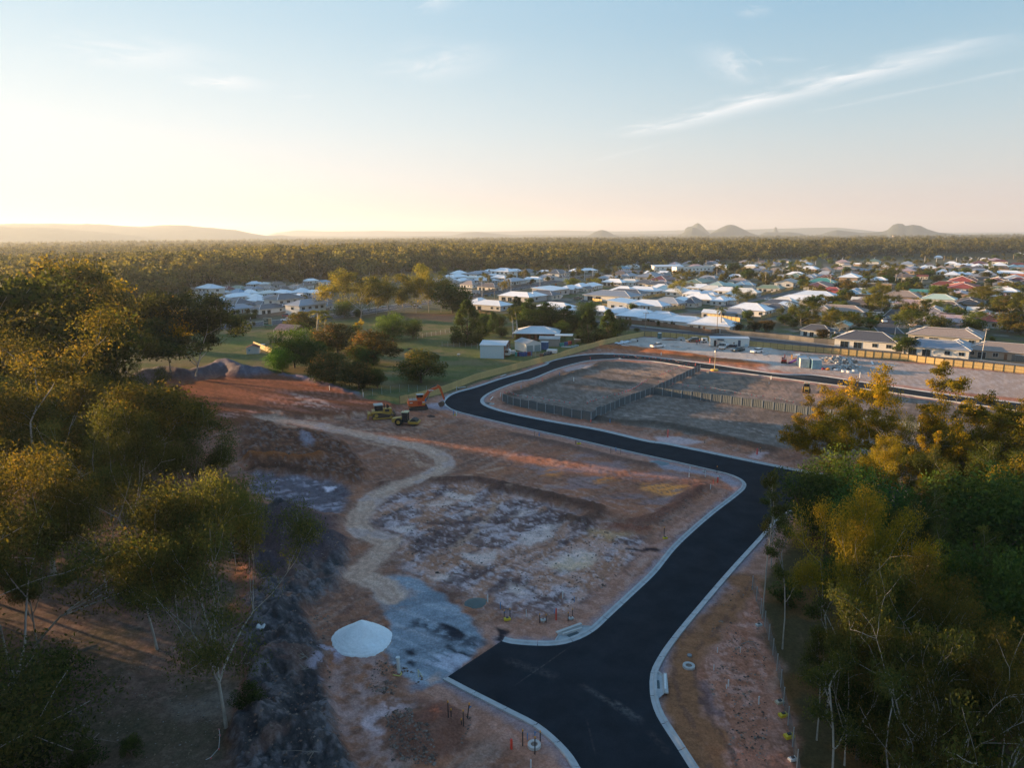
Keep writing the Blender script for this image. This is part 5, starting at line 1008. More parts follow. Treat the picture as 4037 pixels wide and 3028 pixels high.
EDGE=[P('S',*q)[:2] for q in [(-700,1300),(300,1240),(600,1180),(760,1128),(1100,1106),(1330,1095),(1500,1085),(1700,1068),(2200,1058),(2450,1046),(2900,1027),(3300,1013),(3700,1006),(4100,1002),(4700,1002)]]
ea_=np.array([math.atan2(p[0],p[1]) for p in EDGE]);er_=np.array([dist(p) for p in EDGE])
rs_=np.random.RandomState(9);pts,scs=[],[]
r=300.0
while r<9500:
 s=max(10.5,r*.0135);a=-R(48)+rs_.rand()*s/r
 while a<R(48):
  x_=r*math.sin(a)+rs_.normal()*s*.35;y_=r*math.cos(a)+rs_.normal()*s*.35;aa=math.atan2(x_,y_);r_=math.hypot(x_,y_)
  if r_>np.interp(aa,ea_,er_)*(1+.05*rs_.normal()+.12*(vnoise(np.array([aa*25]),np.array([3.]),1)[0]-.5)):
   d_=vnoise(np.array([x_*.004]),np.array([y_*.004]),3)[0]
   clear=.35 if (r_>1100 and aa>R(12)) else .22
   if d_>clear: pts.append((x_,y_,-.3));scs.append(rs_.uniform(.75,1.55)*(.75+.5*d_))
  a+=s/r
 r+=s
scatter_obj('distant_woodland',pts,scs,4,'hazy open gum woodland spreading to the foot of the hills','woodland')
pts,scs=[],[]
for i in range(5200):
 a=rs_.uniform(-95,-38);r=40+290*rs_.rand()**1.6;x_,y_=r*math.sin(R(a)),r*math.cos(R(a))
 if toimg((x_,y_,10))[0]>-300 or r>300 or (a>-60 and r>120): continue
 if any((x_-p[0])**2+(y_-p[1])**2<34 for p in pts): continue
 if a>-50 and r>190: continue
 pts.append((x_,y_,-.2));scs.append(rs_.uniform(1.0,1.3) if r<170 else rs_.uniform(.75,1.0))
scatter_obj('left_forest_beyond',pts,scs,6,'gum forest continuing past the left frame edge','forest',tn_)  # unseen trees, their heights and gaps shaped for the shade they cast
# ------------------------------------------------------------------ houses
ROOFM=mat('roof_sheet',(1,1,1),.45,noise=.07,nscale=.8,objcol=True,spec=.5)
TILEM=mat('roof_tile',(1,1,1),.8,noise=.22,nscale=2.5,objcol=True)
WALLM=mat('render_wall',(1,1,1),.85,noise=.06,objcol=True)
GLASS=mat('dark_glass',(0.02,0.028,0.035),.12,noise=.2,spec=.8);FRAME=mat('white_frame',(.62,.62,.6),.6)
GARD=mat('garage_panel',(.55,.54,.52),.6,noise=.05);DOORM=mat('timber_door',(.22,.09,.04),.6);CAPM=mat('ridge_cap',(.62,.63,.65),.5);GUT=mat('gutter',(.45,.46,.48),.5)
SOLAR=mat('solar_panel',(.015,.025,.05),.15,spec=.8)
def hip(mb,caps,x0,x1,y0,y1,z,pitch=.45,oh=.6):
 x0-=oh;x1+=oh;y0-=oh;y1+=oh;w_,l_=y1-y0,x1-x0
 if l_ >= w_: r=w_/2;A=(x0+r,(y0+y1)/2);B=(x1-r,(y0+y1)/2)
 else: r=l_/2;A=((x0+x1)/2,y0+r);B=((x0+x1)/2,y1-r)
 h=r*pitch;a=(A[0],A[1],z+h);b=(B[0],B[1],z+h);t=.12
 c=[(x0,y0,z),(x1,y0,z),(x1,y1,z),(x0,y1,z)];k=len(mb.v)
 lo=[(p[0],p[1],z-t) for p in c]
 if l_ >= w_: mb.add(c+[a,b]+lo,[(0,1,5,4),(1,2,5),(2,3,4,5),(3,0,4),(0,6,7,1),(1,7,8,2),(2,8,9,3),(3,9,6,0),(6,9,8,7)]);ed=[(c[0],a),(c[3],a),(c[1],b),(c[2],b),(a,b)]
 else: mb.add(c+[a,b]+lo,[(0,1,4),(1,2,5,4),(2,3,5),(3,0,4,5),(0,6,7,1),(1,7,8,2),(2,8,9,3),(3,9,6,0),(6,9,8,7)]);ed=[(c[0],a),(c[1],a),(c[3],b),(c[2],b),(a,b)]
 for p,q in ed:
  if math.dist(p,q)>.3: caps.obox((p[0],p[1],p[2]+.05),(q[0],q[1],q[2]+.05),.22,.08)
def gable(mb,wl,caps,x0,x1,y0,y1,z,pitch=.40,oh=.45,axis='x'):
 if axis=='x':
  m=(y0+y1)/2;r=(y1-y0)/2+oh;h=r*pitch;hw=(y1-y0)/2*pitch;X0,X1=x0-oh,x1+oh
  mb.add([(X0,m-r,z),(X1,m-r,z),(X1,m,z+h),(X0,m,z+h),(X0,m+r,z),(X1,m+r,z)]+[(X0,m-r,z-.1),(X1,m-r,z-.1),(X1,m,z+h-.1),(X0,m,z+h-.1),(X0,m+r,z-.1),(X1,m+r,z-.1)],[(0,1,2,3),(3,2,5,4),(6,9,8,7),(9,10,11,8),(0,6,7,1),(4,5,11,10),(0,3,9,6),(3,4,10,9),(1,7,8,2),(2,8,11,5)])
  caps.obox((X0,m,z+h+.04),(X1,m,z+h+.04),.25,.08)
  for xx in (x0,x1): wl.add([(xx,y0,z-.12),(xx,y1,z-.12),(xx,m,z-.12+hw+oh*pitch*.6)],[(0,1,2)])
 else:
  m=(x0+x1)/2;r=(x1-x0)/2+oh;h=r*pitch;hw=(x1-x0)/2*pitch;Y0,Y1=y0-oh,y1+oh
  mb.add([(m-r,Y0,z),(m-r,Y1,z),(m,Y1,z+h),(m,Y0,z+h),(m+r,Y0,z),(m+r,Y1,z)]+[(m-r,Y0,z-.1),(m-r,Y1,z-.1),(m,Y1,z+h-.1),(m,Y0,z+h-.1),(m+r,Y0,z-.1),(m+r,Y1,z-.1)],[(0,3,2,1),(3,4,5,2),(6,7,8,9),(9,8,11,10),(0,1,7,6),(4,10,11,5),(0,6,9,3),(3,9,10,4),(1,2,8,7),(2,5,11,8)])
  caps.obox((m,Y0,z+h+.04),(m,Y1,z+h+.04),.25,.08)
  for yy in (y0,y1): wl.add([(x0,yy,z-.12),(x1,yy,z-.12),(m,yy,z-.12+hw+oh*pitch*.6)],[(0,1,2)])
def window_mesh(w_,h_,nm='window'):
 mb=MB();mb.box(-w_/2-.07,w_/2+.07,-.05,0,-.07,h_+.07,0);mb.box(-w_/2,-.03,-.065,-.045,0,h_,1);mb.box(.03,w_/2,-.065,-.045,0,h_,1)
 return mb.mesh(nm,[FRAME,GLASS])
WIN={'w': window_mesh(1.5,1.2),'s': window_mesh(.9,1.5),'t': window_mesh(2.4,2.0)}
gd=MB()
for i in range(4): gd.box(-2.4,2.4,-.06,0,i*.55,i*.55+.53)
GDOOR=gd.mesh('garage_door',GARD)
dm=MB();dm.box(-.45,.45,-.06,0,0,2.05);DOOR=dm.mesh('door',DOORM)
sm=MB()
for i in range(4):
 for j in range(2): sm.box(i*1.05,i*1.05+1.0,j*1.7,j*1.7+1.65,0,.06)
SOLM=sm.mesh('solar_panel',SOLAR)
def house_variant(kind):
 wl,rf,cp=MB(),MB(),MB();att=[]   # attachments: (mesh key, x, y, z, rot)
 h=2.75
 def side(y,xs_,what,rz,z=.85): 
  for x in xs_: att.append((what,x,y,z,rz))
 if kind=='hip': L,W=18,12;wl.box(-9,9,-6,6,0,h);hip(rf,cp,-9,9,-6,6,h)
 elif kind=='wing': L,W=18,13;wl.box(-9,9,-3.5,6.5,0,h);wl.box(2.5,9-.02,-7.5,-3.5,0,h-.02);hip(rf,cp,-9,9,-3.5,6.5,h);hip(rf,cp,2.5,8.95,-7.5,1,h+.01)
 elif kind=='gablewing': L,W=19,12;wl.box(-9.5,9.5,-4,6,0,h);wl.box(-7.5,-2,-6.6,-4,0,h-.02);hip(rf,cp,-9.5,9.5,-4,6,h);gable(rf,wl,cp,-7.5,-2,-6.6,0,h+.01,axis='y')
 elif kind=='long': L,W=22,11;wl.box(-11,11,-5.5,5.5,0,h);hip(rf,cp,-11,11,-5.5,5.5,h,.36)
 elif kind=='ell': L,W=19,15;wl.box(-9.5,9.5,-1,7.5,0,h);wl.box(-9.48,-1.5,-7.5,-1,0,h-.02);hip(rf,cp,-9.5,9.5,-1,7.5,h);hip(rf,cp,-9.48,-1.5,-7.5,3,h+.01)
 elif kind=='gable': L,W=15,9;wl.box(-7.5,7.5,-4.5,4.5,0,h);gable(rf,wl,cp,-7.5,7.5,-4.5,4.5,h+.1,.34)
 elif kind=='flat': L,W=16,10;h=3.2;wl.box(-8,8,-5,5,0,h);rf.add([(-8.4,-5.6,h+.1),(8.4,-5.6,h+.1),(8.4,5.6,h+1.2),(-8.4,5.6,h+1.2),(-8.4,-5.6,h-.05),(8.4,-5.6,h-.05),(8.4,5.6,h+1.05),(-8.4,5.6,h+1.05)],[(0,1,2,3),(4,7,6,5),(0,4,5,1),(1,5,6,2),(2,6,7,3),(3,7,4,0)]);wl.add([(-8,5,h),(8,5,h),(8,5,h+1.0),(-8,5,h+1.0),(-8,-5,h),(8,-5,h)],[(0,1,2,3),(0,3,4),(1,5,2)])
 elif kind=='two': L,W=14,9;wl.box(-7,7,-4.5,4.5,0,5.5);hip(rf,cp,-7,7,-4.5,4.5,5.5);wl.box(-7.02,0,-7.5,-4.5,0,h);hip(rf,cp,-7,0,-7.5,-4.3,h)
 if kind=='two':
  for z in (.9,3.6): side(-4.52,(2,5) if z<1 else (-5,-1.5,2,5),'w',0,z);side(4.52,(-5,-1,3),'w',math.pi,z)
  for z in (.9,3.6): att.append(('w',-7.03,0,z,-math.pi/2));att.append(('w',7.03,0,z,math.pi/2))
  att.append(('g',-3.5,-7.52,0,0))
 else:
  y0={'hip': -6,'wing': -3.5,'gablewing': -4,'long': -5.5,'ell': -1,'gable': -4.5,'flat': -5}[kind];y1={'hip': 6,'wing': 6.5,'gablewing': 6,'long': 5.5,'ell': 7.5,'gable': 4.5,'flat': 5}[kind];x1=L/2
  fx={'hip': ((-7,'w'),(-3.6,'s'),(-1.6,'d'),(4.5,'g')),'wing': ((-7,'w'),(-3.2,'t'),(0.6,'d')),'gablewing': ((0,'d'),(2.4,'s'),(6.2,'g')),'long': ((-9,'w'),(-6,'t'),(-2,'w'),(1,'d'),(6,'g')),'ell': ((1,'d'),(4,'t'),(7.6,'s')),'gable': ((-5,'w'),(-1,'t'),(1.8,'d'),(5,'w')),'flat': ((-6,'s'),(-3,'t'),(0,'d'),(4.5,'w'))}[kind]
  for x,wk in fx: att.append((wk,x,y0-.02,0 if wk in 'gdt' else .85,0))
  for x in (-x1+2,-x1+6,x1-7,x1-3): att.append(('w' if x<0 else 't',x,y1+.02,.85 if x<0 else .05,math.pi))
  for y in ((y0+y1)/2-2,(y0+y1)/2+2.2): att.append(('w',-x1-.02,y,.85,-math.pi/2));att.append(('s',x1+.02,y,.7,math.pi/2))
  if kind=='wing': att.append(('g',5.75,-7.52,0,0))
  if kind=='gablewing': att.append(('t',-4.75,-6.62,.1,0))
  if kind=='ell': att.append(('g',-5.5,-7.52,0,0))
 gt=MB();
 for x0,x1,yy0,yy1,z in ([(-L/2-.56,L/2+.56,y0-.56 if kind != 'two' else -5.06,y1+.56 if kind != 'two' else 5.06,(5.5 if kind=='two' else h))] if kind not in ('flat','gable') else []):
  for a,b in (((x0,yy0),(x1,yy0)),((x1,yy0),(x1,yy1)),((x1,yy1),(x0,yy1)),((x0,yy1),(x0,yy0))): gt.obox((a[0],a[1],z-.03),(b[0],b[1],z-.03),.12,.14)
 tiled=None
 return dict(L=L,W=W,h=h,wall=wl.mesh('wall',WALLM),roof=(rf,),cap=cp.mesh('ridge_cap',CAPM) if cp.v else None,gutter=gt.mesh('gutter',GUT) if gt.v else None,att=att,
    roof_sheet=rf.mesh('roof',ROOFM),roof_tile=rf.mesh('roof',TILEM))
HV={k: house_variant(k) for k in ('hip','wing','gablewing','long','ell','gable','flat','two')}
AK={'w': ('window',WIN['w']),'s': ('window',WIN['s']),'t': ('window',WIN['t']),'g': ('garage_door',GDOOR),'d': ('door',DOOR)}
RC={'white': (.84,.86,.88),'pale': (.66,.71,.76),'cream': (.66,.64,.58),'grey': (.33,.36,.40),'dark': (.075,.08,.095),'blue': (.14,.28,.40),'brown': (.13,.10,.085),'tan': (.30,.235,.20),'red': (.33,.06,.045),'maroon': (.15,.035,.03),
      'orange': (.42,.13,.06),'green': (.16,.22,.15),'teal': (.06,.26,.22),'pgreen': (.40,.52,.44),'slate': (.23,.25,.29),'pink': (.42,.30,.30)}
WORD={'white': 'white','pale': 'pale grey-blue','cream': 'cream','grey': 'mid-grey','dark': 'charcoal','blue': 'blue','brown': 'brown','tan': 'tan','red': 'red','maroon': 'dark red','orange': 'orange','green': 'olive green','teal': 'teal','pgreen': 'pale green','slate': 'slate-grey','pink': 'pinkish'}
HR=random.Random(12);PLACED=[]
def put_house(z,x,y,wpx,colr,kind=None,axis=None,label=None,walls=None,group=None,gid=''):
 c=P(z,x,y,3.4 if kind != 'two' else 5.5);d=dist(c);s_=ZON[z][2];Wd=wpx/s_*d/FOC
 kind=kind or HR.choice(['hip','wing','gablewing','long','ell','hip'] if Wd>9 else ['hip','gable'])
 v=HV[kind];ray=math.atan2(c[0],c[1])
 ax={'A': AZ_A,'B': AZ_B,None: (AZ_B if HR.random()<.55 else AZ_A)}[axis]
 app=v['L']*abs(math.sin(ax-ray))+v['W']*abs(math.cos(ax-ray))
 sc=max(.55,min(1.45,1.12*Wd/app));r=.5*math.sqrt(v['L']*v['W'])*sc
 for (a,b,rr_) in PLACED:
  q=math.hypot(a-c[0],b-c[1])
  if q<(r+rr_)*.84: sc=max(.5,sc*max(.6,q/((r+rr_)*.84)))
 r=.5*math.sqrt(v['L']*v['W'])*sc;PLACED.append((c[0],c[1],r))
 rz=math.pi/2-ax;rz+=0 if HR.random()<.8 else math.pi
 o=empty('house',label or '','house',(c[0],c[1],0.0),rz,group,1.0);o.scale=(sc,sc,.55+.45*sc)
 tiled=colr in ('brown','tan','red','maroon','orange','dark') and z in ('e','f')
 jit=HR.uniform(.9,1.1);col=tuple(min(.88,q*jit) for q in RC[colr])
 wc=walls or HR.choice([(.62,.60,.56),(.68,.67,.65),(.50,.45,.38),(.38,.27,.20)] if z in 'ef' else [(.70,.69,.67),(.62,.61,.59),(.55,.52,.47),(.40,.40,.41)])
 w_=link('wall',v['wall'],o);w_.color=(*wc,1)
 r_=link('roof',v['roof_tile' if tiled else 'roof_sheet'],o);r_.color=(*col,1)
 if d<650 and v['cap']: link('ridge_cap',v['cap'],r_)
 if d<450 and v['gutter']: link('gutter',v['gutter'],r_)
 ca,sa=math.cos(rz),math.sin(rz)
 for wk,ax_,ay_,az_,ar in v['att']:
  nx,ny=math.sin(rz+ar),-math.cos(rz+ar)          # outward normal of that side
  if nx*(-c[0])+ny*(-c[1])<0 or d>780: continue
  nm,me=AK[wk];q=link(nm,me,o);q.location=(ax_,ay_,az_);q.rotation_euler=(0,0,ar)
  if d>560 and wk != 'w' and wk != 't': bpy.data.objects.remove(q)
 o['zz']=z;HOUSES.append((o,colr,kind,gid,toimg((c[0],c[1],3))[0],d));return o
HOUSES=[]
HL={
 'timber fence row': [('c',900,745,400,'pale','hip','B'),('c',1190,800,600,'white','hip','B'),('c',1520,835,600,'pale','hip','B'),('c',1850,870,620,'white','long','B'),('d',420,920,640,'white','hip','B'),('c',110,700,300,'white','wing','B'),('c',620,715,260,'white','hip','B')],
 'middle rows of the new estate': [('c',960,620,420,'white','flat','A'),('c',1310,650,560,'pale','gablewing','B'),('c',1610,610,430,'grey','hip','B'),('c',1760,590,420,'white','long','A'),('c',1950,600,380,'dark','hip','A'),('c',2080,555,480,'white','wing','B'),('c',800,520,740,'slate','long','B'),('c',1010,480,560,'dark','long','B'),
 ('c',960,445,400,'white','hip','B'),('c',1230,440,560,'white','long','B'),('c',1730,450,340,'white','hip','A'),('c',1500,402,300,'white','hip','B'),('d',140,485,300,'white','hip','B'),('d',330,490,320,'pale','hip','B'),('d',250,545,480,'cream','long','B'),('d',560,575,300,'white','wing','A'),('d',640,520,320,'white','gable','A'),('d',110,580,250,'dark','hip','A')],
 'back rows of the new estate': [('c',760,265,310,'grey','wing','B'),('c',830,320,340,'white','gablewing','B'),('c',1050,320,330,'cream','gablewing','B'),('c',1280,335,320,'dark','wing','B'),('c',1480,355,340,'dark','gablewing','B'),('c',1720,360,260,'white','flat','B'),('c',1890,380,320,'dark','wing','B'),('c',2090,400,380,'pale','wing','B'),('d',240,400,280,'white','hip','B'),('d',400,415,340,'cream','gablewing','B'),('d',610,440,350,'white','gablewing','B'),('d',890,460,380,'cream','gablewing','B'),
 ('c',1580,420,300,'blue','hip','B')],
 'row beside the estate street': [('d',690,745,470,'slate','long','B'),('d',400,745,150,'pale','gable','B'),('d',950,710,540,'white','hip','B'),('d',1090,690,400,'cream','long','A'),('d',1330,690,360,'dark','hip','B'),('d',1480,660,320,'white','hip','B'),('d',1390,620,420,'dark','long','B'),('d',1440,598,340,'cream','hip','B'),('d',1660,565,520,'white','long','B'),('d',1780,550,500,'cream','long','B'),('d',1900,505,500,'pale','long','B'),('d',1960,610,260,'white','hip','A')],
 'terrace left of the estate street': [('b',1330,520,620,'white','ell','B'),('b',1620,500,480,'dark','gablewing','B'),('b',1740,450,480,'white','flat','A'),('b',870,640,560,'white','long','B'),('b',700,600,300,'white','hip','A'),('b',1820,665,520,'white','long','B'),('c',20,440,420,'white','flat','A'),('c',180,415,330,'white','gablewing','A'),('c',330,395,330,'white','hip','A'),('c',480,370,300,'white','long','A'),('c',420,405,200,'dark','gable','A')],
 'rows by the curving road': [('b',160,215,170,'dark'),('b',400,195,220,'white'),('b',350,250,330,'white'),('b',260,295,250,'pale'),('b',470,298,240,'white'),('b',580,300,260,'grey'),('b',790,295,330,'pale'),('b',1030,255,300,'white'),('b',700,205,380,'slate'),('b',860,182,300,'white'),('b',1060,195,350,'white','two'),('b',1230,162,220,'white'),('b',1400,187,300,'dark'),('b',1480,275,260,'white'),('b',1190,305,360,'grey'),('b',1660,180,230,'white'),('b',1800,182,300,'dark'),('b',1850,215,280,'dark','two'),('b',1680,255,280,'slate'),('b',2120,165,240,'white'),
 ('b',860,385,340,'brown'),('b',560,350,250,'tan'),('b',730,345,220,'brown'),('b',540,450,300,'pale','flat'),('c',280,160,220,'white'),('c',440,150,240,'white'),('c',60,170,220,'dark'),('b',330,330,240,'tan'),('b',120,270,200,'blue'),('b',640,255,260,'cream'),('b',840,250,200,'dark')],
 'left-hand estate': [('a',480,355,310,'pale','two'),('a',370,425,180,'dark','two'),('a',720,338,150,'maroon'),('a',890,332,240,'green'),('a',1120,268,200,'pale'),('a',1300,275,160,'cream'),('a',1440,270,190,'brown'),('a',1090,335,250,'slate'),('a',1340,330,200,'tan'),('a',1700,330,290,'tan'),('a',1540,335,200,'brown'),('a',1930,222,160,'white'),('a',2130,240,150,'blue','flat'),('a',1070,390,240,'white'),('a',1300,395,230,'cream'),('a',1550,392,280,'white'),('a',1820,385,280,'pale'),('a',2040,390,310,'white'),('a',880,390,220,'blue'),('a',560,400,200,'brown'),
 ('a',700,440,200,'dark'),('a',880,445,380,'white','long'),('a',1140,458,220,'white'),('a',600,512,240,'white'),('a',740,512,230,'grey'),('a',450,500,230,'slate'),('a',1150,500,250,'white'),('a',1370,470,260,'slate'),('a',1600,452,300,'white'),('a',1790,442,240,'white'),('a',1850,480,280,'dark'),('a',1550,515,470,'dark','two'),('a',860,545,380,'dark'),('a',500,570,260,'dark','two'),('a',850,615,420,'slate','long'),('a',1190,560,240,'dark'),('a',1320,612,460,'dark','long'),('a',1860,595,480,'slate','two'),('a',2100,505,240,'dark'),('a',2160,565,280,'brown'),('a',2050,455,180,'dark'),('a',1860,290,150,'brown'),('a',230,365,200,'brown'),('a',1230,300,150,'tan')],
 'old suburb behind the estate': [('c',1520,290,320,'maroon'),('c',1350,252,380,'slate'),('c',1760,268,280,'dark'),('c',2040,325,360,'green','long'),('c',1030,232,260,'slate'),('c',900,240,180,'dark'),('c',1450,205,330,'white','gable'),('c',1050,100,180,'cream'),('c',1110,92,120,'white'),('c',1700,70,160,'pink'),('c',980,125,160,'blue'),
 ('d',1250,400,320,'green'),('d',490,362,250,'pgreen'),('d',660,368,230,'pgreen'),('d',900,352,300,'blue','ell'),('d',1060,212,150,'blue'),('d',740,232,150,'pale'),('d',2000,325,340,'teal'),('d',1960,380,340,'maroon','long'),('d',2060,268,240,'maroon'),('d',2140,450,300,'red'),('d',1490,335,330,'tan','gable'),('d',360,255,240,'slate'),('d',310,300,280,'brown'),('d',1830,125,200,'white'),('d',1510,118,120,'cream'),('d',1060,150,200,'pink'),('d',1330,150,180,'tan'),('d',1420,245,180,'slate'),('d',1810,255,160,'grey'),('d',2060,150,180,'tan'),('d',1300,60,150,'pink'),('d',970,90,160,'white'),('d',560,110,140,'white'),('d',480,90,160,'white'),('d',390,50,160,'pink'),('d',2050,190,160,'grey')],
 'suburb in front of the woods': [('e',360,575,360,'red','wing'),('e',780,595,420,'blue','ell'),('e',600,375,250,'white','two'),('e',1050,390,190,'white','two'),('e',1000,485,420,'white','flat'),('e',880,705,300,'tan'),('e',760,680,160,'cream','gable'),('e',800,750,460,'brown','long','B'),('e',430,865,640,'tan','ell','B'),('e',640,850,460,'brown','wing','B'),('e',1400,640,440,'tan','hip','B'),('e',1330,725,260,'pale','gable','B'),('e',1570,745,420,'pink','long','B'),('e',500,1060,210,'pgreen','gable'),('e',100,1135,400,'dark','wing','B'),('e',900,1290,760,'dark','wing','B'),
 ('e',120,410,260,'teal'),('e',230,365,280,'maroon'),('e',590,505,170,'maroon'),('e',720,535,90,'cream','gable'),('e',650,450,200,'pgreen'),('e',1350,255,400,'pink','long'),('e',650,235,220,'tan'),('e',980,240,180,'slate'),('e',230,245,180,'tan'),('e',1150,190,150,'white'),('e',1490,155,180,'grey'),('e',1370,190,160,'dark'),('e',1640,250,200,'dark'),('e',720,145,90,'white'),('e',560,160,120,'slate'),('e',800,240,160,'slate'),('e',1470,140,90,'cream'),('e',20,220,150,'white'),('e',60,330,180,'grey'),('e',240,300,140,'grey'),('e',1560,210,140,'slate')],
 'right-hand suburb': [('f',400,700,360,'pgreen','two','B'),('f',100,750,330,'pink','wing','B'),('f',490,800,420,'brown','wing','B'),('f',880,740,280,'brown'),('f',1010,835,180,'cream','gable'),('f',600,965,480,'maroon','long','B'),('f',560,1030,640,'pink','ell','B'),('f',750,1110,500,'brown','long','B'),('f',520,1220,760,'tan','ell','B'),('f',400,1390,720,'slate','ell','B'),('f',1420,1450,720,'tan','long','B'),('f',1250,1000,360,'red','wing'),('f',1440,575,250,'white','two'),('f',770,415,260,'red'),('f',500,460,280,'maroon'),('f',790,510,300,'red','long'),('f',1330,430,400,'maroon','long'),('f',1480,470,300,'dark'),
 ('f',660,312,210,'white'),('f',820,300,160,'white'),('f',990,325,170,'slate'),('f',1160,292,140,'white'),('f',1480,290,310,'white'),('f',1610,330,220,'orange'),('f',530,570,100,'white','gable'),('f',740,635,260,'pink','gable'),('f',240,195,170,'white'),('f',440,222,150,'tan'),('f',560,212,140,'tan'),('f',480,262,150,'white'),('f',600,140,140,'white'),('f',760,165,150,'pale'),('f',880,160,120,'white'),('f',1030,188,160,'white'),('f',1150,175,150,'white'),('f',1340,172,150,'white'),('f',1390,205,140,'brown'),('f',1630,192,180,'blue'),('f',1630,155,150,'maroon'),('f',900,225,250,'dark'),('f',1030,245,180,'slate'),
 ('f',850,58,90,'white'),('f',1120,68,90,'white'),('f',100,565,220,'teal','gable'),('f',1440,660,150,'maroon'),('f',1540,695,120,'white','gable'),('f',200,240,120,'pink'),('f',30,240,130,'slate'),('f',1700,240,110,'brown'),('f',150,330,100,'maroon'),('f',1050,385,260,'brown'),('f',1330,400,180,'slate'),('f',620,450,240,'slate'),('f',1660,1050,160,'maroon')],
}
for gid,lst in HL.items():
 for r in lst: put_house(*r,gid=gid,group='houses, '+gid)
HF=np.random.RandomState(31);nfill=0
for i in range(700):
 u=HF.uniform(2300,4300);v=HF.uniform(1020,1250) if u>3150 else HF.uniform(1022,1120)
 if v>1135 and u<3350: continue
 c=P('S',u,v,3)
 if any(math.hypot(c[0]-a,c[1]-b)<r_+9.5 for a,b,r_ in PLACED): continue
 if any(seg_dist(np.array([c[0]]),np.array([c[1]]),ln_)[0]<hw+9 for ln_,hw,_ in SUBROADS): continue
 put_house('S',u,v,15/dist(c)*FOC,HF.choice(['tan','brown','slate','maroon','grey','white','pink','green','pale','dark']),gid='old suburb filling in',group='houses, old suburb filling in');nfill+=1
 if nfill>62: break
for i,(u,v,c_) in enumerate([(90,1015,'white'),(180,1045,'pale'),(150,1062,'white'),(600,1032,'white'),(625,1050,'white'),(640,1040,'grey'),(1080,992,'white'),(1100,1018,'white'),(1180,994,'pale'),(1620,984,'white'),(1650,986,'white'),(1735,1028,'white'),(1755,1026,'pale'),(1760,1036,'white'),(1470,983,'white'),(3380,946,'white'),(3400,947,'pale'),(3360,948,'cream'),(3560,975,'tan'),(3640,970,'white'),(3720,958,'white'),(3740,962,'slate'),(3790,950,'cream'),(3820,945,'white'),(3850,960,'white'),(3880,985,'pale'),(3920,940,'cream'),(3960,960,'blue'),(3990,985,'white'),(4010,970,'white'),(4020,1000,'cream'),(3700,1010,'white')]):
 put_house('S',u,v,22,c_,'hip',gid='roofs peeping out of the woods',group='houses, roofs peeping out of the woods')
from collections import defaultdict
GR=defaultdict(list)
for hrec in HOUSES: GR[(hrec[3],hrec[1])].append(hrec)
KW={'two': 'two-storey house','gable': 'gable-roofed building','flat': 'skillion-roofed house','long': 'long hip-roofed house','ell': 'L-shaped hip-roofed house','wing': 'hip-roofed house with a front wing','gablewing': 'hip-roofed house with a front gable','hip': 'hip-roofed house'}
for (gid,colr),lst in GR.items():
 lst.sort(key=lambda r: r[4])
 for i,r in enumerate(lst):
  where={'timber fence row': 'along the brown timber fence','old suburb filling in': 'among older gardens','roofs peeping out of the woods': 'in distant woods','middle rows of the new estate': 'in the middle estate','back rows of the new estate': 'in the back estate','row beside the estate street': 'beside the estate street','terrace left of the estate street': 'in the left terrace','rows by the curving road': 'by the curving road','left-hand estate': 'in the left estate','old suburb behind the estate': 'in the old suburb','suburb in front of the woods': 'in the cul-de-sac suburb','right-hand suburb': 'in the right-hand suburb'}[gid]
  if len(lst)==1: r[0]['label']='the only %s-roofed %s %s' % (WORD[colr],KW[r[2]].replace('-roofed',''),where)
  else: r[0]['label']='%s %s roof, %s %s one from the left %s' % (WORD[colr],{'two': 'two-storey','gable': 'gable','flat': 'skillion','long': 'long hip','ell': 'L-shaped','wing': 'winged hip','gablewing': 'gable-fronted','hip': 'hip'}[r[2]],ordinal(i),WORD[colr],where)
  del r[0]['zz']
def near_house(z,x,y):
 c=P(z,x,y,3);return min(HOUSES,key=lambda r: (r[0].location[0]-c[0])**2+(r[0].location[1]-c[1])**2)[0]
for z,x,y,px_ in (('f',400,1390,2),('d',890,460,1),('b',1030,255,0),('e',600,375,0),('f',400,700,1)):
 h_=near_house(z,x,y);rf_=[c for c in h_.children if c.name.startswith('roof')][0]
 q=link('solar_panel',SOLM,h_);q.location=(px_-4,-5.2 if 'L-shaped' not in h_['label'] else -.6,3.0 if 'two-storey' not in h_['label'] else 5.75);q.rotation_euler=(math.atan(.4),0,0);q.scale=(1,.8,1)
cbm=empty('commercial_building','long white two-storey commercial building with flat parapet and small dark windows','building',tuple(P('c',1960,225)),math.pi/2-R(82))
mb=MB();mb.box(-19,19,-6,6,0,7.2);mb.box(-19.3,19.3,-6.3,-5.9,6.7,7.7);mb.box(14,19.4,-6.6,-6,0,7.9);wl_=part('wall',mb,mat('white_render',(.74,.73,.7),.8),cbm)
for i in range(9):
 for fl_ in (0,1):
  if fl_==0 and i % 3==1: continue
  q=link('window',WIN['w'] if fl_ else WIN['t'],cbm);q.location=(-16.5+i*3.7,-6.02,4.4 if fl_ else .3)
mb=MB();mb.box(-19,13.9,-7.4,-6.0,3.3,3.5);part('awning',mb,GUT,cbm)
cb2=empty('commercial_building','white hall with pale sloping roof left of the two-storey commercial building','building',tuple(P('c',1560,200)),math.pi/2-R(82))
mb=MB();mb.box(-13,13,-6,6,0,6.5);part('wall',mb,MATS['white_render'],cb2)
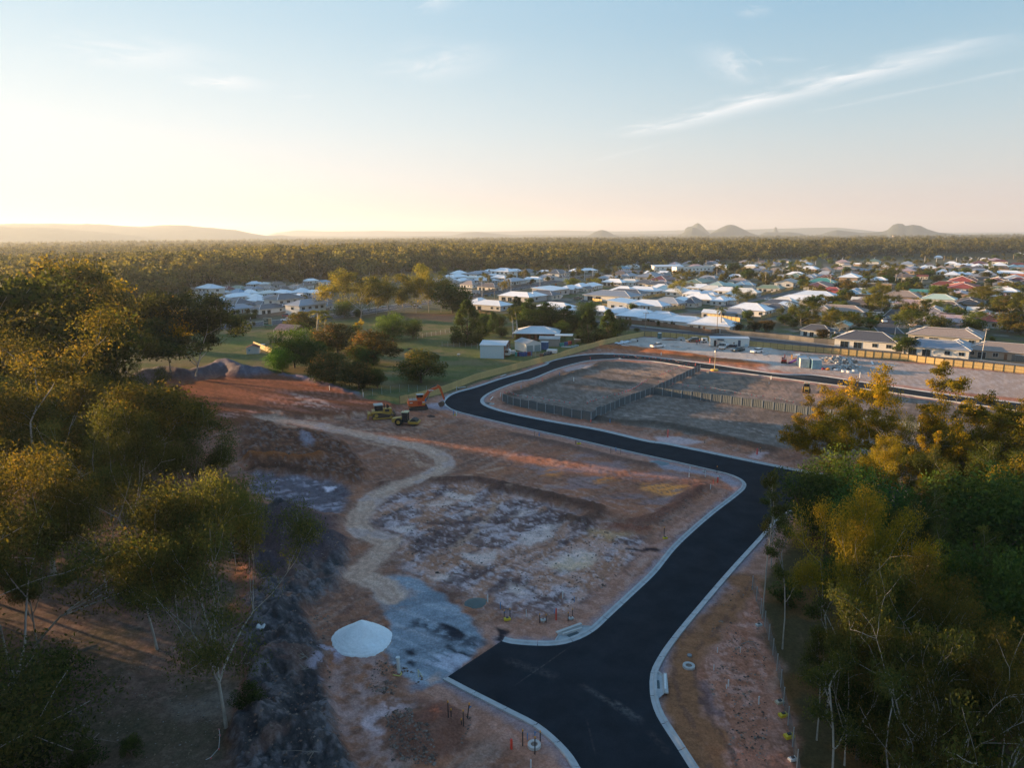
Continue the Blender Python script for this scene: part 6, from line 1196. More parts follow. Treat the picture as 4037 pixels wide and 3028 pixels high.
rf=MB();rf.add([(-13.5,-6.5,6.4),(13.5,-6.5,6.4),(13.5,6.5,7.6),(-13.5,6.5,7.6),(-13.5,-6.5,6.2),(13.5,-6.5,6.2),(13.5,6.5,7.4),(-13.5,6.5,7.4)],[(0,1,2,3),(4,7,6,5),(0,4,5,1),(1,5,6,2),(2,6,7,3),(3,7,4,0)]);o_=part('roof',rf,ROOFM,cb2);o_.color=(.7,.72,.74,1)
for i in range(5): q=link('window',WIN['w'],cb2);q.location=(-10+i*5,-6.02,3.9)
wt=empty('water_tower','pale concrete water tower standing over the distant woods','tower',tuple(P('S',3521,948)))
mb=MB();mb.cyl((0,0,9),3.2,18,n=12);part('shaft',mb,mat('tower_concrete',(.5,.42,.36),.8),wt);mb=MB();mb.cyl((0,0,20.5),6,5,n=14,r2=6.6);mb.cyl((0,0,23.4),6.6,.8,n=14,r2=3);part('tank',mb,MATS['tower_concrete'],wt)
gr_,gs_=[],[];GQ=np.random.RandomState(91)
for i in range(5200):
 u=GQ.uniform(1900,4400);v=GQ.uniform(1000,1130) if u>2300 else GQ.uniform(1050,1100)
 if u>3200: v=GQ.uniform(985,1240)
 c=P('S',u,v)
 if dist(c)>1700 or any(abs(c[0]-a)<r_*.9+1 and math.hypot(c[0]-a,c[1]-b)<r_*.9+1 for a,b,r_ in PLACED) or any(seg_dist(np.array([c[0]]),np.array([c[1]]),ln_)[0]<hw+2 for ln_,hw,_ in SUBROADS): continue
 gr_.append((c[0],c[1],-.2));gs_.append(GQ.uniform(.15,.5))
 if len(gr_)>800: break
scatter_obj('suburban_greenery',gr_,gs_,8,'mass of small trees and shrubs between the distant suburban roofs','greenery')
# ------------------------------------------------------------------ filler garden trees between the houses
ft=[];FT=np.random.RandomState(77)
for i in range(2600):
 u=FT.uniform(680,4300);
 if u<1320: v=FT.uniform(1100,1215)
 elif u<1700: continue
 elif u<2400: v=FT.uniform(1062,1150)
 elif u<3100: v=FT.uniform(1022,1230)
 else: v=FT.uniform(1010,1330)
 c=P('S',u,v)
 if any(math.hypot(c[0]-a,c[1]-b)<r_*.95+1.2 for a,b,r_ in PLACED) or any(math.hypot(c[0]-a,c[1]-b)<6 for a,b in ft): continue
 if any(seg_dist(np.array([c[0]]),np.array([c[1]]),ln_)[0]<hw+1.5 for ln_,hw,_ in SUBROADS): continue
 old=u>3150 or v<1075;
 if not old and FT.rand()<.86: continue
 ft.append((c[0],c[1]))
 if len(ft)>235: break
rows_=sorted([(toimg((x,y,3))[0],x,y) for x,y in ft])
ZN=[(0,1400,'in the left-hand estate'),(1400,2400,'by the curving road estate'),(2400,2800,'behind the brown timber fence'),(2800,3150,'near the estate street'),(3150,3450,'in the suburb in front of the woods'),(3450,3750,'around the cul-de-sac suburb'),(3750,4050,'in the right-hand suburb'),(4050,9e9,'at the right rim of the suburb')]
for a,b,wh in ZN:
 grp=[r for r in rows_ if a <= r[0]<b]
 for i,(u,x,y) in enumerate(grp):
  k=('midDense','midDenseB','midGumA','midGumB','midFlush')[FT.randint(5)];h=FT.uniform(3.5,8.5)*(1.35 if 'Gum' in k else 1);g_=FT.uniform(.8,1.8)
  tree(k,(x,y,0),h,1.25 if 'Gum' not in k else 1.0,'small garden %s, %s from the left %s' % ('gum' if 'Gum' in k else 'tree',ordinal(i),wh),'small garden trees',(g_*FT.uniform(.9,1.2),g_,.7*g_))
# ------------------------------------------------------------------ fences
TREATED=mat('treated_pine',(0.52,0.38,0.16),.8,noise=.15,nscale=1.5,vary=.07);TREATD=mat('treated_pine_frame',(0.20,0.14,0.07),.85)
OLDBR=mat('brown_paling',(0.20,0.125,0.085),.85,noise=.2,vary=.12);OLDGR=mat('weathered_paling',(0.17,0.155,0.14),.9,noise=.25,vary=.15)
STEELF=mat('fence_sheet',(0.10,0.12,0.13),.55,noise=.1,vary=.05);STEELP=mat('fence_post_grey',(0.36,0.40,0.43),.5);GALVD=mat('dull_wire',(.16,.17,.17),.7);GALV=mat('galvanised',(0.42,0.44,0.45),.45,metal=.4)
def paling_panel(L,h,n,gap=.012,rails=False):
 mb=MB();w_=L/n
 for i in range(n): z=h*(1-.012*((i*7) % 3));mb.box(i*w_,(i+1)*w_-gap,-.012-.012*(i % 2),.006-.012*(i % 2),.04,z)
 if rails:
  for z in (.25,h*.52,h-.22): mb.box(0,L,-.07,-.03,z-.04,z+.04,1)
 return mb.mesh('panel',[TREATED if rails else TREATED,TREATD])
def wire_mesh(L,h,nx,nz,m,t=.01):
 mb=MB()
 for i in range(nx+1): mb.box(i*L/nx-t/2,i*L/nx+t/2,-t/2,t/2,.1,h)
 for i in range(nz+1): mb.box(0,L,-t/2,t/2,.1+(h-.1)*i/nz-t/2,.1+(h-.1)*i/nz+t/2)
 return mb.mesh('panel',m)
def remat(me,ms):
 m2=me.copy();m2.materials.clear()
 for m in ms: m2.materials.append(m)
 return m2
PAN={}
def fence(pts,h,L,kind,label,flip=False,group='fences'):
 """pts in world; one panel and one post per bay, every bay an object of its own"""
 line=[np.array(p[:2]) for p in pts];seg=[np.linalg.norm(b-a) for a,b in zip(line[:-1],line[1:])];tot=sum(seg);n=max(1,round(tot/L))
 def at(s):
  for (a,b,l_) in zip(line[:-1],line[1:],seg):
   if s <= l_+1e-6: return a+(b-a)*(s/l_)
   s-=l_
  return line[-1]
 st=[at(i*tot/n) for i in range(n+1)];o=empty('fence',label,'fence',(st[0][0],st[0][1],0),0,group)
 if kind not in PAN:
  if kind=='yellow': PAN[kind]=(paling_panel(L,h,16,rails=True),MB().box(-.06,.06,-.14,-.03,0,h+.02).mesh('post',TREATD))
  if kind=='brown': PAN[kind]=(remat(paling_panel(L,h,14,rails=False),[OLDBR,OLDBR]),MB().box(-.05,.05,0,.1,0,h-.05).mesh('post',OLDBR))
  if kind=='grey': PAN[kind]=(remat(paling_panel(L,h,14,gap=.02),[OLDGR,OLDGR]),MB().box(-.05,.05,0,.1,0,h-.05).mesh('post',OLDGR))
  if kind=='steel':
   mb=MB();k=24
   vs=[(L*i/k,.018*math.sin(i*math.pi/2+.8),z) for z in (.05,h) for i in range(k+1)];mb.add(vs,[(i,i+1,k+2+i,k+1+i) for i in range(k)]);mb.box(0,L,-.03,.03,.02,.08);mb.box(0,L,-.03,.03,h-.04,h+.02)
   PAN[kind]=(mb.mesh('panel',STEELF),MB().box(-.05,.05,-.06,.06,0,h+.04).mesh('post',STEELP))
  if kind=='wire': PAN[kind]=(wire_mesh(L,h,16,7,GALVD,.007),MB().cyl((0,0,h/2+.1),.04,h+.2,n=8).mesh('post',GALV))
  if kind=='mesh': PAN[kind]=(wire_mesh(L,h,18,7,GALVD,.011),MB().cyl((0,0,h/2),.035,h,n=8).mesh('post',GALV))
  if kind=='hoard':
   mb=MB()
   for i in range(12): mb.box(i*L/12,(i+.8)*L/12,-.02,.02,.05,h)
   PAN[kind]=(mb.mesh('panel',TREATED),MB().box(-.04,.04,-.05,.05,0,h).mesh('post',FRAME))
 pm_,po=PAN[kind]
 for i in range(n+1):
  x,y=st[i];z=gz(x,y)
  a=st[min(i,n-1)];b=st[min(i,n-1)+1];d=b-a;ang=math.atan2(d[1],d[0])
  if flip: pass
  q=link('post',po,o);q.location=(x-st[0][0],y-st[0][1],z);q.rotation_euler=(0,0,ang+(math.pi if flip else 0))
  if i<n:
   q=link('panel',pm_,o);zz=max(0,z);
   if flip: q.location=(b[0]-st[0][0],b[1]-st[0][1],z);q.rotation_euler=(0,0,ang+math.pi)
   else: q.location=(x-st[0][0],y-st[0][1],z);q.rotation_euler=(0,0,ang)
   q.scale=(np.linalg.norm(d)/(L)*.985,1,1)
   if kind=='steel' and (i*7+len(label)) % 11<3: q.location.z+=.12
 return o
F=lambda z,pts: [P(z,*q) for q in pts]
fence([P(*q) for q in [('i',985,648),('i',1150,600),('i',1900,403),('g',0,1180),('g',700,992),('g',1200,857),('g',1560,742),('g',1750,697),('g',1900,652),('g',2212,582),('y',500,148)]],1.9,2.4,'yellow','long yellow timber paling fence climbing from the orange excavator to the yard corner',flip=True)
fence([P(*q) for q in [('y',512,147),('y',820,162),('y',1300,207),('y',1800,272),('y',2212,312),('o',640,1200),('o',1180,1250),('o',1500,1290),('o',2198,1362),('S',4500,1522)]],1.9,2.4,'yellow','long yellow timber fence with dark posts running right behind the site yard')
fence([P(*q) for q in [('g',30,205),('g',230,225)]],1.8,2.4,'brown','sunlit red-brown fence piece left of the farm palms')
fence([P(*q) for q in [('c',760,905),('c',840,925),('c',1500,990),('c',2212,1097),('d',500,1080)]],2.0,2.4,'brown','brown timber fence behind the new white roofs along the street')
fence([P(*q) for q in [('d',520,1090),('d',1500,1180),('e',0,1390),('e',1260,1490),('f',0,1540),('f',1050,1610),('f',1726,1690),('S',4400,1475)]],1.8,2.4,'grey','old grey weathered paling fence before the brown-roofed houses')
LOTF='grey sheet metal fences of the lots'
fence([P(*q) for q in [('k',570,400),('k',690,447),('k',1000,508),('k',1260,562),('k',1425,592)]],1.8,2.38,'steel','grey metal lot fence facing the lower road, left stretch up to the corner',group=LOTF)
fence([P(*q) for q in [('k',1425,592),('k',1690,457),('k',2025,332),('y',615,870),('y',960,700),('y',1200,582)]],1.8,2.38,'steel','grey metal lot fence running away from the corner to the upper road',group=LOTF)
fence([P(*q) for q in [('y',615,872),('y',1500,982),('y',2212,1082),('h',580,1105),('s',1020,400),('S',3620,1705)]],1.8,2.38,'steel','grey metal lot fence crossing the middle of the block to the golden trees',group=LOTF)
wf=fence([P(*q) for q in [('i',165,472),('i',480,442),('i',880,372),('i',1100,358),('i',1290,376),('i',1560,392)]],1.9,2.4,'mesh','temporary wire mesh fence curving behind the orange excavator')
fence([P('S',*q) for q in [(2965,2330),(3005,2440),(3040,2560),(3075,2700),(3090,2800),(3115,2900),(3137,3020),(3155,3140)]],1.5,2.4,'wire','sagging wire mesh fence between pink clay verge and right-hand trees')
fence([P('S',*q) for q in [(3560,1935),(3700,1890),(3850,1855),(4037,1830),(4200,1810)]],1.2,3.2,'wire','post and wire fence glimpsed behind the tall golden gums')
EY='yellow timber fences between the new houses'
for i,(z,pts,l) in enumerate([('c',[(1160,610),(1400,560),(1850,500)],'yellow fence behind the dark roofs of the new estate'),('c',[(1510,780),(1700,745),(1845,725)],'yellow fence round the yard of the pale house in the middle row'),('c',[(500,618),(640,640)],'yellow fence beneath the charcoal roofs'),('c',[(640,700),(745,705)],'yellow fence left of the white skillion house'),
      ('d',[(920,540),(1085,545),(1245,500)],'yellow fence at the corner house by the estate street'),('d',[(1255,530),(1570,445)],'yellow fence climbing beside the far side of the estate street'),('d',[(1100,890),(1400,810)],'yellow fence below the long charcoal roof'),('d',[(1920,735),(2160,670)],'yellow fence right of the long white roofs'),('d',[(320,860),(480,880),(800,920)],'orange-lit yellow fence behind the last white roof of the row'),('d',[(650,610),(780,620),(910,625)],'yellow fence right of the white front-gabled house'),('e',[(90,860),(330,790)],'tall yellow fence beside the brown tiled roofs')]):
 fence([P(z,*q) for q in pts],1.7,2.4,'yellow',l,group=EY)
fence([P('a',*q) for q in [(1150,805),(1560,740),(2212,690)]],1.7,2.4,'grey','pale grey fence along the main road in front of the left estate')
fence([P('b',*q) for q in [(470,545),(760,500),(1000,460),(1420,380)]],1.8,2.4,'grey','long grey fence along the curving road by the brown roofs')
fence([P('j',*q) for q in [(550,690),(820,800),(960,850)]],1.7,2.4,'hoard','slatted fence catching the sun beside the weatherboard house')
# ------------------------------------------------------------------ vehicles
PAINT=mat('car_paint',(1,1,1),.3,objcol=True,noise=.03,coat=.5);TYRE=mat('tyre',(.018,.018,.018),.85);RIM=mat('rim',(.35,.36,.38),.35,metal=.6)
LAMP=mat('head_lamp_glass',(.6,.62,.65),.2);TAIL=mat('tail_lamp',(.35,.01,.01),.3);BLKP=mat('black_plastic',(.02,.02,.022),.6)
def veh_mesh(kind):
 P_={}
 def body(prof,w_,inset=.10):
  mb=MB();n=len(prof);zmax=max(z for x,z in prof)
  rows=[]
  for k,(y,s) in enumerate(((-w_/2,1),(-w_/2+.0,1),(w_/2,1))): pass
  a=[(x,-w_/2+.09*((z>.62) and 1),z) for x,z in prof];b=[(x,w_/2-.09*((z>.62) and 1),z) for x,z in prof]
  mb.add(a+b,[tuple(range(n)),tuple(reversed(range(n,2*n)))]+[(i,n+i,n+(i+1) % n,(i+1) % n) for i in range(n)]);return mb
 if kind in ('sedan','hatch','suv'):
  H_={'sedan': 1.45,'hatch': 1.5,'suv': 1.72}[kind];L={'sedan': 4.7,'hatch': 4.2,'suv': 4.7}[kind];b=.62 if kind != 'suv' else .75
  f,r=L/2,-L/2
  P_['body']=body([(r,.3),(r,b+.2),(r+.15,b+.33),(r+(.9 if kind=='sedan' else .2),b+.36),(f-1.35,b+.33),(f-.25,b+.18),(f,b),(f,.3),(f-.4,.2),(r+.4,.2)],1.8)
  c=MB();x0,x1=(r+.75 if kind=='sedan' else r+.18),f-1.25;z0=b+.33
  top0,top1=x0+(.75 if kind=='sedan' else .35),x1-.75
  c.add([(x0,-.82,z0),(x1,-.82,z0),(x1,.82,z0),(x0,.82,z0),(top0,-.64,H_-.04),(top1,-.64,H_-.04),(top1,.64,H_-.04),(top0,.64,H_-.04)],[(4,5,6,7),(0,1,5,4),(1,2,6,5),(2,3,7,6),(3,0,4,7)])
  P_['windows']=c;rf=MB();rf.box(top0-.06,top1+.06,-.68,.68,H_-.05,H_,bev=.03);P_['roof']=rf
  wx_=(L/2-.9)
 elif kind=='ute':
  L=5.3;H_=1.78;f,r=L/2,-L/2
  P_['body']=body([(r,.5),(r,1.1),(r+1.75,1.1),(r+1.75,1.14),(f-1.3,1.14),(f-.15,1.02),(f,.85),(f,.45),(f-.4,.38),(r+.4,.4)],1.86)
  c=MB();x0,x1=r+1.78,f-1.2;c.add([(x0,-.82,1.13),(x1,-.82,1.13),(x1,.82,1.13),(x0,.82,1.13),(x0+.25,-.66,H_-.04),(x1-.7,-.66,H_-.04),(x1-.7,.66,H_-.04),(x0+.25,.66,H_-.04)],[(4,5,6,7),(0,1,5,4),(1,2,6,5),(2,3,7,6),(3,0,4,7)])
  P_['windows']=c;rf=MB();rf.box(x0+.2,x1-.65,-.7,.7,H_-.05,H_,bev=.03);P_['roof']=rf
  t=MB();t.box(r+.06,r+1.7,-.78,.78,1.1,1.125);P_['tray_liner']=t;wx_=1.65
 elif kind=='truck':
  L=6.2;f,r=L/2,-L/2
  mb=MB();mb.box(f-1.7,f,-1.0,1.0,.55,1.25,bev=.0);mb.add([(f-1.7,-1,1.25),(f,-1,1.25),(f,1,1.25),(f-1.7,1,1.25),(f-1.6,-.9,2.25),(f-.35,-.9,2.25),(f-.35,.9,2.25),(f-1.6,.9,2.25)],[(4,5,6,7),(2,3,7,6),(3,0,4,7),(0,1,5,4)]);P_['body']=mb
  c=MB();c.add([(f+.01,-.9,1.28),(f+.01,.9,1.28),(f-.32,.82,2.15),(f-.32,-.82,2.15)],[(0,1,2,3)]);
  for s in (-1,1): c.add([(f-1.3,s*1.005,1.3),(f-.25,s*1.005,1.3),(f-.5,s*.93,2.05),(f-1.3,s*.93,2.05)],[(0,1,2,3)])
  P_['windows']=c;t=MB();t.box(r,f-1.85,-1.05,1.05,.95,1.05);t.box(r,f-1.85,-1.05,-1.0,1.05,1.4);t.box(r,f-1.85,1.0,1.05,1.05,1.4);t.box(r,r+.05,-1,1,1.05,1.4);t.box(f-1.95,f-1.85,-1,1,1.05,2.1);t.box(r+.3,f-1.9,-.4,.4,.6,.95);P_['tray']=t;wx_=2.0
 elif kind=='van':
  L=5.2;H_=2.1;f,r=L/2,-L/2
  P_['body']=body([(r,.35),(r,1.95),(r+.15,H_),(f-1.5,H_),(f-.75,1.25),(f-.1,1.05),(f,.7),(f,.35)],1.9)
  c=MB();c.add([(f-1.48,-.72,2.02),(f-1.48,.72,2.02),(f-.76,.8,1.3),(f-.76,-.8,1.3)],[(0,3,2,1)]);P_['windows']=c;wx_=1.6
 wr=.34 if kind in ('sedan','hatch') else .4
 wm=MB();wm.cyl((0,0,0),wr,.22,'y',12,0);wm.cyl((0,0,0),wr*.6,.235,'y',10,1)
 P_['wheel']=wm.mesh('wheel',[TYRE,RIM]);P_['wx']=wx_;P_['wr']=wr;P_['L']=L
 hl_=MB();hl_.box(-.04,.02,-.18,.18,-.08,.08);P_['hl']=hl_.mesh('headlight',LAMP);P_['tl']=hl_.mesh('tail_light',TAIL)
 for k in ('body','windows','roof','tray_liner','tray'):
  if k in P_: P_[k]=P_[k].mesh(k,{'body': PAINT,'windows': GLASS,'roof': PAINT,'tray_liner': BLKP,'tray': PAINT}[k])
 return P_
VM={}
def car(kind,z,x,y,az_,col,label,group='parked vehicles',scale=1.0):
 v=VM.setdefault(kind,None) or VM.__setitem__(kind,veh_mesh(kind)) or VM[kind]
 p=P(z,x,y);g_=max(gz(p[0],p[1]),.0)+.03
 if p[1]>190 and not (z=='y'): g_=.09
 nm={'sedan': 'car','hatch': 'car','suv': 'car','ute': 'pickup_truck','truck': 'tray_truck','van': 'van'}[kind]
 o=empty(nm,label,{'car': 'car','pickup_truck': 'pickup','tray_truck': 'truck','van': 'van'}[nm],(p[0],p[1],g_),math.pi/2-R(az_),group);o.scale=(scale,)*3
 for k in ('body','windows','roof','tray_liner','tray'):
  if k in v: q=link(k,v[k],o);q.color=(*col,1)
 for sx in (-1,1):
  for sy in (-1,1): q=link('wheel',v['wheel'],o);q.location=(sx*v['wx']*(.95 if sx<0 else 1),sy*.8,v['wr'])
 for sy in (-1,1):
  q=link('headlight',v['hl'],o);q.location=(v['L']/2,sy*.62,.68 if kind not in ('ute','truck') else .85)
  q=link('tail_light',v['tl'],o);q.location=(-v['L']/2-.01,sy*.68,.75 if kind != 'ute' else .9)
 return o
WH=(.75,.75,.75);SV=(.4,.41,.42);BK=(.02,.022,.025);DB=(.02,.035,.07);RD=(.3,.02,.03)
car('ute','y',672,290,62,WH,'white dual-cab ute with dark tray parked alone in the yard');car('suv','y',1110,218,-105,BK,'black car parked by the yellow fence near the workers');car('truck','y',1497,300,-148,WH,'white tray truck parked before the site office')
car('sedan','y',1672,332,-118,(.03,.05,.055),'dark green-grey sedan in front of the site office');car('hatch','y',1905,352,-118,WH,'white hatchback rightmost in the yard')
car('sedan','a',1580,830,-86,WH,'white sedan driving along the main road behind the billboard','moving cars');car('suv','a',1600,775,94,RD,'dark red car on the far lane of the main road','moving cars');car('hatch','a',600,745,94,WH,'white car hidden behind the trees at the left road end');car('suv','b',690,545,70,BK,'black car by the fence on the curving road');car('suv','m',1385,800,80,SV,'silver car glimpsed between the gum trunks on the main road')
car('suv','b',1845,565,85,WH,'white car in the driveway of the new white terrace');car('ute','b',2130,590,85,BK,'black ute parked on the estate street');
for r in [('ute','e',1130,1075,200,WH,'white ute parked on the cul-de-sac, front of two'),('sedan','e',1185,1020,20,SV,'grey car parked just behind the white ute'),('suv','e',1030,935,100,WH,'white car in front of the brown villa driveway'),('suv','e',930,965,95,WH,'white wagon half hidden by the dark garden tree'),('sedan','e',855,965,95,SV,'silver car behind the dark garden tree'),('hatch','e',1460,1030,15,SV,'small silver car on the right side of the cul-de-sac'),('hatch','e',1340,860,100,RD,'red hatchback at the end of the cul-de-sac'),('suv','e',1290,825,100,DB,'dark blue car beside the red hatchback'),
          ('ute','f',30,1140,90,WH,'white ute in the villa driveway, rear of three white vehicles'),('van','f',60,1245,95,WH,'white van in the villa driveway, nearest of three'),('suv','f',110,1190,95,WH,'white four-wheel drive between the ute and the van'),('hatch','f',445,905,95,WH,'white car before the brown gabled roof'),('sedan','f',725,920,95,WH,'white sedan on the lawn right of the brown roof'),('hatch','e',1490,435,90,WH,'white car by the big dark green tree'),('sedan','d',205,255,90,WH,'white car left of the far blue-grey roof'),('suv','d',1200,350,80,(.1,.2,.35),'blue car on the far old street'),('suv','d',575,315,60,WH,'white car on the old street by the round tree'),
          ('van','d',1870,415,90,(.6,.5,.05),'yellow van by the dark red roof'),('sedan','d',1210,602,60,WH,'white car on the estate street bend'),('hatch','c',20,555,85,WH,'white car at the terrace end of the estate street'),('van','d',2170,1085,90,WH,'white van behind the grey fence'),('suv','e',340,1245,90,WH,'white four-wheel drive beside the dark garden shrubs'),('sedan','e',450,1255,90,SV,'pale sedan under the garden shrubs'),('hatch','f',370,940,95,WH,'white car under the brown eaves'),('suv','e',710,440,90,(.3,.5,.05),'lime car before the white two-storey house')]: car(*r)
# ------------------------------------------------------------------ earthmoving machines
ORG=mat('orange_machine_paint',(.62,.10,.018),.45,noise=.12);YEL=mat('yellow_machine_paint',(.46,.27,.045),.5,noise=.2);TRK_=mat('dirty_track',(.085,.06,.045),.9,noise=.3,bump=.5);STL=mat('dark_steel',(.05,.05,.052),.5,metal=.3);RST=mat('rusty_steel',(.15,.09,.06),.8,noise=.3)
CABG=mat('cab_glass',(.015,.022,.026),.1,spec=.8);WHT=mat('white_paint',(.68,.68,.66),.5);REDM=mat('red_machine_paint',(.42,.035,.02),.5,noise=.2);CHR=mat('hydraulic_rod',(.5,.5,.52),.25,metal=.8)
def stadium(L,h,n=7):
 r=h/2;pr=[]
 for i in range(n+1): a=-math.pi/2+math.pi*i/n;pr.append((L/2-r+r*math.cos(a),r+r*math.sin(a)))
 for i in range(n+1): a=math.pi/2+math.pi*i/n;pr.append((-L/2+r+r*math.cos(a),r+r*math.sin(a)))
 return pr
def track_part(o,L,h,w_,y,nm='track'):
 mb=MB();mb.prism(stadium(L,h),y-w_/2,y+w_/2)
 n=int(L/.19)
 for i in range(n): x=-L/2+h/2+(L-h)*i/(n-1);mb.box(x-.035,x+.035,y-w_/2-.02,y+w_/2+.02,h-.005,h+.04);mb.box(x-.035,x+.035,y-w_/2-.02,y+w_/2+.02,-.02,.02)
 t=part(nm,mb,TRK_,o)
 mb=MB()
 for s in (-1,1):
  yy=y+s*(w_/2+.012)
  for x in (-L/2+h/2,L/2-h/2): mb.cyl((x,yy,h/2),h*.36,.05,'y',12)
  for i in range(5): mb.cyl((-L/2+h+i*(L-2*h)/4,yy,h*.24),h*.14,.05,'y',8)
 part('sprocket',mb,STL,t)
def beam(pts,wz,wy,m,y=0):
 """tapered box beam through (x, z) points"""
 mb=MB();n=len(pts)
 vs=[]
 for i,(x,z) in enumerate(pts):
  a=pts[max(i-1,0)];b=pts[min(i+1,n-1)];d=np.array([b[0]-a[0],b[1]-a[1]]);d=d/np.linalg.norm(d);nn=np.array([-d[1],d[0]])*wz[i]/2
  vs+=[(x-nn[0],y-wy/2,z-nn[1]),(x-nn[0],y+wy/2,z-nn[1]),(x+nn[0],y+wy/2,z+nn[1]),(x+nn[0],y-wy/2,z+nn[1])]
 fs=[(0,1,2,3),tuple(4*(n-1)+k for k in (3,2,1,0))]
 for i in range(n-1):
  for k in range(4): q=(k+1) % 4;fs.append((4*i+k,4*(i+1)+k,4*(i+1)+q,4*i+q))
 mb.add(vs,fs);return mb
def excavator(p,az_,label,paint,sc=1.0,reach=True,house_turn=0):
 o=empty('excavator',label,'excavator',(p[0],p[1],p[2]-.02),math.pi/2-R(az_));o.scale=(sc,)*3
 for y in (-1.1,1.1): track_part(o,4.2,.82,.58,y)
 mb=MB();mb.box(-1.3,1.3,-.85,.85,.42,.78);mb.cyl((0,0,.86),.75,.22,n=16);part('undercarriage',mb,STL,o)
 mb=MB();mb.add([(-2.0,-1.3,1.0),(1.45,-1.3,1.0),(1.45,1.3,1.0),(-2.0,1.3,1.0),(-2.25,-1.25,1.35),(1.5,-1.3,1.35),(1.5,1.3,1.35),(-2.25,1.25,1.35),(-2.2,-1.22,2.25),(1.45,-1.26,2.15),(1.45,1.26,2.15),(-2.2,1.22,2.25)],
  [(3,2,1,0),(0,1,5,4),(1,2,6,5),(2,3,7,6),(3,0,4,7),(4,5,9,8),(5,6,10,9),(6,7,11,10),(7,4,8,11),(8,9,10,11)]);h_=part('engine_housing',mb,paint,o)
 mb=MB();mb.box(-.15,.75,-1.325,-1.29,1.25,2.1);part('side_door',mb,mat('darker_red_panel',(.45,.04,.015),.5),h_)
 mb=MB();mb.box(-1.9,-1.25,-1.33,-1.29,1.75,1.92);mb.box(.85,1.4,-1.33,-1.29,1.72,1.95);part('lettering_plate',mb,WHT,h_)
 mb=MB();mb.box(.8,1.42,-1.335,-1.29,1.35,1.5);part('stripe',mb,mat('stripe_yellow',(.6,.5,.05),.5),h_)
 mb=MB();mb.box(-1.9,-.2,-1.0,1.0,2.2,2.34);part('engine_cover',mb,mat('pale_top',(.40,.30,.24),.7),h_)
 mb=MB()
 for a,b in (((-2.0,-1.15,2.3),(-2.0,-1.15,3.1)),((-1.2,-1.15,2.3),(-1.2,-1.15,3.1)),((-2.0,-1.15,3.1),(-.7,-1.15,3.1)),((-2.0,-1.15,2.7),(-.7,-1.15,2.7)),((-2.0,1.1,2.3),(-2.0,1.1,3.0)),((-2.0,-1.15,3.1),(-2.0,1.1,3.0))): mb.tube([a,b],.025,6)
 part('handrail',mb,STL,o)
 mb=MB();mb.box(-.25,1.3,.25,1.25,2.16,2.55);mb.box(-.25,-.15,.25,1.25,2.5,3.1);
 for x in (-.2,1.2): 
  for y in (.28,1.2): mb.box(x-.05,x+.05,y-.05,y+.05,2.5,3.2)
 cab=part('cab',mb,paint,o);mb=MB();mb.box(-.2,1.22,.27,1.23,2.55,3.15);part('cab_glass',mb,CABG,cab);mb=MB();mb.box(-.3,1.35,.2,1.3,3.15,3.27,bev=.05);part('cab_roof',mb,mat('pale_roof',(.5,.46,.42),.6),cab)
 if reach: B=[(.9,1.9),(1.6,2.9),(2.4,4.0),(3.6,4.55),(4.8,4.95)];S_=[(4.35,5.35),(4.85,4.95),(5.5,3.2),(5.85,1.85)];K=(5.75,1.6)
 else: B=[(.9,1.9),(1.4,3.0),(1.9,3.9),(2.6,4.1),(3.2,3.9)];S_=[(3.5,4.2),(3.2,3.9),(2.9,2.6),(2.8,1.5)];K=(2.7,1.3)
 b_=part('boom',beam(B,[.5,.62,.66,.55,.42],.42,paint,-.25),paint,o)
 mb=MB();mb.box(-.5+B[2][0]+.5,B[3][0]-.1,-.475,-.465,B[2][1]+.05,B[2][1]+.28);mb.xf(Matrix.Translation((0,0,.1)));part('boom_plate',mb,WHT,b_)
 st_=part('stick',beam(S_,[.3,.5,.42,.26],.34,paint,-.25),paint,o)
 mb=MB();mb.tube([(B[1][0]+.3,-.5,B[1][1]-.9),(B[2][0]+.35,-.5,B[2][1]+.1)],.07,8);mb.tube([(B[1][0]+.3,0,B[1][1]-.9),(B[2][0]+.35,0,B[2][1]+.1)],.07,8);part('boom_cylinder',mb,CHR,b_)
 mb=MB();mb.tube([(B[2][0]+.2,-.25,B[2][1]+.55),(S_[0][0]-.35,-.25,S_[0][1]+.02)],.09,8);mb.tube([(S_[0][0]-.4,-.25,S_[0][1]),(S_[0][0],-.25,S_[0][1])],.05,8);part('stick_cylinder',mb,STL,b_)
 mb=MB();mb.tube([(S_[1][0]+.35,-.25,S_[1][1]-.3),(S_[3][0]+.15,-.25,S_[3][1]+.3)],.07,8);part('bucket_cylinder',mb,STL,st_)
 bk=MB();kx,kz=K;prof=[(0,0),(.15,-.35),(0,-.85),(-.45,-1.15),(-1.0,-1.15),(-1.2,-.75),(-1.1,-.55),(-.5,-.25)];n=len(prof)
 y0,y1=-1.0,.5
 out_=[(kx+x,y0,kz+z) for x,z in prof]+[(kx+x,y1,kz+z) for x,z in prof]
 bk.add(out_,[tuple(range(n)),tuple(reversed(range(n,2*n)))]+[(i,n+i,n+i+1,i+1) for i in range(0,6)]+[(n-1,2*n-1,n,0)])
 for i in range(6): bk.box(kx-1.22,kx-1.02,y0+.08+i*.26,y0+.2+i*.26,kz-.78,kz-.5)
 part('bucket',bk,RST,o);return o
ep=PG('i',1375,735);excavator(ep,78,'big orange tracked excavator with raised boom at the end of the yellow fence',ORG)
sp_=PG('h',400,225);excavator(sp_,20,'small red excavator facing away at the yard edge',REDM,.55,False)
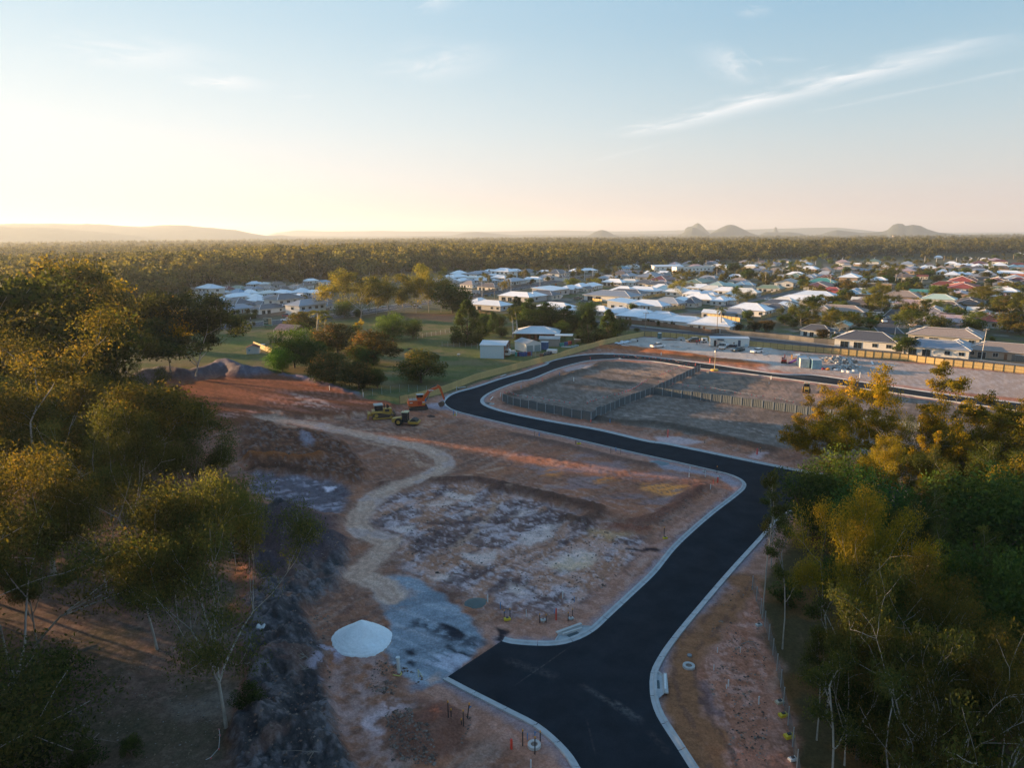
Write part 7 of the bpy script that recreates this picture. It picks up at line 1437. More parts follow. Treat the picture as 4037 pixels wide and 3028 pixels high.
def dozer(p,az_,label,sc=1.0):
 o=empty('bulldozer',label,'bulldozer',(p[0],p[1],p[2]-.02),math.pi/2-R(az_));o.scale=(sc,)*3
 for y in (-1.0,1.0):
  mb=MB();pr=[(-1.9,.0),(1.7,.0),(2.1,.45),(1.8,.8),(-.9,1.35),(-1.5,1.4),(-2.0,1.05),(-2.2,.4)];mb.prism(pr,y-.3,y+.3)
  n=18
  for i in range(n): x=-1.9+3.6*i/(n-1);mb.box(x-.04,x+.04,y-.33,y+.33,-.03,.03)
  t=part('track',mb,TRK_,o);mb=MB()
  for s in (-1,1): mb.cyl((-1.35,y+s*.32,.98),.38,.06,'y',12);mb.cyl((1.65,y+s*.32,.42),.33,.06,'y',12);mb.cyl((-1.8,y+s*.32,.42),.3,.06,'y',12)
  part('sprocket',mb,YEL,t)
  mb=MB();mb.box(-1.7,1.5,y-.34,y+.34,.18,.42);part('track_frame',mb,YEL,t)
 mb=MB();mb.box(-1.9,1.7,-.68,.68,.55,1.4);mb.box(.1,1.9,-.62,.62,1.35,2.15,bev=.08);mb.add([(-2.1,-1.25,1.45),(-.1,-1.25,1.45),(-.1,1.25,1.45),(-2.1,1.25,1.45),(-2.1,-1.15,1.85),(.1,-1.2,1.75),(.1,1.2,1.75),(-2.1,1.15,1.85)],[(3,2,1,0),(4,5,6,7),(0,1,5,4),(1,2,6,5),(2,3,7,6),(3,0,4,7)]);b_=part('body',mb,YEL,o)
 mb=MB();mb.box(.5,1.4,-.64,-.615,1.5,2.05);part('grille',mb,STL,b_)
 mb=MB();mb.box(-1.5,.0,-.8,.8,1.8,2.95);cab=part('cab',mb,CABG,o);mb=MB()
 for x in (-1.5,-.02):
  for y in (-.8,.8): mb.box(x-.05,x+.05,y-.05,y+.05,1.8,2.95)
 part('cab_frame',mb,BLKP,cab);mb=MB();mb.box(-1.75,.15,-1.0,1.0,2.95,3.12,bev=.06);part('cab_roof',mb,mat('dusty_roof',(.42,.38,.33),.7),cab)
 mb=MB();mb.cyl((.5,.35,2.6),.09,.95);mb.cyl((1.0,-.3,2.6),.11,1.0);mb.cyl((1.3,.3,2.45),.14,.6);part('exhaust',mb,BLKP,b_)
 mb=MB();mb.obox((1.0,-.45,1.9),(2.35,-.75,.9),.14,.14);mb.obox((1.0,.45,1.9),(2.35,.75,.9),.14,.14);part('lift_arm',mb,YEL,o)
 mb=MB();n=7;prof=[(2.75,.0),(2.5,.25),(2.4,.6),(2.45,1.0),(2.65,1.3)];
 vs=[(x,y,z) for y in (-1.95,1.95) for x,z in prof]+[(x-.12,y,z) for y in (-1.95,1.95) for x,z in prof];k=5
 mb.add(vs,[(i,k+i,k+i+1,i+1) for i in range(4)]+[(2*k+i,2*k+i+1,3*k+i+1,3*k+i) for i in range(4)]+[(4,9,19,14),(0,10,15,5),(0,1,2,3,4,14,13,12,11,10),(5,15,16,17,18,19,9,8,7,6)]);part('blade',mb,RST,o)
 mb=MB()
 for y in (-.75,0,.75): mb.add([(-2.6,y-.08,1.5),(-2.9,y-.08,1.4),(-3.15,y-.08,.1),(-3.0,y-.08,.05),(-2.6,y+.08,1.5),(-2.9,y+.08,1.4),(-3.15,y+.08,.1),(-3.0,y+.08,.05)],[(0,1,2,3),(7,6,5,4),(0,4,5,1),(1,5,6,2),(2,6,7,3),(3,7,4,0)])
 mb.box(-2.95,-2.5,-1.1,1.1,1.0,1.4);mb.obox((-2.0,-.5,1.3),(-2.7,-.6,1.2),.2,.3);mb.obox((-2.0,.5,1.3),(-2.7,.6,1.2),.2,.3);mb.obox((-1.9,-.5,.7),(-2.7,-.6,.95),.16,.2);mb.obox((-1.9,.5,.7),(-2.7,.6,.95),.16,.2);part('ripper',mb,YEL,o)
 return o
dp=PG('i',600,935);dozer(dp,74,'yellow bulldozer with rear ripper parked left of the roller',1.02)
def roller(p,az_,label,sc=1.0):
 o=empty('roller',label,'roller',(p[0],p[1],p[2]-.02),math.pi/2-R(az_));o.scale=(sc,)*3
 for y in (-.85,.85):
  mb=MB();mb.cyl((-1.0,y,.75),.75,.5,'y',20,0);mb.cyl((-1.0,y,.75),.38,.53,'y',14,1)
  for i in range(20): a=6.283*i/20;mb.obox((-1.0+.74*math.cos(a),y-.24,.75+.74*math.sin(a)),(-1.0+.74*math.cos(a+.12),y+.24,.75+.74*math.sin(a+.12)),.07,.07)
  part('wheel',mb.mesh('wheel',[TYRE,YEL]),None,o)
 mb=MB();mb.add([(-2.5,-.72,.6),(-.3,-.72,.6),(-.3,.72,.6),(-2.5,.72,.6),(-2.5,-.62,1.35),(-.3,-.7,1.75),(-.3,.7,1.75),(-2.5,.62,1.35)],[(3,2,1,0),(4,5,6,7),(0,1,5,4),(1,2,6,5),(2,3,7,6),(3,0,4,7)]);h_=part('engine_hood',mb,YEL,o)
 mb=MB();mb.box(-2.54,-2.5,-.5,.5,.7,1.2);part('grille',mb,BLKP,h_);mb=MB();mb.box(-2.0,-1.1,-.4,.4,1.47,1.53);mb.xf(Matrix.Rotation(-.18,4,'Y'));part('vent',mb,RST,h_)
 mb=MB();mb.box(-.3,.75,-.7,.7,1.3,2.7);mb.box(-.3,.75,-.7,.7,.7,1.3);cab=part('cab',mb,CABG,o);mb=MB()
 for x in (-.3,.75):
  for y in (-.7,.7): mb.box(x-.05,x+.05,y-.05,y+.05,.7,2.72)
 mb.box(-.3,.75,-.74,.74,.65,.85);part('cab_frame',mb,BLKP,cab);mb=MB();mb.box(-.5,.95,-.82,.82,2.72,2.86,bev=.05);part('cab_roof',mb,mat('cream_roof',(.55,.45,.25),.6),cab);mb=MB();mb.cyl((-.1,0,2.93),.1,.14,n=10);part('beacon',mb,mat('beacon_orange',(.7,.12,.02),.3),cab)
 mb=MB();mb.cyl((2.1,0,.72),.72,1.9,'y',24)
 d_=part('drum',mb,STL,o);mb=MB()
 for i in range(16):
  a=6.283*i/16
  for j in range(6): mb.box(2.1+.72*math.cos(a)-.07,2.1+.72*math.cos(a)+.07,-.85+j*.31,-.72+j*.31,.72+.72*math.sin(a)-.07,.72+.72*math.sin(a)+.07)
 part('drum_pad',mb,STL,d_,'steel pads of the drum')
 mb=MB();mb.box(1.05,3.05,-1.18,-.98,.5,.95,bev=.04);mb.box(1.05,3.05,.98,1.18,.5,.95,bev=.04);mb.box(2.88,3.1,-1.18,1.18,.5,.9);mb.box(1.0,1.2,-1.18,1.18,.5,1.0);part('drum_frame',mb,YEL,o)
 mb=MB();mb.box(.5,1.1,-.3,.3,.5,.95);part('hitch',mb,STL,o);return o
rp=PG('i',1080,1075);roller(rp,98,'yellow soil compactor with padded drum parked in front of the bulldozer');r2=PG('h',790,735);roller(r2,22,'small yellow compactor seen from behind in the graded lot',.8)
# ------------------------------------------------------------------ site yard
def cont(z,x,y,az_,col,label,L=6.0):
 p=PG(z,x,y);o=empty('shipping_container',label,'container',(p[0],p[1],p[2]),math.pi/2-R(az_),'shipping containers');m=mat('container_'+label.split()[0],col,.7,noise=.35,nscale=.9)
 mb=MB();n=20
 for s in (-1.2,1.2):
  vs=[(L*i/(2*n),s+(.03 if i % 4 in (1,2) else 0)*(-1 if s>0 else 1),zz) for zz in (.1,2.5) for i in range(2*n+1)];k=2*n+1;mb.add(vs,[(i,i+1,k+i+1,k+i) for i in range(2*n)])
 mb.box(0,L,-1.19,1.19,.02,.12);mb.box(L-.04,L,-1.19,1.19,.1,2.5);part('body',mb,m,o);mb=MB();mb.box(-.02,L+.02,-1.22,1.22,2.5,2.6);part('roof',mb,mat('container_top',(.36,.40,.42),.6,noise=.2),o)
 for s in (-1,1):
  mb=MB();mb.box(-.02,.03,min(.02*s,1.16*s),max(.02*s,1.16*s),.12,2.46)
  d_=part('door',mb,m,o);mb=MB()
  for q in (.3,.85): mb.tube([(-.05,q*s,.15),(-.05,q*s,2.42)],.022,6)
  mb.box(-.06,-.02,min(.35*s,.8*s),max(.35*s,.8*s),1.1,1.14);part('lock_bar',mb,GALV,d_)
 mb=MB()
 for s in (-1.2,1.2): mb.box(-.03,.06,s-.05,s+.05,0,2.6)
 part('corner_post',mb,m,o)
cont('h',760,312,12,(.50,.52,.50),'white shipping container standing left of the pair by the rubble');cont('h',968,335,12,(.22,.42,.50),'pale blue shipping container standing right of the pair by the rubble')
pl_=PG('y',1560,278);of_az=98
o=empty('site_office','long white portable site office with open door and blue door','site office',(pl_[0],pl_[1],pl_[2]),math.pi/2-R(of_az))
mb=MB();mb.box(-6.2,6.6,-.2,2.9,.25,2.95);mb.box(-6.3,6.7,-.25,2.95,2.9,3.0);w__=part('wall',mb,mat('panel_white',(.64,.62,.58),.7),o);mb=MB();mb.add([(-6.3,-.3,2.98),(6.7,-.3,2.98),(6.7,3.0,3.25),(-6.3,3.0,3.25),(-6.3,-.3,2.9),(6.7,-.3,2.9),(6.7,3.0,3.1),(-6.3,3.0,3.1)],[(0,1,2,3),(4,7,6,5),(0,4,5,1),(1,5,6,2),(2,6,7,3),(3,7,4,0)]);part('roof',mb,mat('office_roof',(.52,.55,.58),.5),o)
mb=MB();mb.box(-5.1,-4.3,-.24,-.19,.3,2.3);part('door',mb,BLKP,o,'black panel for the shaded open doorway');mb=MB();mb.box(2.9,3.75,-.24,-.19,.3,2.4);part('door',mb,mat('blue_door',(.03,.06,.10),.5),o,'blue door');mb=MB();mb.box(1.35,1.75,-.23,-.19,1.2,1.7);part('window',mb,CABG,o)  # black panel stands for the shade inside the open doorway
mb=MB()
for i in range(14): mb.box(.1+i*.16,.2+i*.16,-.5,-.2,.3,.7+.1*(i % 3))
for i,x in enumerate((-3.6,.0,.9,1.8,2.5)): mb.box(x-.2,x+.2,-.7,-.3,.35,.42);mb.box(x-.2,x+.2,-.32,-.28,.42,.85);[mb.box(x+a-.02,x+a+.02,-.65,-.61,.0,.36) for a in (-.18,.18)]
part('row_of_chairs',mb,mat('navy_plastic',(.02,.035,.07),.5),o);mb=MB();mb.box(-6.2,6.6,0,2.7,.0,.25);part('base',mb,STL,o)
mb=MB();mb.add([(-4.1,-.25,2.75),(-1.9,-.25,2.75),(-1.9,-1.7,2.45),(-4.1,-1.7,2.45)],[(0,1,2,3)]);mb.tube([(-1.9,-1.7,2.45),(-1.9,-1.7,0)],.03,6);mb.tube([(-4.1,-1.7,2.45),(-4.1,-1.7,0)],.03,6);part('awning',mb,STL,o)
p=PG('y',695,175);o=empty('portable_toilet','teal portable toilet with white roof against the yellow fence','toilet',tuple(p),R(20));mb=MB();mb.box(-.55,.55,-.55,.55,.08,2.1);part('cabin',mb,mat('teal_plastic',(.05,.16,.18),.5),o);mb=MB();mb.box(-.6,.6,-.6,.6,2.1,2.28,bev=.2);part('roof',mb,WHT,o);mb=MB();mb.box(-.4,.4,-.58,-.54,.15,2.0);part('door',mb,mat('teal_door',(.04,.12,.14),.5),o)
p=PG('y',1250,225);o=empty('generator','boxy white generator on wheels beside the site office','generator',tuple(p),R(10));mb=MB();mb.box(-1.0,1.0,-.55,.55,.4,1.75,bev=.1);part('housing',mb,WHT,o);mb=MB();[mb.cyl((x,y,.28),.28,.16,'y',12) for x in (-.5,.5) for y in (-.55,.55)];part('wheel',mb,TYRE,o);mb=MB();mb.box(-.8,.2,-.56,-.54,.7,1.4);part('grille',mb,STL,o)
p=PG('y',965,197);o=empty('box_trailer','low grey trailer with raised load against the yellow fence','trailer',tuple(p),R(-12));mb=MB();mb.box(-1.3,1.3,-.7,.7,.55,.65);mb.box(-1.3,1.3,-.72,-.68,.6,1.0);mb.box(-1.3,1.3,.68,.72,.6,1.0);mb.box(1.26,1.3,-.7,.7,.6,1.0);mb.tube([(-1.3,0,.6),(-2.3,0,.5)],.05,6);part('tray',mb,GALV,o);mb=MB();mb.add([(-1.1,-.5,1.0),(1.1,-.5,1.0),(1.1,.5,1.0),(-1.1,.5,1.0),(-.6,-.2,1.35),(.8,-.2,1.3),(.8,.2,1.3),(-.6,.2,1.35)],[(3,2,1,0),(4,5,6,7),(0,1,5,4),(1,2,6,5),(2,3,7,6),(3,0,4,7)]);part('tarpaulin',mb,mat('grey_tarp',(.30,.29,.27),.8),o);mb=MB();[mb.cyl((0,y,.3),.3,.16,'y',12) for y in (-.78,.78)];part('wheel',mb,TYRE,o)
p=PG('y',1380,573);o=empty('lighting_tower','solar light tower with yellow ring base and pale mast','light tower',tuple(p),R(15));mb=MB();pr_=[(1.15*math.cos(6.283*i/14),1.15*math.sin(6.283*i/14)) for i in range(14)];mb.cyl((0,0,.25),1.15,.35,n=16,r2=.95);part('base',mb,mat('yellow_plastic',(.65,.36,.02),.4),o);mb=MB();mb.tube([(0,0,.3),(0,0,6.2)],[.10,.06],8);part('mast',mb,mat('mast_cream',(.5,.40,.24),.5),o);mb=MB();mb.box(-.75,.75,-.5,.5,6.15,6.22);mb.xf(Matrix.Rotation(.2,4,'X'));pn=part('solar_panel',mb,SOLAR,o);mb=MB();mb.box(-.2,.2,-.2,.2,5.3,5.75);mb.box(-.25,.25,-.3,-.2,5.5,5.7);part('lamp_head',mb,WHT,o)
def pile(z,x,y,rad,h,m,name,label,cat,n=700,sq=1.0,az_=0,chunk=(.15,.5),seed=1,flat=False):
 rs=np.random.RandomState(seed);p=PG(z,x,y);mb=MB()
 for i in range(n):
  a=rs.rand()*6.283;r=rs.rand()**.6;hh=h*(1-r)**1.1*rs.uniform(.3,1);s=rs.uniform(*chunk)*.5;c=(math.cos(a)*r*rad,math.sin(a)*r*rad*sq,hh+s*.3)
  k=len(mb.v);mb.box(-s,s,-s*rs.uniform(.4,1),s*rs.uniform(.4,1),-s*rs.uniform(.15,.6),s*rs.uniform(.15,.6),rs.randint(len(m)))
  mb.xf(Matrix.Translation(c) @ Matrix.Rotation(rs.rand()*6,4,'Z') @ Matrix.Rotation(rs.normal()*.6,4,'X') @ Matrix.Rotation(rs.normal()*.4,4,'Y'),k)
 o=mb.build(name,m);o.location=tuple(p);o.rotation_euler=(0,0,math.pi/2-R(az_));tag(o,label,cat,kind='stuff');return o
CR=[mat('rubble_grey',(.32,.33,.33),.9,vary=0,noise=.3),mat('rubble_pale',(.48,.47,.45),.9,noise=.2),mat('rubble_brown',(.22,.16,.12),.9)]
pile('h',1340,200,5.2,1.7,CR,'rubble_heap','heap of broken concrete and timber beside the containers','rubble',650,.7,100,(.25,1.1),2);pile('h',1540,300,3.6,.8,CR,'rubble_heap','lower heap of broken pallets and boards in front of the concrete','rubble',260,.6,100,(.2,1.0),3)
PP=mat('pink_pipe',(.42,.05,.30),.5);p0=PG('h',490,245);p1=P('h',632,190);mb=MB();mb.tube([(p0[0],p0[1],p0[2]+.32),(p1[0],p1[1],.5)],.30,16,cap=False);mb.tube([(p1[0],p1[1],.5),(p0[0],p0[1],p0[2]+.32)],.26,16,cap=False);tag(mb.build('pipe',PP),'thick pink-purple pipe lying beside the small red excavator','pipe')
p=PG('h',625,150);o=empty('crate','yellow steel cage crate filled with pale offcuts behind the pink pipe','crate',tuple(p),R(-10));mb=MB()
for x in np.linspace(-1.5,1.5,9): mb.box(x-.04,x+.04,-.9,-.84,0,1.1);mb.box(x-.04,x+.04,.84,.9,0,1.1)
for y in np.linspace(-.8,.8,5): mb.box(-1.54,-1.48,y-.04,y+.04,0,1.1);mb.box(1.48,1.54,y-.04,y+.04,0,1.1)
mb.box(-1.54,1.54,-.9,.9,.0,.1);mb.box(-1.56,1.56,-.92,-.86,1.0,1.12);mb.box(-1.56,1.56,.86,.92,1.0,1.12);part('frame',mb,mat('ochre_steel',(.42,.22,.06),.7),o);mb=MB()
for i in range(14): mb.obox((-1.3+.15*i,-.7+.05*(i % 4),.3+.07*i),(-1.0+.15*i,.8,1.2+.02*i),.12,.06)
part('offcuts',mb,WHT,o)
def torus(mb,c,R0,r,n=22,tilt=0,loops=3):
 for k in range(loops):
  pts=[(c[0]+(R0-.02*k)*math.cos(6.283*i/n),c[1]+(R0-.02*k)*math.sin(6.283*i/n)*(1),c[2]+r+2*r*k+.05*math.sin(6.283*i/n*2+k)) for i in range(n+1)];mb.tube(pts,r,6,cap=False)
WPIPE=mat('white_pipe',(.66,.66,.66),.4)
for i,(x,y,l) in enumerate([(1450,385,'white coiled pipe nearest the pale blue container'),(1540,395,'white coiled pipe in the middle of three'),(1630,375,'white coiled pipe with the largest loops, rightmost')]):
 p=PG('h',x,y);mb=MB();torus(mb,(0,0,0),.75,.06,loops=5);o=mb.build('pipe_coil',WPIPE);o.location=tuple(p);tag(o,l,'pipe coil','white pipe coils by the rubble')
for x,y,col,l in [(1165,350,(.55,.22,.02),'orange bag lying at the foot of the pale blue container'),(1275,335,BK,'black plastic bundle beside the orange bag'),(1300,360,WH,'white bag beside the black bundle'),(1095,345,RD,'red container of tools by the pale blue container'),(1530,350,BK,'black sheet behind the coiled pipes')]:
 p=PG('h',x,y);mb=MB();mb.sphere((0,0,.25),.6,9,5,sq=(1.2,.7,.5));rs_=np.random.RandomState(x);mb.v=[tuple(np.array(q)+rs_.normal(size=3)*.06) for q in mb.v];o=mb.build('bag',mat('bag_%d' % x,col,.5));o.location=tuple(p);tag(o,l,'bag')
for k,(x0,y0,x1,y1,l,nn) in enumerate([(1240,280,1360,240,'stack of grey steel lengths between the rubble heaps',4),(1915,205,1945,262,'pale plank bundle behind the coiled pipes',3),(2140,270,2330,285,'pale pipes lying at the right by the golden tree',4),(1900,310,2060,330,'white pipes in a loose stack left of the golden tree',5)]):
 a=PG('h',x0,y0);b=P('h',x1,y1);mb=MB()
 for i in range(nn): mb.obox((a[0]+.22*i,a[1]+.1*i,.15+.02*i),(b[0]+.22*i,b[1]+.1*i,.15),.16,.12)
 tag(mb.build('pipe_stack',GALV if k==0 else WPIPE),l,'pipes')
for k,(a,b,l) in enumerate([(('y',1975,378),('y',2045,358),'white pipe lying by the white hatchback'),(('y',1135,378),('y',1500,415),'long white pipe along the edge of the yard'),(('y',1980,297),('y',2095,303),'white lengths leaning at the yellow fence beyond the white hatchback'),(('y',220,255),('y',430,280),'white pipes lying at the left rim of the yard'),(('h',1725,485),('h',1730,420),'white bollard pipe standing at the upper road kerb')]):
 p0,p1=PG(*a),PG(*b);mb=MB()
 if k==4: mb.tube([tuple(p0),(p0[0],p0[1],1.6)],.11,10)
 else: [mb.tube([(p0[0]+.2*i,p0[1]+.25*i,.12),(p1[0]+.2*i,p1[1]+.25*i,.12)],.1,8) for i in range(3 if k in (2,3) else 2)]
 tag(mb.build('pipe',WPIPE),l,'pipe')
p=PG('y',250,230);rs_=np.random.RandomState(4);nx_,ny_=26,12;vs=[((i/(nx_-1)-.5)*7.5+rs_.normal()*.08,(j/(ny_-1)-.5)*3.4*(.6+.4*math.sin(i*.5+1)**2)+rs_.normal()*.08,.12+.45*max(0,math.sin(i*.5)*math.sin(j*.6+1))+rs_.rand()*.22) for j in range(ny_) for i in range(nx_)]
mb=MB();mb.add(vs,[(j*nx_+i,j*nx_+i+1,(j+1)*nx_+i+1,(j+1)*nx_+i) for j in range(ny_-1) for i in range(nx_-1)]);o=mb.build('plastic_sheet',mat('white_sheeting',(.60,.63,.66),.4));o.location=tuple(p);o.rotation_euler=(0,0,R(50));tag(o,'crumpled white plastic sheeting at the left end of the yard','tarpaulin')
p=PG('y',370,215);mb=MB();mb.sphere((0,0,.4),1.0,10,6,sq=(1.3,.8,.8));o=mb.build('bundle',mat('wrapped_bundle',(.5,.46,.42),.6));o.location=tuple(p);tag(o,'wrapped pale bundle beside the plastic sheeting','bundle')
p=PG('y',405,212);mb=MB();mb.sphere((0,0,.35),.6,10,6,sq=(1.3,.8,.8));o=mb.build('bundle',BLKP);o.location=tuple(p);tag(o,'small black bundle right of the wrapped pale one','bundle')
p=PG('y',1770,280);o=empty('water_cube','pale blue water container at the right end of the site office','water tank',tuple(p),R(10));mb=MB();mb.box(-.5,.5,-.5,.5,.12,1.1,bev=.06);part('tank',mb,mat('pale_blue_plastic',(.35,.5,.58),.4),o);mb=MB();[mb.box(x-.02,x+.02,-.53,-.5,0,1.1) for x in (-.5,-.17,.17,.5)];mb.box(-.52,.52,-.52,.52,0,.12);part('cage',mb,GALV,o)
# ------------------------------------------------------------------ workers
SKIN=mat('skin',(.42,.25,.17),.6)
def person(z,x,y,az_,shirt,label,pose=0):
 p=PG(z,x,y);o=empty('person',label,'person',tuple(p),math.pi/2-R(az_));
 v=[(0,0,.95),(0,0,1.2),(0,0,1.43),(0,0,1.52),(0,0,1.66),(0,.10,.9),(.03,.12,.5),(0,.13,.06),(.14,.14,.03),(0,-.10,.9),(-.02,-.12,.5),(-.06,-.13,.06),(.08,-.14,.03),(0,.19,1.42),(.04,.26,1.14),(.16,.22,.93),(0,-.19,1.42),(.03,-.26,1.14),(.14,-.23,.93),(.22,.21,.86),(.2,-.22,.86)]
 e=[(0,1),(1,2),(2,3),(3,4),(0,5),(5,6),(6,7),(7,8),(0,9),(9,10),(10,11),(11,12),(2,13),(13,14),(14,15),(2,16),(16,17),(17,18),(15,19),(18,20)]
 r=[.15,.14,.15,.06,.10,.10,.07,.05,.045,.10,.07,.05,.045,.07,.05,.04,.07,.05,.04,.04,.04]
 me=bpy.data.meshes.new('body');me.from_pydata(v,e,[]);b_=link('body',me,o);s=b_.modifiers.new('skin','SKIN')
 for i,q in enumerate(me.skin_vertices[0].data if me.skin_vertices else []): q.radius=(r[i],r[i])
 if not me.skin_vertices:
  bm_=bmesh.new();bm_.from_mesh(me);ly=bm_.verts.layers.skin.verify()
  for i,q in enumerate(bm_.verts): q[ly].radius=(r[i],r[i])
  bm_.verts.ensure_lookup_table();bm_.verts[0][ly].use_root=True;bm_.to_mesh(me);bm_.free()
 b_.modifiers.new('sub','SUBSURF').levels=1;b_.modifiers['sub'].render_levels=1
 me.materials.append(mat('navy_workwear',(.03,.035,.06),.8))
 mb=MB();mb.tube([(0,0,.98),(0,0,1.15),(0,0,1.38),(0,0,1.47)],[.19,.18,.21,.12],10);mb.tube([(0,.2,1.44),(.03,.26,1.2)],[.09,.075],7);mb.tube([(0,-.2,1.44),(.03,-.26,1.2)],[.09,.075],7);part('shirt',mb,shirt,o)
 mb=MB();mb.sphere((.01,0,1.66),.115,10,8,sq=(1,.85,1.1));mb.sphere((.12,0,1.65),.022,5,4);part('head',mb,SKIN,o);mb=MB();mb.sphere((0,0,1.73),.13,10,6,sq=(1.15,1,.65));part('hat',mb,WHT,o)
HV1=mat('orange_hi_vis',(.75,.14,.03),.6);HV2=mat('red_shirt',(.5,.05,.05),.7)
person('y',1193,238,150,HV1,'worker in an orange high-visibility shirt beside the black car');person('y',1160,248,200,HV2,'worker in a red shirt at the rear of the black car');person('y',1330,268,190,HV2,'worker in a reddish vest left of the open office door');person('y',1400,275,170,HV2,'worker in a red vest just left of the white truck')
person('a',1062,832,-90,WHT,'person in a white top beside the hedge on the far roadside')
# ------------------------------------------------------------------ farm sheds beside the timber fence
def corr(mb,a,b,z0,z1,pitch=.25,amp=.03):
 L=math.dist(a,b);n=int(L/pitch*2);dx,dy=(b[0]-a[0])/L,(b[1]-a[1])/L
 vs=[(a[0]+dx*L*i/n-dy*amp*(i % 2),a[1]+dy*L*i/n+dx*amp*(i % 2),z) for z in (z0,z1) for i in range(n+1)];k=n+1
 mb.add(vs,[(i,i+1,k+i+1,k+i) for i in range(n)])
ZINC=mat('zincalume',(.50,.58,.61),.5,noise=.08);WHS=mat('white_sheet',(.56,.58,.58),.5,noise=.05);BEI=mat('beige_sheet',(.26,.235,.215),.6);BRICK_=mat('red_timber_wall',(.17,.06,.035),.8);LR=mat('light_roof',(.55,.58,.60),.45,noise=.06)
def setup(z,x,y,az_,nm,label,cat): p=P(z,x,y);return empty(nm,label,cat,tuple(p),math.pi/2-R(az_))
o=setup('g',400,868,101,'farm_shed','large open-ended corrugated iron shed beside the timber fence','shed')     # origin: near right corner, x = right, y = away
mb=MB();corr(mb,(-7.8,0),(0,0),0,4.3);corr(mb,(-7.8,9),(-7.8,0),0,4.3);corr(mb,(0,9),(-7.8,9),0,4.3);part('wall',mb,ZINC,o)
mb=MB();mb.add([(-8,-.2,4.3),(-8,4.5,5.2),(-8,9.2,4.3),(.6,-.2,4.3),(.6,4.5,5.2),(.6,9.2,4.3),(-8,-.2,4.2),(-8,4.5,5.1),(-8,9.2,4.2),(.6,-.2,4.2),(.6,4.5,5.1),(.6,9.2,4.2)],[(0,3,4,1),(1,4,5,2),(7,10,9,6),(8,11,10,7),(0,6,9,3),(2,5,11,8)]);part('roof',mb,LR,o)
mb=MB();[mb.box(-.1,.1,y-.1,y+.1,0,4.2) for y in (0,4.5,9)];[mb.box(-.06,.06,0,9,z-.08,z+.08) for z in (2.2,3.1,4.1)];part('steel_frame',mb,mat('red_oxide',(.22,.07,.04),.8),o)
mb=MB();mb.sphere((.1,1.9,1.35),1.25,14,8,sq=(1.1,.9,.95));
o=setup('g',425,838,101,'caravan','white rounded caravan nose poking out of the corrugated shed','caravan');mb=MB();prof=[(-3.5,.5),(1.1,.5),(1.45,1.0),(1.35,1.8),(.8,2.4),(-3.5,2.45)];mb.prism(prof,.2,2.4);part('body',mb,WHT,o);mb=MB();mb.add([(1.46,.6,1.25),(1.46,2.0,1.25),(1.2,1.9,1.95),(1.2,.7,1.95)],[(0,1,2,3)]);mb.xf(Matrix.Translation((.02,0,.02)));mb.box(-.3,.7,.17,.2,1.3,1.95);part('window',mb,CABG,o);mb=MB();mb.cyl((-1,.3,.33),.33,.2,'y',12);part('wheel',mb,TYRE,o)
o=setup('g',785,768,60,'garage','white gabled garage with two grey roller doors','garage')   # origin: near corner below the gable face
mb=MB();mb.box(-1.8,4.0,0,7.5,0,2.9);mb.add([(-1.8,0,2.9),(4.0,0,2.9),(1.1,0,3.85),(-1.8,7.5,2.9),(4,7.5,2.9),(1.1,7.5,3.85)],[(0,1,2),(3,5,4)]);part('wall',mb,WHS,o)
mb=MB();mb.add([(-2.1,-.2,2.85),(1.1,-.2,3.92),(4.3,-.2,2.85),(-2.1,7.7,2.85),(1.1,7.7,3.92),(4.3,7.7,2.85)],[(0,1,4,3),(1,2,5,4),(3,4,1,0),(4,5,2,1)]);part('roof',mb,LR,o)
for x in (-1.5,1.4):
 mb=MB();[mb.box(x,x+2.3,-.06,-.01,i*.28,i*.28+.26) for i in range(8)];part('roller_door',mb,mat('roller_grey',(.22,.28,.29),.6),o)
o=setup('g',1195,690,98,'farm_shed','beige corrugated shed with shallow pale roof and a tiny window','shed')
mb=MB();mb.box(-6.8,0,0,5.2,0,2.7);mb.add([(0,0,2.7),(0,5.2,2.7),(0,2.6,3.25),(-6.8,0,2.7),(-6.8,5.2,2.7),(-6.8,2.6,3.25)],[(0,1,2),(3,5,4)]);part('wall',mb,BEI,o);mb=MB();mb.add([(-7.1,-.3,2.65),(.3,-.3,2.65),(.3,2.6,3.35),(-7.1,2.6,3.35),(.3,5.5,2.65),(-7.1,5.5,2.65)],[(0,1,2,3),(3,2,4,5),(3,2,1,0),(5,4,2,3)]);part('roof',mb,ZINC,o);mb=MB();mb.box(-4.1,-3.5,-.05,-.01,1.2,1.8);part('window',mb,CABG,o)
mb=MB();mb.box(.01,.05,2.9,4.0,0,2.0);part('door',mb,WHS,o)
o=setup('g',1350,640,98,'carport','low flat-roofed carport behind the beige shed','carport');mb=MB();mb.box(-5.5,1,0,5,2.6,2.75);part('roof',mb,ZINC,o);mb=MB();[mb.box(x-.06,x+.06,y-.06,y+.06,0,2.6) for x in (-5.3,-2,.8) for y in (.2,4.8)];part('post',mb,STL,o)
o=setup('g',880,600,98,'house','farmhouse with broad pale hip roof and red-brown walls behind the sheds','house');mb=MB();mb.box(-8,7,0,10,0,2.7);part('wall',mb,BRICK_,o);rf,cp=MB(),MB();hip(rf,cp,-8,7,0,10,2.7,.32,1.1);r_=part('roof',rf,LR,o);part('ridge_cap',cp,CAPM,r_)
for x in (-2.5,-.2,2.2,4.5): mb=MB();mb.box(x,x+1.4,-.06,-.01,.3,2.2);part('window',mb,CABG,o)
for x in (-3.1,0.9,3.9): mb=MB();mb.box(x,x+.25,-1.0,-.8,0,2.6);part('verandah_post',mb,BRICK_,o)
cont('g',935,725,100,(.02,.09,.22),'dark blue box container beside the green tank',2.4)
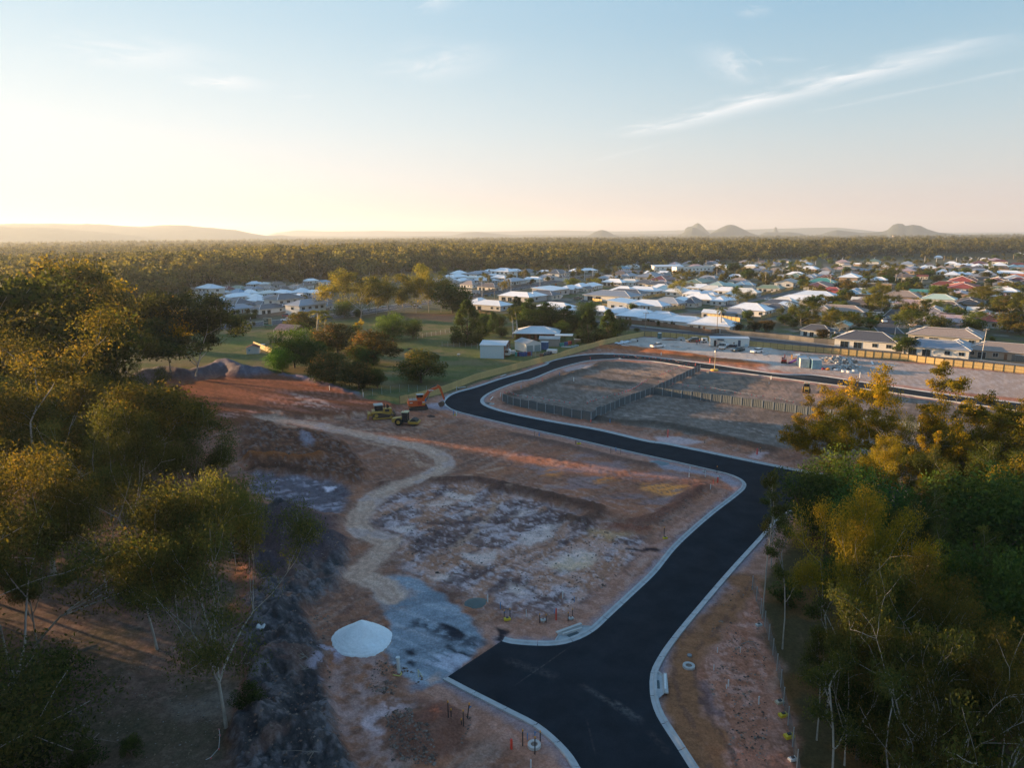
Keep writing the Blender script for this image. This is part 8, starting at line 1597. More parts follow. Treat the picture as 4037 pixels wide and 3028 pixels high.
def drum(z,x,y,col,label,r=.3,h=.9,g='plastic and steel drums by the sheds'):
 p=P(z,x,y);mb=MB();mb.cyl((0,0,h/2),r,h,n=14);mb.cyl((0,0,h*.35),r*1.05,.05,n=14);mb.cyl((0,0,h*.65),r*1.05,.05,n=14);mb.cyl((0,0,h),r*.9,.05,n=14)
 o=mb.build('drum',mat('drum_%d_%d_%d' % tuple(int(c*100) for c in col),col,.4));o.location=tuple(p);tag(o,label,'drum',g)
BL=(.01,.07,.25);RDD=(.20,.02,.03);TL=(.03,.28,.25)
drum('g',893,738,TL,'tall green plastic tank beside the garage',.55,2.0,None)
for i,(x,y,c) in enumerate([(590,822,RDD),(612,818,RDD),(628,826,BL),(656,828,BL),(682,828,BL),(700,815,RDD),(715,826,BL),(742,822,RDD),(765,818,RDD),(785,815,BL),(570,828,TL)]): drum('g',x,y,c,'%s %s drum from the left in the row before the white garage' % (ordinal(i),'blue' if c==BL else 'dark red' if c==RDD else 'teal'),.42,1.25)
for i,(x,y,c) in enumerate([(1215,685,TL),(1250,680,TL),(1283,672,BL),(1310,668,BL),(1338,660,RDD),(1365,655,RDD),(1160,682,TL)]): drum('g',x,y,c,'%s %s drum from the left beside the beige shed' % (ordinal(i),'blue' if c==BL else 'dark red' if c==RDD else 'teal'),.42,1.2)
for i,(x,y) in enumerate([(975,838),(1000,832),(1022,826),(1045,820),(1070,812),(985,815),(1010,808),(1040,800),(1075,800)]): drum('g',x,y,(.01,.035,.06),'%s dark drum of the cluster along the timber fence' % ordinal(i),.36,.95)
o=setup('g',1085,800,110,'box_trailer','white box trailer parked beside the dark drums','trailer');mb=MB();mb.box(-1.7,1.5,0,1.6,.45,1.5,bev=.05);part('box',mb,WHT,o);mb=MB();mb.cyl((0,0,.3),.3,.18,'y',12);part('wheel',mb,TYRE,o)
o=setup('g',938,840,100,'pallet_stack','reddish wooden pallets leaning at the timber fence','pallets');mb=MB();[mb.box(-.6,.6,0,1.0,i*.16,i*.16+.11) for i in range(7)];part('pallet',mb,mat('pallet_wood',(.25,.13,.08),.85),o)
o=setup('g',530,800,100,'water_cube','white water cube beside the corrugated shed','water tank');mb=MB();mb.box(-.55,.55,0,1.1,.1,1.2,bev=.08);part('tank',mb,WHT,o)
o=setup('g',1460,640,98,'chicken_coop','small coop with flat pale roof by the dark drooping tree','coop');mb=MB();mb.box(-1.2,1.2,0,1.5,1.3,1.4);part('roof',mb,LR,o);mb=MB();mb.box(-1.1,1.1,.1,1.4,0,1.3);part('wall',mb,mat('coop_wall',(.2,.14,.1),.9),o)
for i,(x,y,l) in enumerate([(1400,708,'pale trough left of the pair near the coop'),(1450,695,'pale trough right of the pair near the coop')]): o=setup('g',x,y,105,'trough',l,'trough');mb=MB();mb.box(-.7,.7,-.5,.5,0,.75);mb.box(-.6,.6,-.4,.4,.72,.80);part('tub',mb,mat('teal_grey',(.22,.30,.31),.6),o)
p=P('g',1330,695);mb=MB();mb.box(-2.4,2.4,-1.0,1.0,.0,.15);o=mb.build('concrete_slab',PATHC);o.location=tuple(p);o.rotation_euler=(0,0,R(-15));tag(o,'flat concrete slab on the grass beside the troughs','slab')
p=P('g',110,838);q=P('g',285,858);mb=MB();mb.obox((p[0],p[1],.1),(q[0],q[1],.1),.3,.12);tag(mb.build('beam',WHT),'white beam lying in front of the corrugated shed','beam')
fence([P('g',*q) for q in [(790,845),(905,835)]],1.0,1.6,'wire','short wire gate fence between drums and timber fence');fence([P('m',*q) for q in [(1600,1125),(1760,1135),(1905,1145)]],1.0,2.4,'wire','wire fence running from the solitary tree line to the corrugated shed')
fence([P('m',*q) for q in [(1390,1062),(1520,1035),(1665,1008)]],1.0,3.0,'wire','wire fence crossing the sunlit middle of the paddock')
def sheep(z,x,y,label):
 p=PG(z,x,y);o=empty('sheep',label,'sheep',tuple(p),R(20));mb=MB();mb.sphere((0,0,.62),.42,12,8,sq=(1.35,.85,.85));part('fleece',mb,mat('fleece',(.5,.46,.4),.95,bump=.6),o)
 mb=MB();mb.tube([(.45,0,.75),(.68,0,.72),(.85,0,.6)],[.16,.12,.07],8);part('head',mb,mat('sheep_face',(.3,.26,.22),.9),o)
 for a in (-.32,.3):
  for b in (-.17,.17): mb=MB();mb.tube([(a,b,.45),(a+.02,b,.2),(a,b,0)],[.07,.045,.05],6);part('leg',mb,MATS['sheep_face'],o)
sheep('m',1742,1212,'pale sheep grazing alone in the open paddock')
p=PG('m',1325,1152);mb=MB();mb.tube([(-.9,0,.2),(0,.1,.28),(.9,0,.18)],[.22,.3,.2],8);o=mb.build('log',DBARK);o.location=tuple(p);tag(o,'grey fallen log on the paddock grass','log')
o=setup('j',1075,620,118,'house','small two-storey weatherboard house with sunlit orange gable and pinkish roof','house');CRM=mat('cream_boards',(.55,.42,.28),.8,noise=.15)
mb=MB();mb.box(0,9,0,5.6,0,2.3);mb.box(0,9,0,5.6,2.5,5.0);mb.add([(0,0,5),(0,5.6,5),(0,2.8,6.6)],[(0,2,1)]);mb.box(-.02,9.02,-.05,5.65,2.3,2.5);part('wall',mb,CRM,o)
rf=MB();rf.add([(-1.2,-.7,4.7),(9.4,-.7,4.7),(9.4,2.8,6.75),(-1.2,2.8,6.75),(9.4,6.3,4.7),(-1.2,6.3,4.7)],[(0,1,2,3),(3,2,4,5),(3,2,1,0),(5,4,2,3)]);part('roof',rf,mat('faded_pink_roof',(.34,.24,.26),.5,noise=.3,nscale=1.2),o)
for y in (.5,1.9,3.3,4.4):
 mb=MB();mb.box(-.06,-.01,y,y+.9,3.0,4.6);part('window',mb,CABG,o)
mb=MB();mb.box(-.05,-.01,1.0,1.9,0,1.9);part('door',mb,mat('dark_red_door',(.1,.03,.03),.8),o);mb=MB();mb.box(-.05,-.01,2.6,5.0,.2,1.9);part('opening_shade',mb,BLKP,o)  # black panel put in for the shade of the open lower storey
mb=MB();[mb.tube([(-1.0,y,0),(-1.0,y,4.8)],.07,6) for y in (-.4,2.8,6.0)];mb.box(-1.1,0,-.4,6.0,2.3,2.42);[mb.box(-1.05,-1.0,-.4,6.0,z,z+.06) for z in (2.8,3.3)];part('verandah',mb,WHS,o)
for x in (1.2,3.6,6.2): mb=MB();mb.box(x,x+1.1,-.06,-.01,3.1,4.3);part('window',mb,CABG,o)
o=setup('j',400,868,80,'garden_shed','small white weatherboard shed with rusty roof and a blue flower daub','shed')
mb=MB()
for i in range(9): mb.box(0,3.9,-.02-.008*(i % 2),2.9,i*.24,i*.24+.23)
mb.box(-.02,3.92,.0,2.9,0,2.16);mb.add([(0,-.01,2.16),(3.9,-.01,2.16),(1.95,-.01,3.0),(0,2.9,2.16),(3.9,2.9,2.16),(1.95,2.9,3.0)],[(0,1,2),(3,5,4)]);part('wall',mb,mat('white_boards',(.56,.56,.54),.8,noise=.12),o)
mb=MB();mb.add([(-.25,-.3,2.1),(1.95,-.3,3.08),(1.95,3.2,3.08),(-.25,3.2,2.1),(4.15,-.3,2.1),(4.15,3.2,2.1)],[(0,1,2,3),(1,4,5,2),(3,2,1,0),(2,5,4,1)]);part('roof',mb,mat('rusty_roof',(.24,.07,.06),.7,noise=.4,nscale=1.5),o)
mb=MB();mb.cyl((1.0,-.045,1.35),.22,.02,'y',12);mb.cyl((.75,-.045,1.55),.16,.02,'y',12);mb.cyl((.85,-.045,1.05),.17,.02,'y',12);mb.cyl((1.3,-.045,1.45),.1,.02,'y',10);mb.obox((1.2,-.045,1.2),(3.3,-.045,1.5),.02,.02);part('painted_flower',mb,mat('blue_daub',(.05,.28,.45),.6),o)
mb=MB();mb.box(-.05,-.02,.4,2.4,.8,1.9);part('window',mb,mat('mural_green',(.12,.16,.12),.7,noise=.5,nscale=3),o)
o=setup('j',870,300,98,'billboard','roadside billboard with dark green panel and golden photo at its right','billboard');mb=MB();mb.box(-1.9,1.9,-.08,.08,1.2,4.4);part('frame',mb,WHS,o);mb=MB();mb.box(-1.8,.3,-.11,-.085,1.3,4.3);part('panel',mb,mat('billboard_dark',(.04,.07,.06),.6),o);mb=MB();mb.box(.3,1.8,-.115,-.085,1.6,4.3);part('picture',mb,mat('billboard_photo',(.30,.22,.12),.6,noise=.6,nscale=2.2),o)
mb=MB();[mb.box(-1.5+i*.22,-1.36+i*.22,-.125,-.11,3.55,3.8) for i in range(5)];[mb.box(-1.5+i*.2,-1.37+i*.2,-.125,-.11,2.4,2.6) for i in range(8)];part('lettering',mb,WHT,o);mb=MB();mb.box(-1.8,1.8,-.12,-.086,1.25,1.55);part('stripe',mb,mat('billboard_green',(.02,.2,.12),.6),o);mb=MB();[mb.box(x-.07,x+.07,.08,.2,0,4.3) for x in (-1.3,1.3)];part('post',mb,STL,o)
p=P('j',745,665);mb=MB();mb.sphere((0,0,.2),.9,12,5,sq=(1.2,.8,.25));o=mb.build('dinghy',WHS);o.location=tuple(p);tag(o,'upturned white dinghy in the yard of the weatherboard house','boat')
a=P('a',650,850);b=P('a',1150,800);mbm,cm=blob(seed=70,H=2.6,W=3,nl=6500,leaf=.35,clumps=70,low=0);
L_h=dist(b-a);nV=len(cm.vertices);co=np.empty(nV*3,np.float32);cm.vertices.foreach_get('co',co);co=co.reshape(-1,4,3);rs_=np.random.RandomState(5);co[:,:,0]+=((rs_.rand(len(co))-.5)*L_h)[:,None];cm.vertices.foreach_set('co',co.ravel());cm.update();o=link('hedge',cm);m_=(a+b)/2;o.location=(m_[0],m_[1],0);o.rotation_euler=(0,0,math.atan2(b[1]-a[1],b[0]-a[0]));o.color=(.6,.75,.5,1);tag(o,'long clipped dark hedge along the main road at the left','hedge')
p=P('f',925,1520);mb=MB();mb.cyl((0,0,1.1),2.4,2.2,n=24);mb.cyl((0,0,2.35),2.4,.3,n=24,r2=.6);o=mb.build('water_tank',mat('green_tank',(.025,.07,.065),.5));o.location=tuple(p);tag(o,'big dark green round tank behind the grey fence','water tank')
# ------------------------------------------------------------------ poles and lamps
CON=mat('pole_concrete',(.50,.47,.42),.8);WOODP=mat('pole_timber',(.27,.21,.15),.9,noise=.2);LAMPM=mat('street_lamp_grey',(.5,.51,.52),.4)
def pole(z,x,yb,yt,kind,label,lean=0):
 p=P(z,x,yb);h=height_at(p,z,yt);h=min(h,16);r=.15 if kind != 'wood' else .17
 nm={'lamp': 'street_lamp','wood': 'power_pole','conc': 'power_pole'}[kind];o=empty(nm,label,'street lamp' if kind=='lamp' else 'power pole',tuple(p),R(20),'street lamps' if kind=='lamp' else 'power poles')
 s=max(1,dist(p)/420.0);mb=MB()
 mb.tube([(0,0,0),(lean*.5,0,h*.5),(lean,0,h)],[r*s*.8,r*s*.7,r*s*.5],8);part('pole',mb,{'lamp': LAMPM,'wood': WOODP,'conc': CON}[kind],o)
 if kind=='lamp':
  mb=MB();mb.tube([(0,0,h-.05),(.8,0,h+.35),(1.9,0,h+.45)],.06*s,6);a_=part('arm',mb,LAMPM,o);mb=MB();mb.box(1.7,2.5,-.15*s,.15*s,h+.36,h+.52,bev=.03);part('lamp_head',mb,WHT,a_)
 else:
  mb=MB();mb.box(lean-1.2,lean+1.2,-.07*s,.07*s,h-.55,h-.40);a_=part('crossarm',mb,WOODP,o);mb=MB();[mb.cyl((lean+x_,0,h-.28),.07*s,.26,n=8) for x_ in (-1.05,-.5,.5,1.05)];part('insulator',mb,mat('insulator',(.35,.33,.3),.4),a_)
 return o,p,h
PL=[('b',740,555,310,'lamp','lamp beside the dark car on the curving road'),('b',1160,500,280,'lamp','lamp between the slim street trees and white roofs'),('b',1580,425,270,'lamp','lamp above the orange-red shrubs of the curving road'),('b',1945,365,170,'lamp','tall lamp left of the red street trees'),('b',835,490,230,'wood','timber pole right of the lamp by the grey fence'),('b',1350,360,150,'wood','timber pole at the long grey fence'),('b',2003,300,80,'conc','pale pole right of the tall lamp'),('b',920,690,440,'wood','timber pole in front of the white terrace roofs'),('b',1065,705,590,'wood','short pole next to the terrace roofs'),('b',1740,340,130,'wood','timber pole in the dark hedge row'),
  ('c',383,315,180,'lamp','lamp at the far bend of the estate road'),('c',505,250,90,'lamp','arched lamp at the top of the estate road'),('c',725,115,40,'wood','far timber pole against the woods'),('c',1065,180,90,'lamp','lamp before the far white roofs'),('c',1270,1030,775,'wood','power pole at the street corner behind the yard'),('d',463,1090,680,'wood','power pole beside the grey-green palm'),('d',460,300,140,'conc','pale pole right of the white commercial building'),('d',1170,360,190,'conc','pale pole at the old street, left of three'),('d',1275,310,140,'conc','pale pole at the old street, middle of three'),('d',1293,330,170,'wood','pole at the old street, right of three'),('d',1412,230,120,'conc','pale pole behind the far brown roofs'),('d',1630,250,150,'conc','pale pole above the long grey roof'),('d',2110,425,265,'conc','pale pole beside the red roofs'),('d',305,135,20,'conc','pale pole behind the wide fig'),('d',740,345,305,'conc','stubby pole by the brown-green tree'),('d',1540,190,110,'wood','thin pole under the lime tree'),('d',1355,90,10,'wood','far pole left of the lime tree'),('d',1065,110,-10,'wood','far pole behind the flat-topped fig'),
  ('e',285,530,365,'conc','pale pole left of the gold bush'),('e',455,400,290,'conc','pale pole before the white two-storey house'),('e',391,430,320,'wood','pole left of the white two-storey house'),('e',1300,490,315,'conc','leaning pale pole right of the white house'),('e',1388,560,320,'wood','tall pole rising behind the big tan roof'),('e',1712,470,350,'conc','pale pole by the far feathery tree'),('e',302,1200,1050,'lamp','garden lamp near the teal shed'),('e',1297,1270,1100,'lamp','street lamp at the mouth of the cul-de-sac'),('e',970,150,60,'lamp','far lamp against the woods, left of the dome roofs'),('e',475,130,60,'lamp','far lamp against the woods, above the feathery tree'),('e',60,170,80,'lamp','far lamp at the left of the woods edge'),
  ('f',1058,1655,1170,'conc','big pale power pole in front of the grey fence'),('f',175,150,40,'conc','far pole with wires at the woods edge'),('f',360,130,60,'lamp','far lamp above the tan roofs'),('f',670,135,60,'lamp','far lamp above the pale roofs'),('f',1005,130,60,'lamp','far lamp above the white roofs'),('f',1265,140,100,'lamp','far lamp right of the cream building'),('f',642,500,420,'wood','pole between the two red roofs'),('f',805,90,35,'wood','far pole beside the cream building'),('f',1175,130,80,'wood','far pole by the highway'),('f',480,110,30,'wood','far pole left of the lamps'),('f',1560,80,10,'wood','far pole at the right horizon'),
  ('a',640,860,440,'wood','power pole where the hedge begins'),('a',1972,690,430,'lamp','lamp post in front of the charcoal two-storey houses')]
big=None
for r in PL: q=pole(*r[:5],r[5],.6 if r[5].startswith('big') else 0);big=q if r[5].startswith('big') else big
WIRE=mat('wire',(.05,.05,.05),.6)
def wire(a,b,sag,label):
 mb=MB();a=Vector(a);b=Vector(b);n=14;mb.tube([a.lerp(b,i/n)-Vector((0,0,sag*4*(i/n)*(1-i/n))) for i in range(n+1)],.025,4,cap=False);tag(mb.build('wire',WIRE),label,'wire','overhead wires')
bp_=big[1];tp=Vector((bp_[0]+.3,bp_[1],big[2]-.3));rp_=P('S',4500,1430);lp_=P('d',463,1090);cp_=P('c',1270,1030)
for i,(dy,zz) in enumerate(((-.6,0),(.6,0),(0,-2.2))):
 w_=('near','far','lower')[i]
 wire(tp+Vector((0,dy,zz)),(rp_[0],rp_[1]+dy,9.5+zz),1.2,'%s wire leaving the big power pole to the right' % w_);wire(tp+Vector((0,dy,zz)),(lp_[0],lp_[1]+dy,11.5+zz),2.2,'%s wire between the big power pole and the palm pole' % w_);wire((lp_[0],lp_[1]+dy,11.5+zz),(cp_[0],cp_[1]+dy,8.5+zz*.7),1.0,'%s wire between the palm pole and the corner pole' % w_)
# ------------------------------------------------------------------ heaps, rings, stakes and other site details
def heap(z,x,y,rad,h,col,label,sx=1.0,seed=3,dent=None,nm='sand_pile',cat='sand pile',rough=.008):
 p=PG(z,x,y);n,k=46,72;rs=np.random.RandomState(seed);vs=[(0,0,h)]
 for i in range(1,n+1):
  r=i/n
  for j in range(k):
   a=6.2832*j/k;R_=rad*(1+.05*math.sin(2*a+seed)+.02*math.sin(5*a+seed*2)+.012*rs.normal()*r);zz=h*(1.06*(1-r)-.06*(1-r)**6)*(1+.05*math.sin(3*a+seed)*r*(1-r)*3)
   X_,Y_=math.cos(a)*r*R_*sx,math.sin(a)*r*R_
   if dent: dd=math.hypot(X_-dent[0],Y_-dent[1]);zz-=dent[3]*math.exp(-(dd/dent[2])**2)
   zz+=rough*(float(fbm(np.array([X_*1.6]),np.array([Y_*1.6]),4,seed)[0])-.5)*6*(r<.97);vs.append((X_,Y_,zz-.12*(r>.98)-.03))
 fs=[(0,1+j,1+(j+1) % k) for j in range(k)]+[(1+i*k+j,1+(i+1)*k+j,1+(i+1)*k+(j+1) % k,1+i*k+(j+1) % k) for i in range(n-1) for j in range(k)]
 me=bpy.data.meshes.new(nm);me.from_pydata(vs,[],fs);me.materials.append(mat('heap_%s_%d' % (nm,seed),col,.95,noise=.10,nscale=4,bump=.5,bscale=9));me.polygons.foreach_set('use_smooth',np.ones(len(me.polygons),bool));me.update()
 o=link(nm,me);o.location=tuple(p);tag(o,label,cat,kind='stuff')
heap('u',900,560,2.95,1.95,(.80,.82,.83),'large pile of pale grey-white sand at the end of the new road',1.0,3,(1.3,-1.3,.6,.3))
heap('u',1870,255,1.15,.55,(.125,.14,.13),'small greenish gravel pile at the edge of the clay',1.25,5,nm='gravel_pile',cat='gravel pile');heap('y',1310,655,3.4,1.7,(.15,.13,.11),'brown-grey gravel mound beside the solar light tower',1.0,6,nm='gravel_pile',cat='gravel pile');heap('r',1245,715,1.2,.55,(.20,.23,.24),'blue-grey gravel heap along the lower road kerb',1.7,7,nm='gravel_pile',cat='gravel pile');heap('y',820,190,2.3,.5,(.22,.12,.08),'low red dirt mound behind the white ute',1.3,8,nm='dirt_mound',cat='dirt mound')
heap('q',1515,310,.9,.4,(.10,.055,.04),'small brown clod heap in front of the excavator',1.3,9,nm='dirt_mound',cat='dirt mound',rough=.12);heap('m',1620,1640,1,.4,(.12,.07,.05),'brown clods beside the bucket',1.3,11,nm='dirt_mound',cat='dirt mound',rough=.1) if False else None
def clods(name,label,regions,n,smin,smax,mats_,seed):
 rs=np.random.RandomState(seed);V,Fc,MI=[],[],[]
 cnt=0
 for (pts,share) in regions:
  pl2=[tuple(P(*q)[:2]) for q in pts];xs=[q[0] for q in pl2];ys=[q[1] for q in pl2];m=int(n*share);X_=rs.uniform(min(xs),max(xs),m*3);Y_=rs.uniform(min(ys),max(ys),m*3);ok=inpoly(X_,Y_,pl2);X_,Y_=X_[ok][:m],Y_[ok][:m]
  d_=vnoise(X_*.5,Y_*.5,seed);sel=d_>.42;X_,Y_=X_[sel],Y_[sel];hp=P('u',900,560);sel=np.hypot(X_-hp[0],Y_-hp[1])>3.6;X_,Y_=X_[sel],Y_[sel]
  for x,y in zip(X_,Y_):
   s=smin+(smax-smin)*rs.rand()**4;z=gz(x,y);b=len(V)
   for k in range(6):
    a=[(1,0,0),(-1,0,0),(0,1,0),(0,-1,0),(0,0,1),(0,0,-1)][k];j=s*(.6+.6*rs.rand());V.append((x+a[0]*j+rs.normal()*s*.15,y+a[1]*j+rs.normal()*s*.15,z+a[2]*j*.7+s*.15))
   Fc+=[(b+4,b,b+2),(b+4,b+2,b+1),(b+4,b+1,b+3),(b+4,b+3,b),(b+5,b+2,b),(b+5,b+1,b+2),(b+5,b+3,b+1),(b+5,b,b+3)];MI+=[cnt % len(mats_)]*8;cnt+=1
 me=bpy.data.meshes.new(name);me.from_pydata(V,[],Fc);[me.materials.append(m) for m in mats_];me.polygons.foreach_set('material_index',MI);me.update();o=link(name,me);tag(o,label,'stones',kind='stuff')
CL=[mat('clod_dark',(.11,.075,.06),.95,noise=.3),mat('clod_brown',(.20,.125,.095),.95,noise=.3),mat('clod_pale',(.24,.18,.145),.95,noise=.25)]
clods('stones','loose clods and stones strewn over the churned clay and spoil',[
 ([('u',1100,1180),('u',1500,1130),('u',1850,1250),('u',1750,1500),('u',1500,1659),('u',1150,1600)],.16),([('u',980,720),('u',1250,800),('u',1450,900),('u',1200,1050),('u',950,1000)],.04),
 ([('S',1500,2020),('S',1700,1930),('S',2050,1970),('S',2420,2110),('S',2550,2170),('S',2280,2410),('S',1830,2330),('S',1580,2180)],.22),([('q',0,380),('q',400,420),('q',800,620),('q',950,800),('q',700,850),('q',0,780)],.16),
 ([('S',1010,2000),('S',1350,2180),('S',1300,2700),('S',1400,3100),('S',960,3028),('S',980,2400)],.26),([('v',1650,300),('v',2100,60),('v',2150,500),('v',1700,600)],.03),([('v',1640,850),('v',2100,500),('v',2182,1659),('v',1900,1659)],.03),
 ([('r',800,1290),('r',1200,1200),('r',1600,950),('r',1700,900),('r',1600,1050),('r',1200,1330)],.05)],14000,.03,.19,CL,5)
clods('leaf_litter','twigs and leaf litter on the floor of the left forest',[([('t',400,700),('t',1800,600),('t',2000,1300),('t',1700,1659),('t',100,1659)],.6),([('v',1800,600),('v',2150,400),('v',2182,1659),('v',1950,1659)],.4)],4500,.02,.10,[mat('litter_tan',(.26,.18,.12),.9),mat('litter_grey',(.22,.20,.18),.9),mat('litter_dark',(.05,.04,.03),.9)],8)
RING=mat('pit_concrete',(.44,.43,.41),.85,noise=.12)
def ring(z,x,y,ro,ri,h,label,fill=(.2,.14,.11)):
 p=PG(z,x,y);o=empty('manhole_ring',label,'manhole',(p[0],p[1],p[2]-.02),0,'concrete manhole rings');mb=MB();n=32
 vs=[(r*math.cos(6.2832*j/n),r*math.sin(6.2832*j/n),zz) for r,zz in ((ro,0),(ro*.96,h),(ri,h),(ri,h*.25)) for j in range(n)];mb.add(vs,[(i*n+j,i*n+(j+1) % n,(i+1)*n+(j+1) % n,(i+1)*n+j) for i in range(3) for j in range(n)]);part('ring',mb,RING,o)
 mb=MB();mb.add([(ri*math.cos(6.2832*j/n),ri*math.sin(6.2832*j/n),h*.72) for j in range(n)],[tuple(range(n))]);part('lid',mb,mat('ring_fill',fill,.9,noise=.25),o)
ring('v',1502,800,.55,.29,.2,'white concrete manhole ring on the brown right-hand verge');ring('v',186,1475,.52,.27,.22,'white concrete manhole ring in the pink gravel at the bottom');ring('k',465,427,.6,.32,.15,'pale manhole ring inside the far road bend')
p=PG('v',1508,708);mb=MB();mb.cyl((0,0,.06),.22,.14,n=20);o=mb.build('pit_lid',mat('grey_lid',(.2,.21,.22),.7));o.location=tuple(p);tag(o,'small grey round lid above the white ring','lid')
p=PG('q',1990,197);mb=MB();mb.cyl((0,0,.03),.8,.1,n=24);o=mb.build('pit_lid',BLKP);o.location=tuple(p);tag(o,'flat black disc beside the far manhole ring','lid')
def meter_pit(z,x,y,label):
 p=PG(z,x,y);o=empty('service_pit',label,'service pit',(p[0],p[1],p[2]-.03),R(15));mb=MB();mb.box(-.27,.27,-.2,.2,.2,.30,bev=.03);mb.cyl((0,0,.11),.15,.3,n=14);mb.box(-.12,.12,-.12,.12,.30,.36,bev=.02);part('collar',mb,RING,o);mb=MB();mb.cyl((0,0,.365),.09,.02,n=12);part('lid',mb,STL,o)
meter_pit('v',262,415,'grey service pit between two black stakes, left of the red post');meter_pit('v',498,400,'grey service pit between black stakes, right of the red post');meter_pit('r',1650,790,'white round service pit left of two by the kerb curve');meter_pit('r',1780,838,'white service pit right of two by the kerb curve')
STK={'black': (mat('stake_black',(.015,.015,.018),.7),mat('cap_orange',(.7,.28,.02),.6)),'red': (mat('post_red',(.62,.05,.03),.6),mat('post_red2',(.55,.05,.03),.6)),'white': (WPIPE,WPIPE),'blue': (mat('stake_blue',(.05,.2,.42),.6),MATS.get('stake_blue')),'pink': (mat('stake_pink',(.65,.12,.10),.6),MATS.get('stake_pink'))}
def stake(z,x,y,h,kind,label,r=.03,flag=None,lean=0):
 p=PG(z,x,y);o=empty('stake',label,'stake',(p[0],p[1],p[2]-.05),R(random.Random(x).uniform(0,90)),'marker stakes');mb=MB();mb.obox((0,0,0),(lean,0,h),r*2,r*2,up=(1,0,0));part('post',mb,STK[kind][0],o)
 if kind=='black': mb=MB();mb.box(lean-r*1.4,lean+r*1.4,-r*1.4,r*1.4,h-.06,h+.08);part('cap',mb,STK['black'][1],o)
 if flag: mb=MB();mb.add([(lean,0,h*.85),(lean+.22,0,h*.78),(lean,0,h*.66)],[(0,1,2)]);part('ribbon',mb,STK['blue'][0],o)
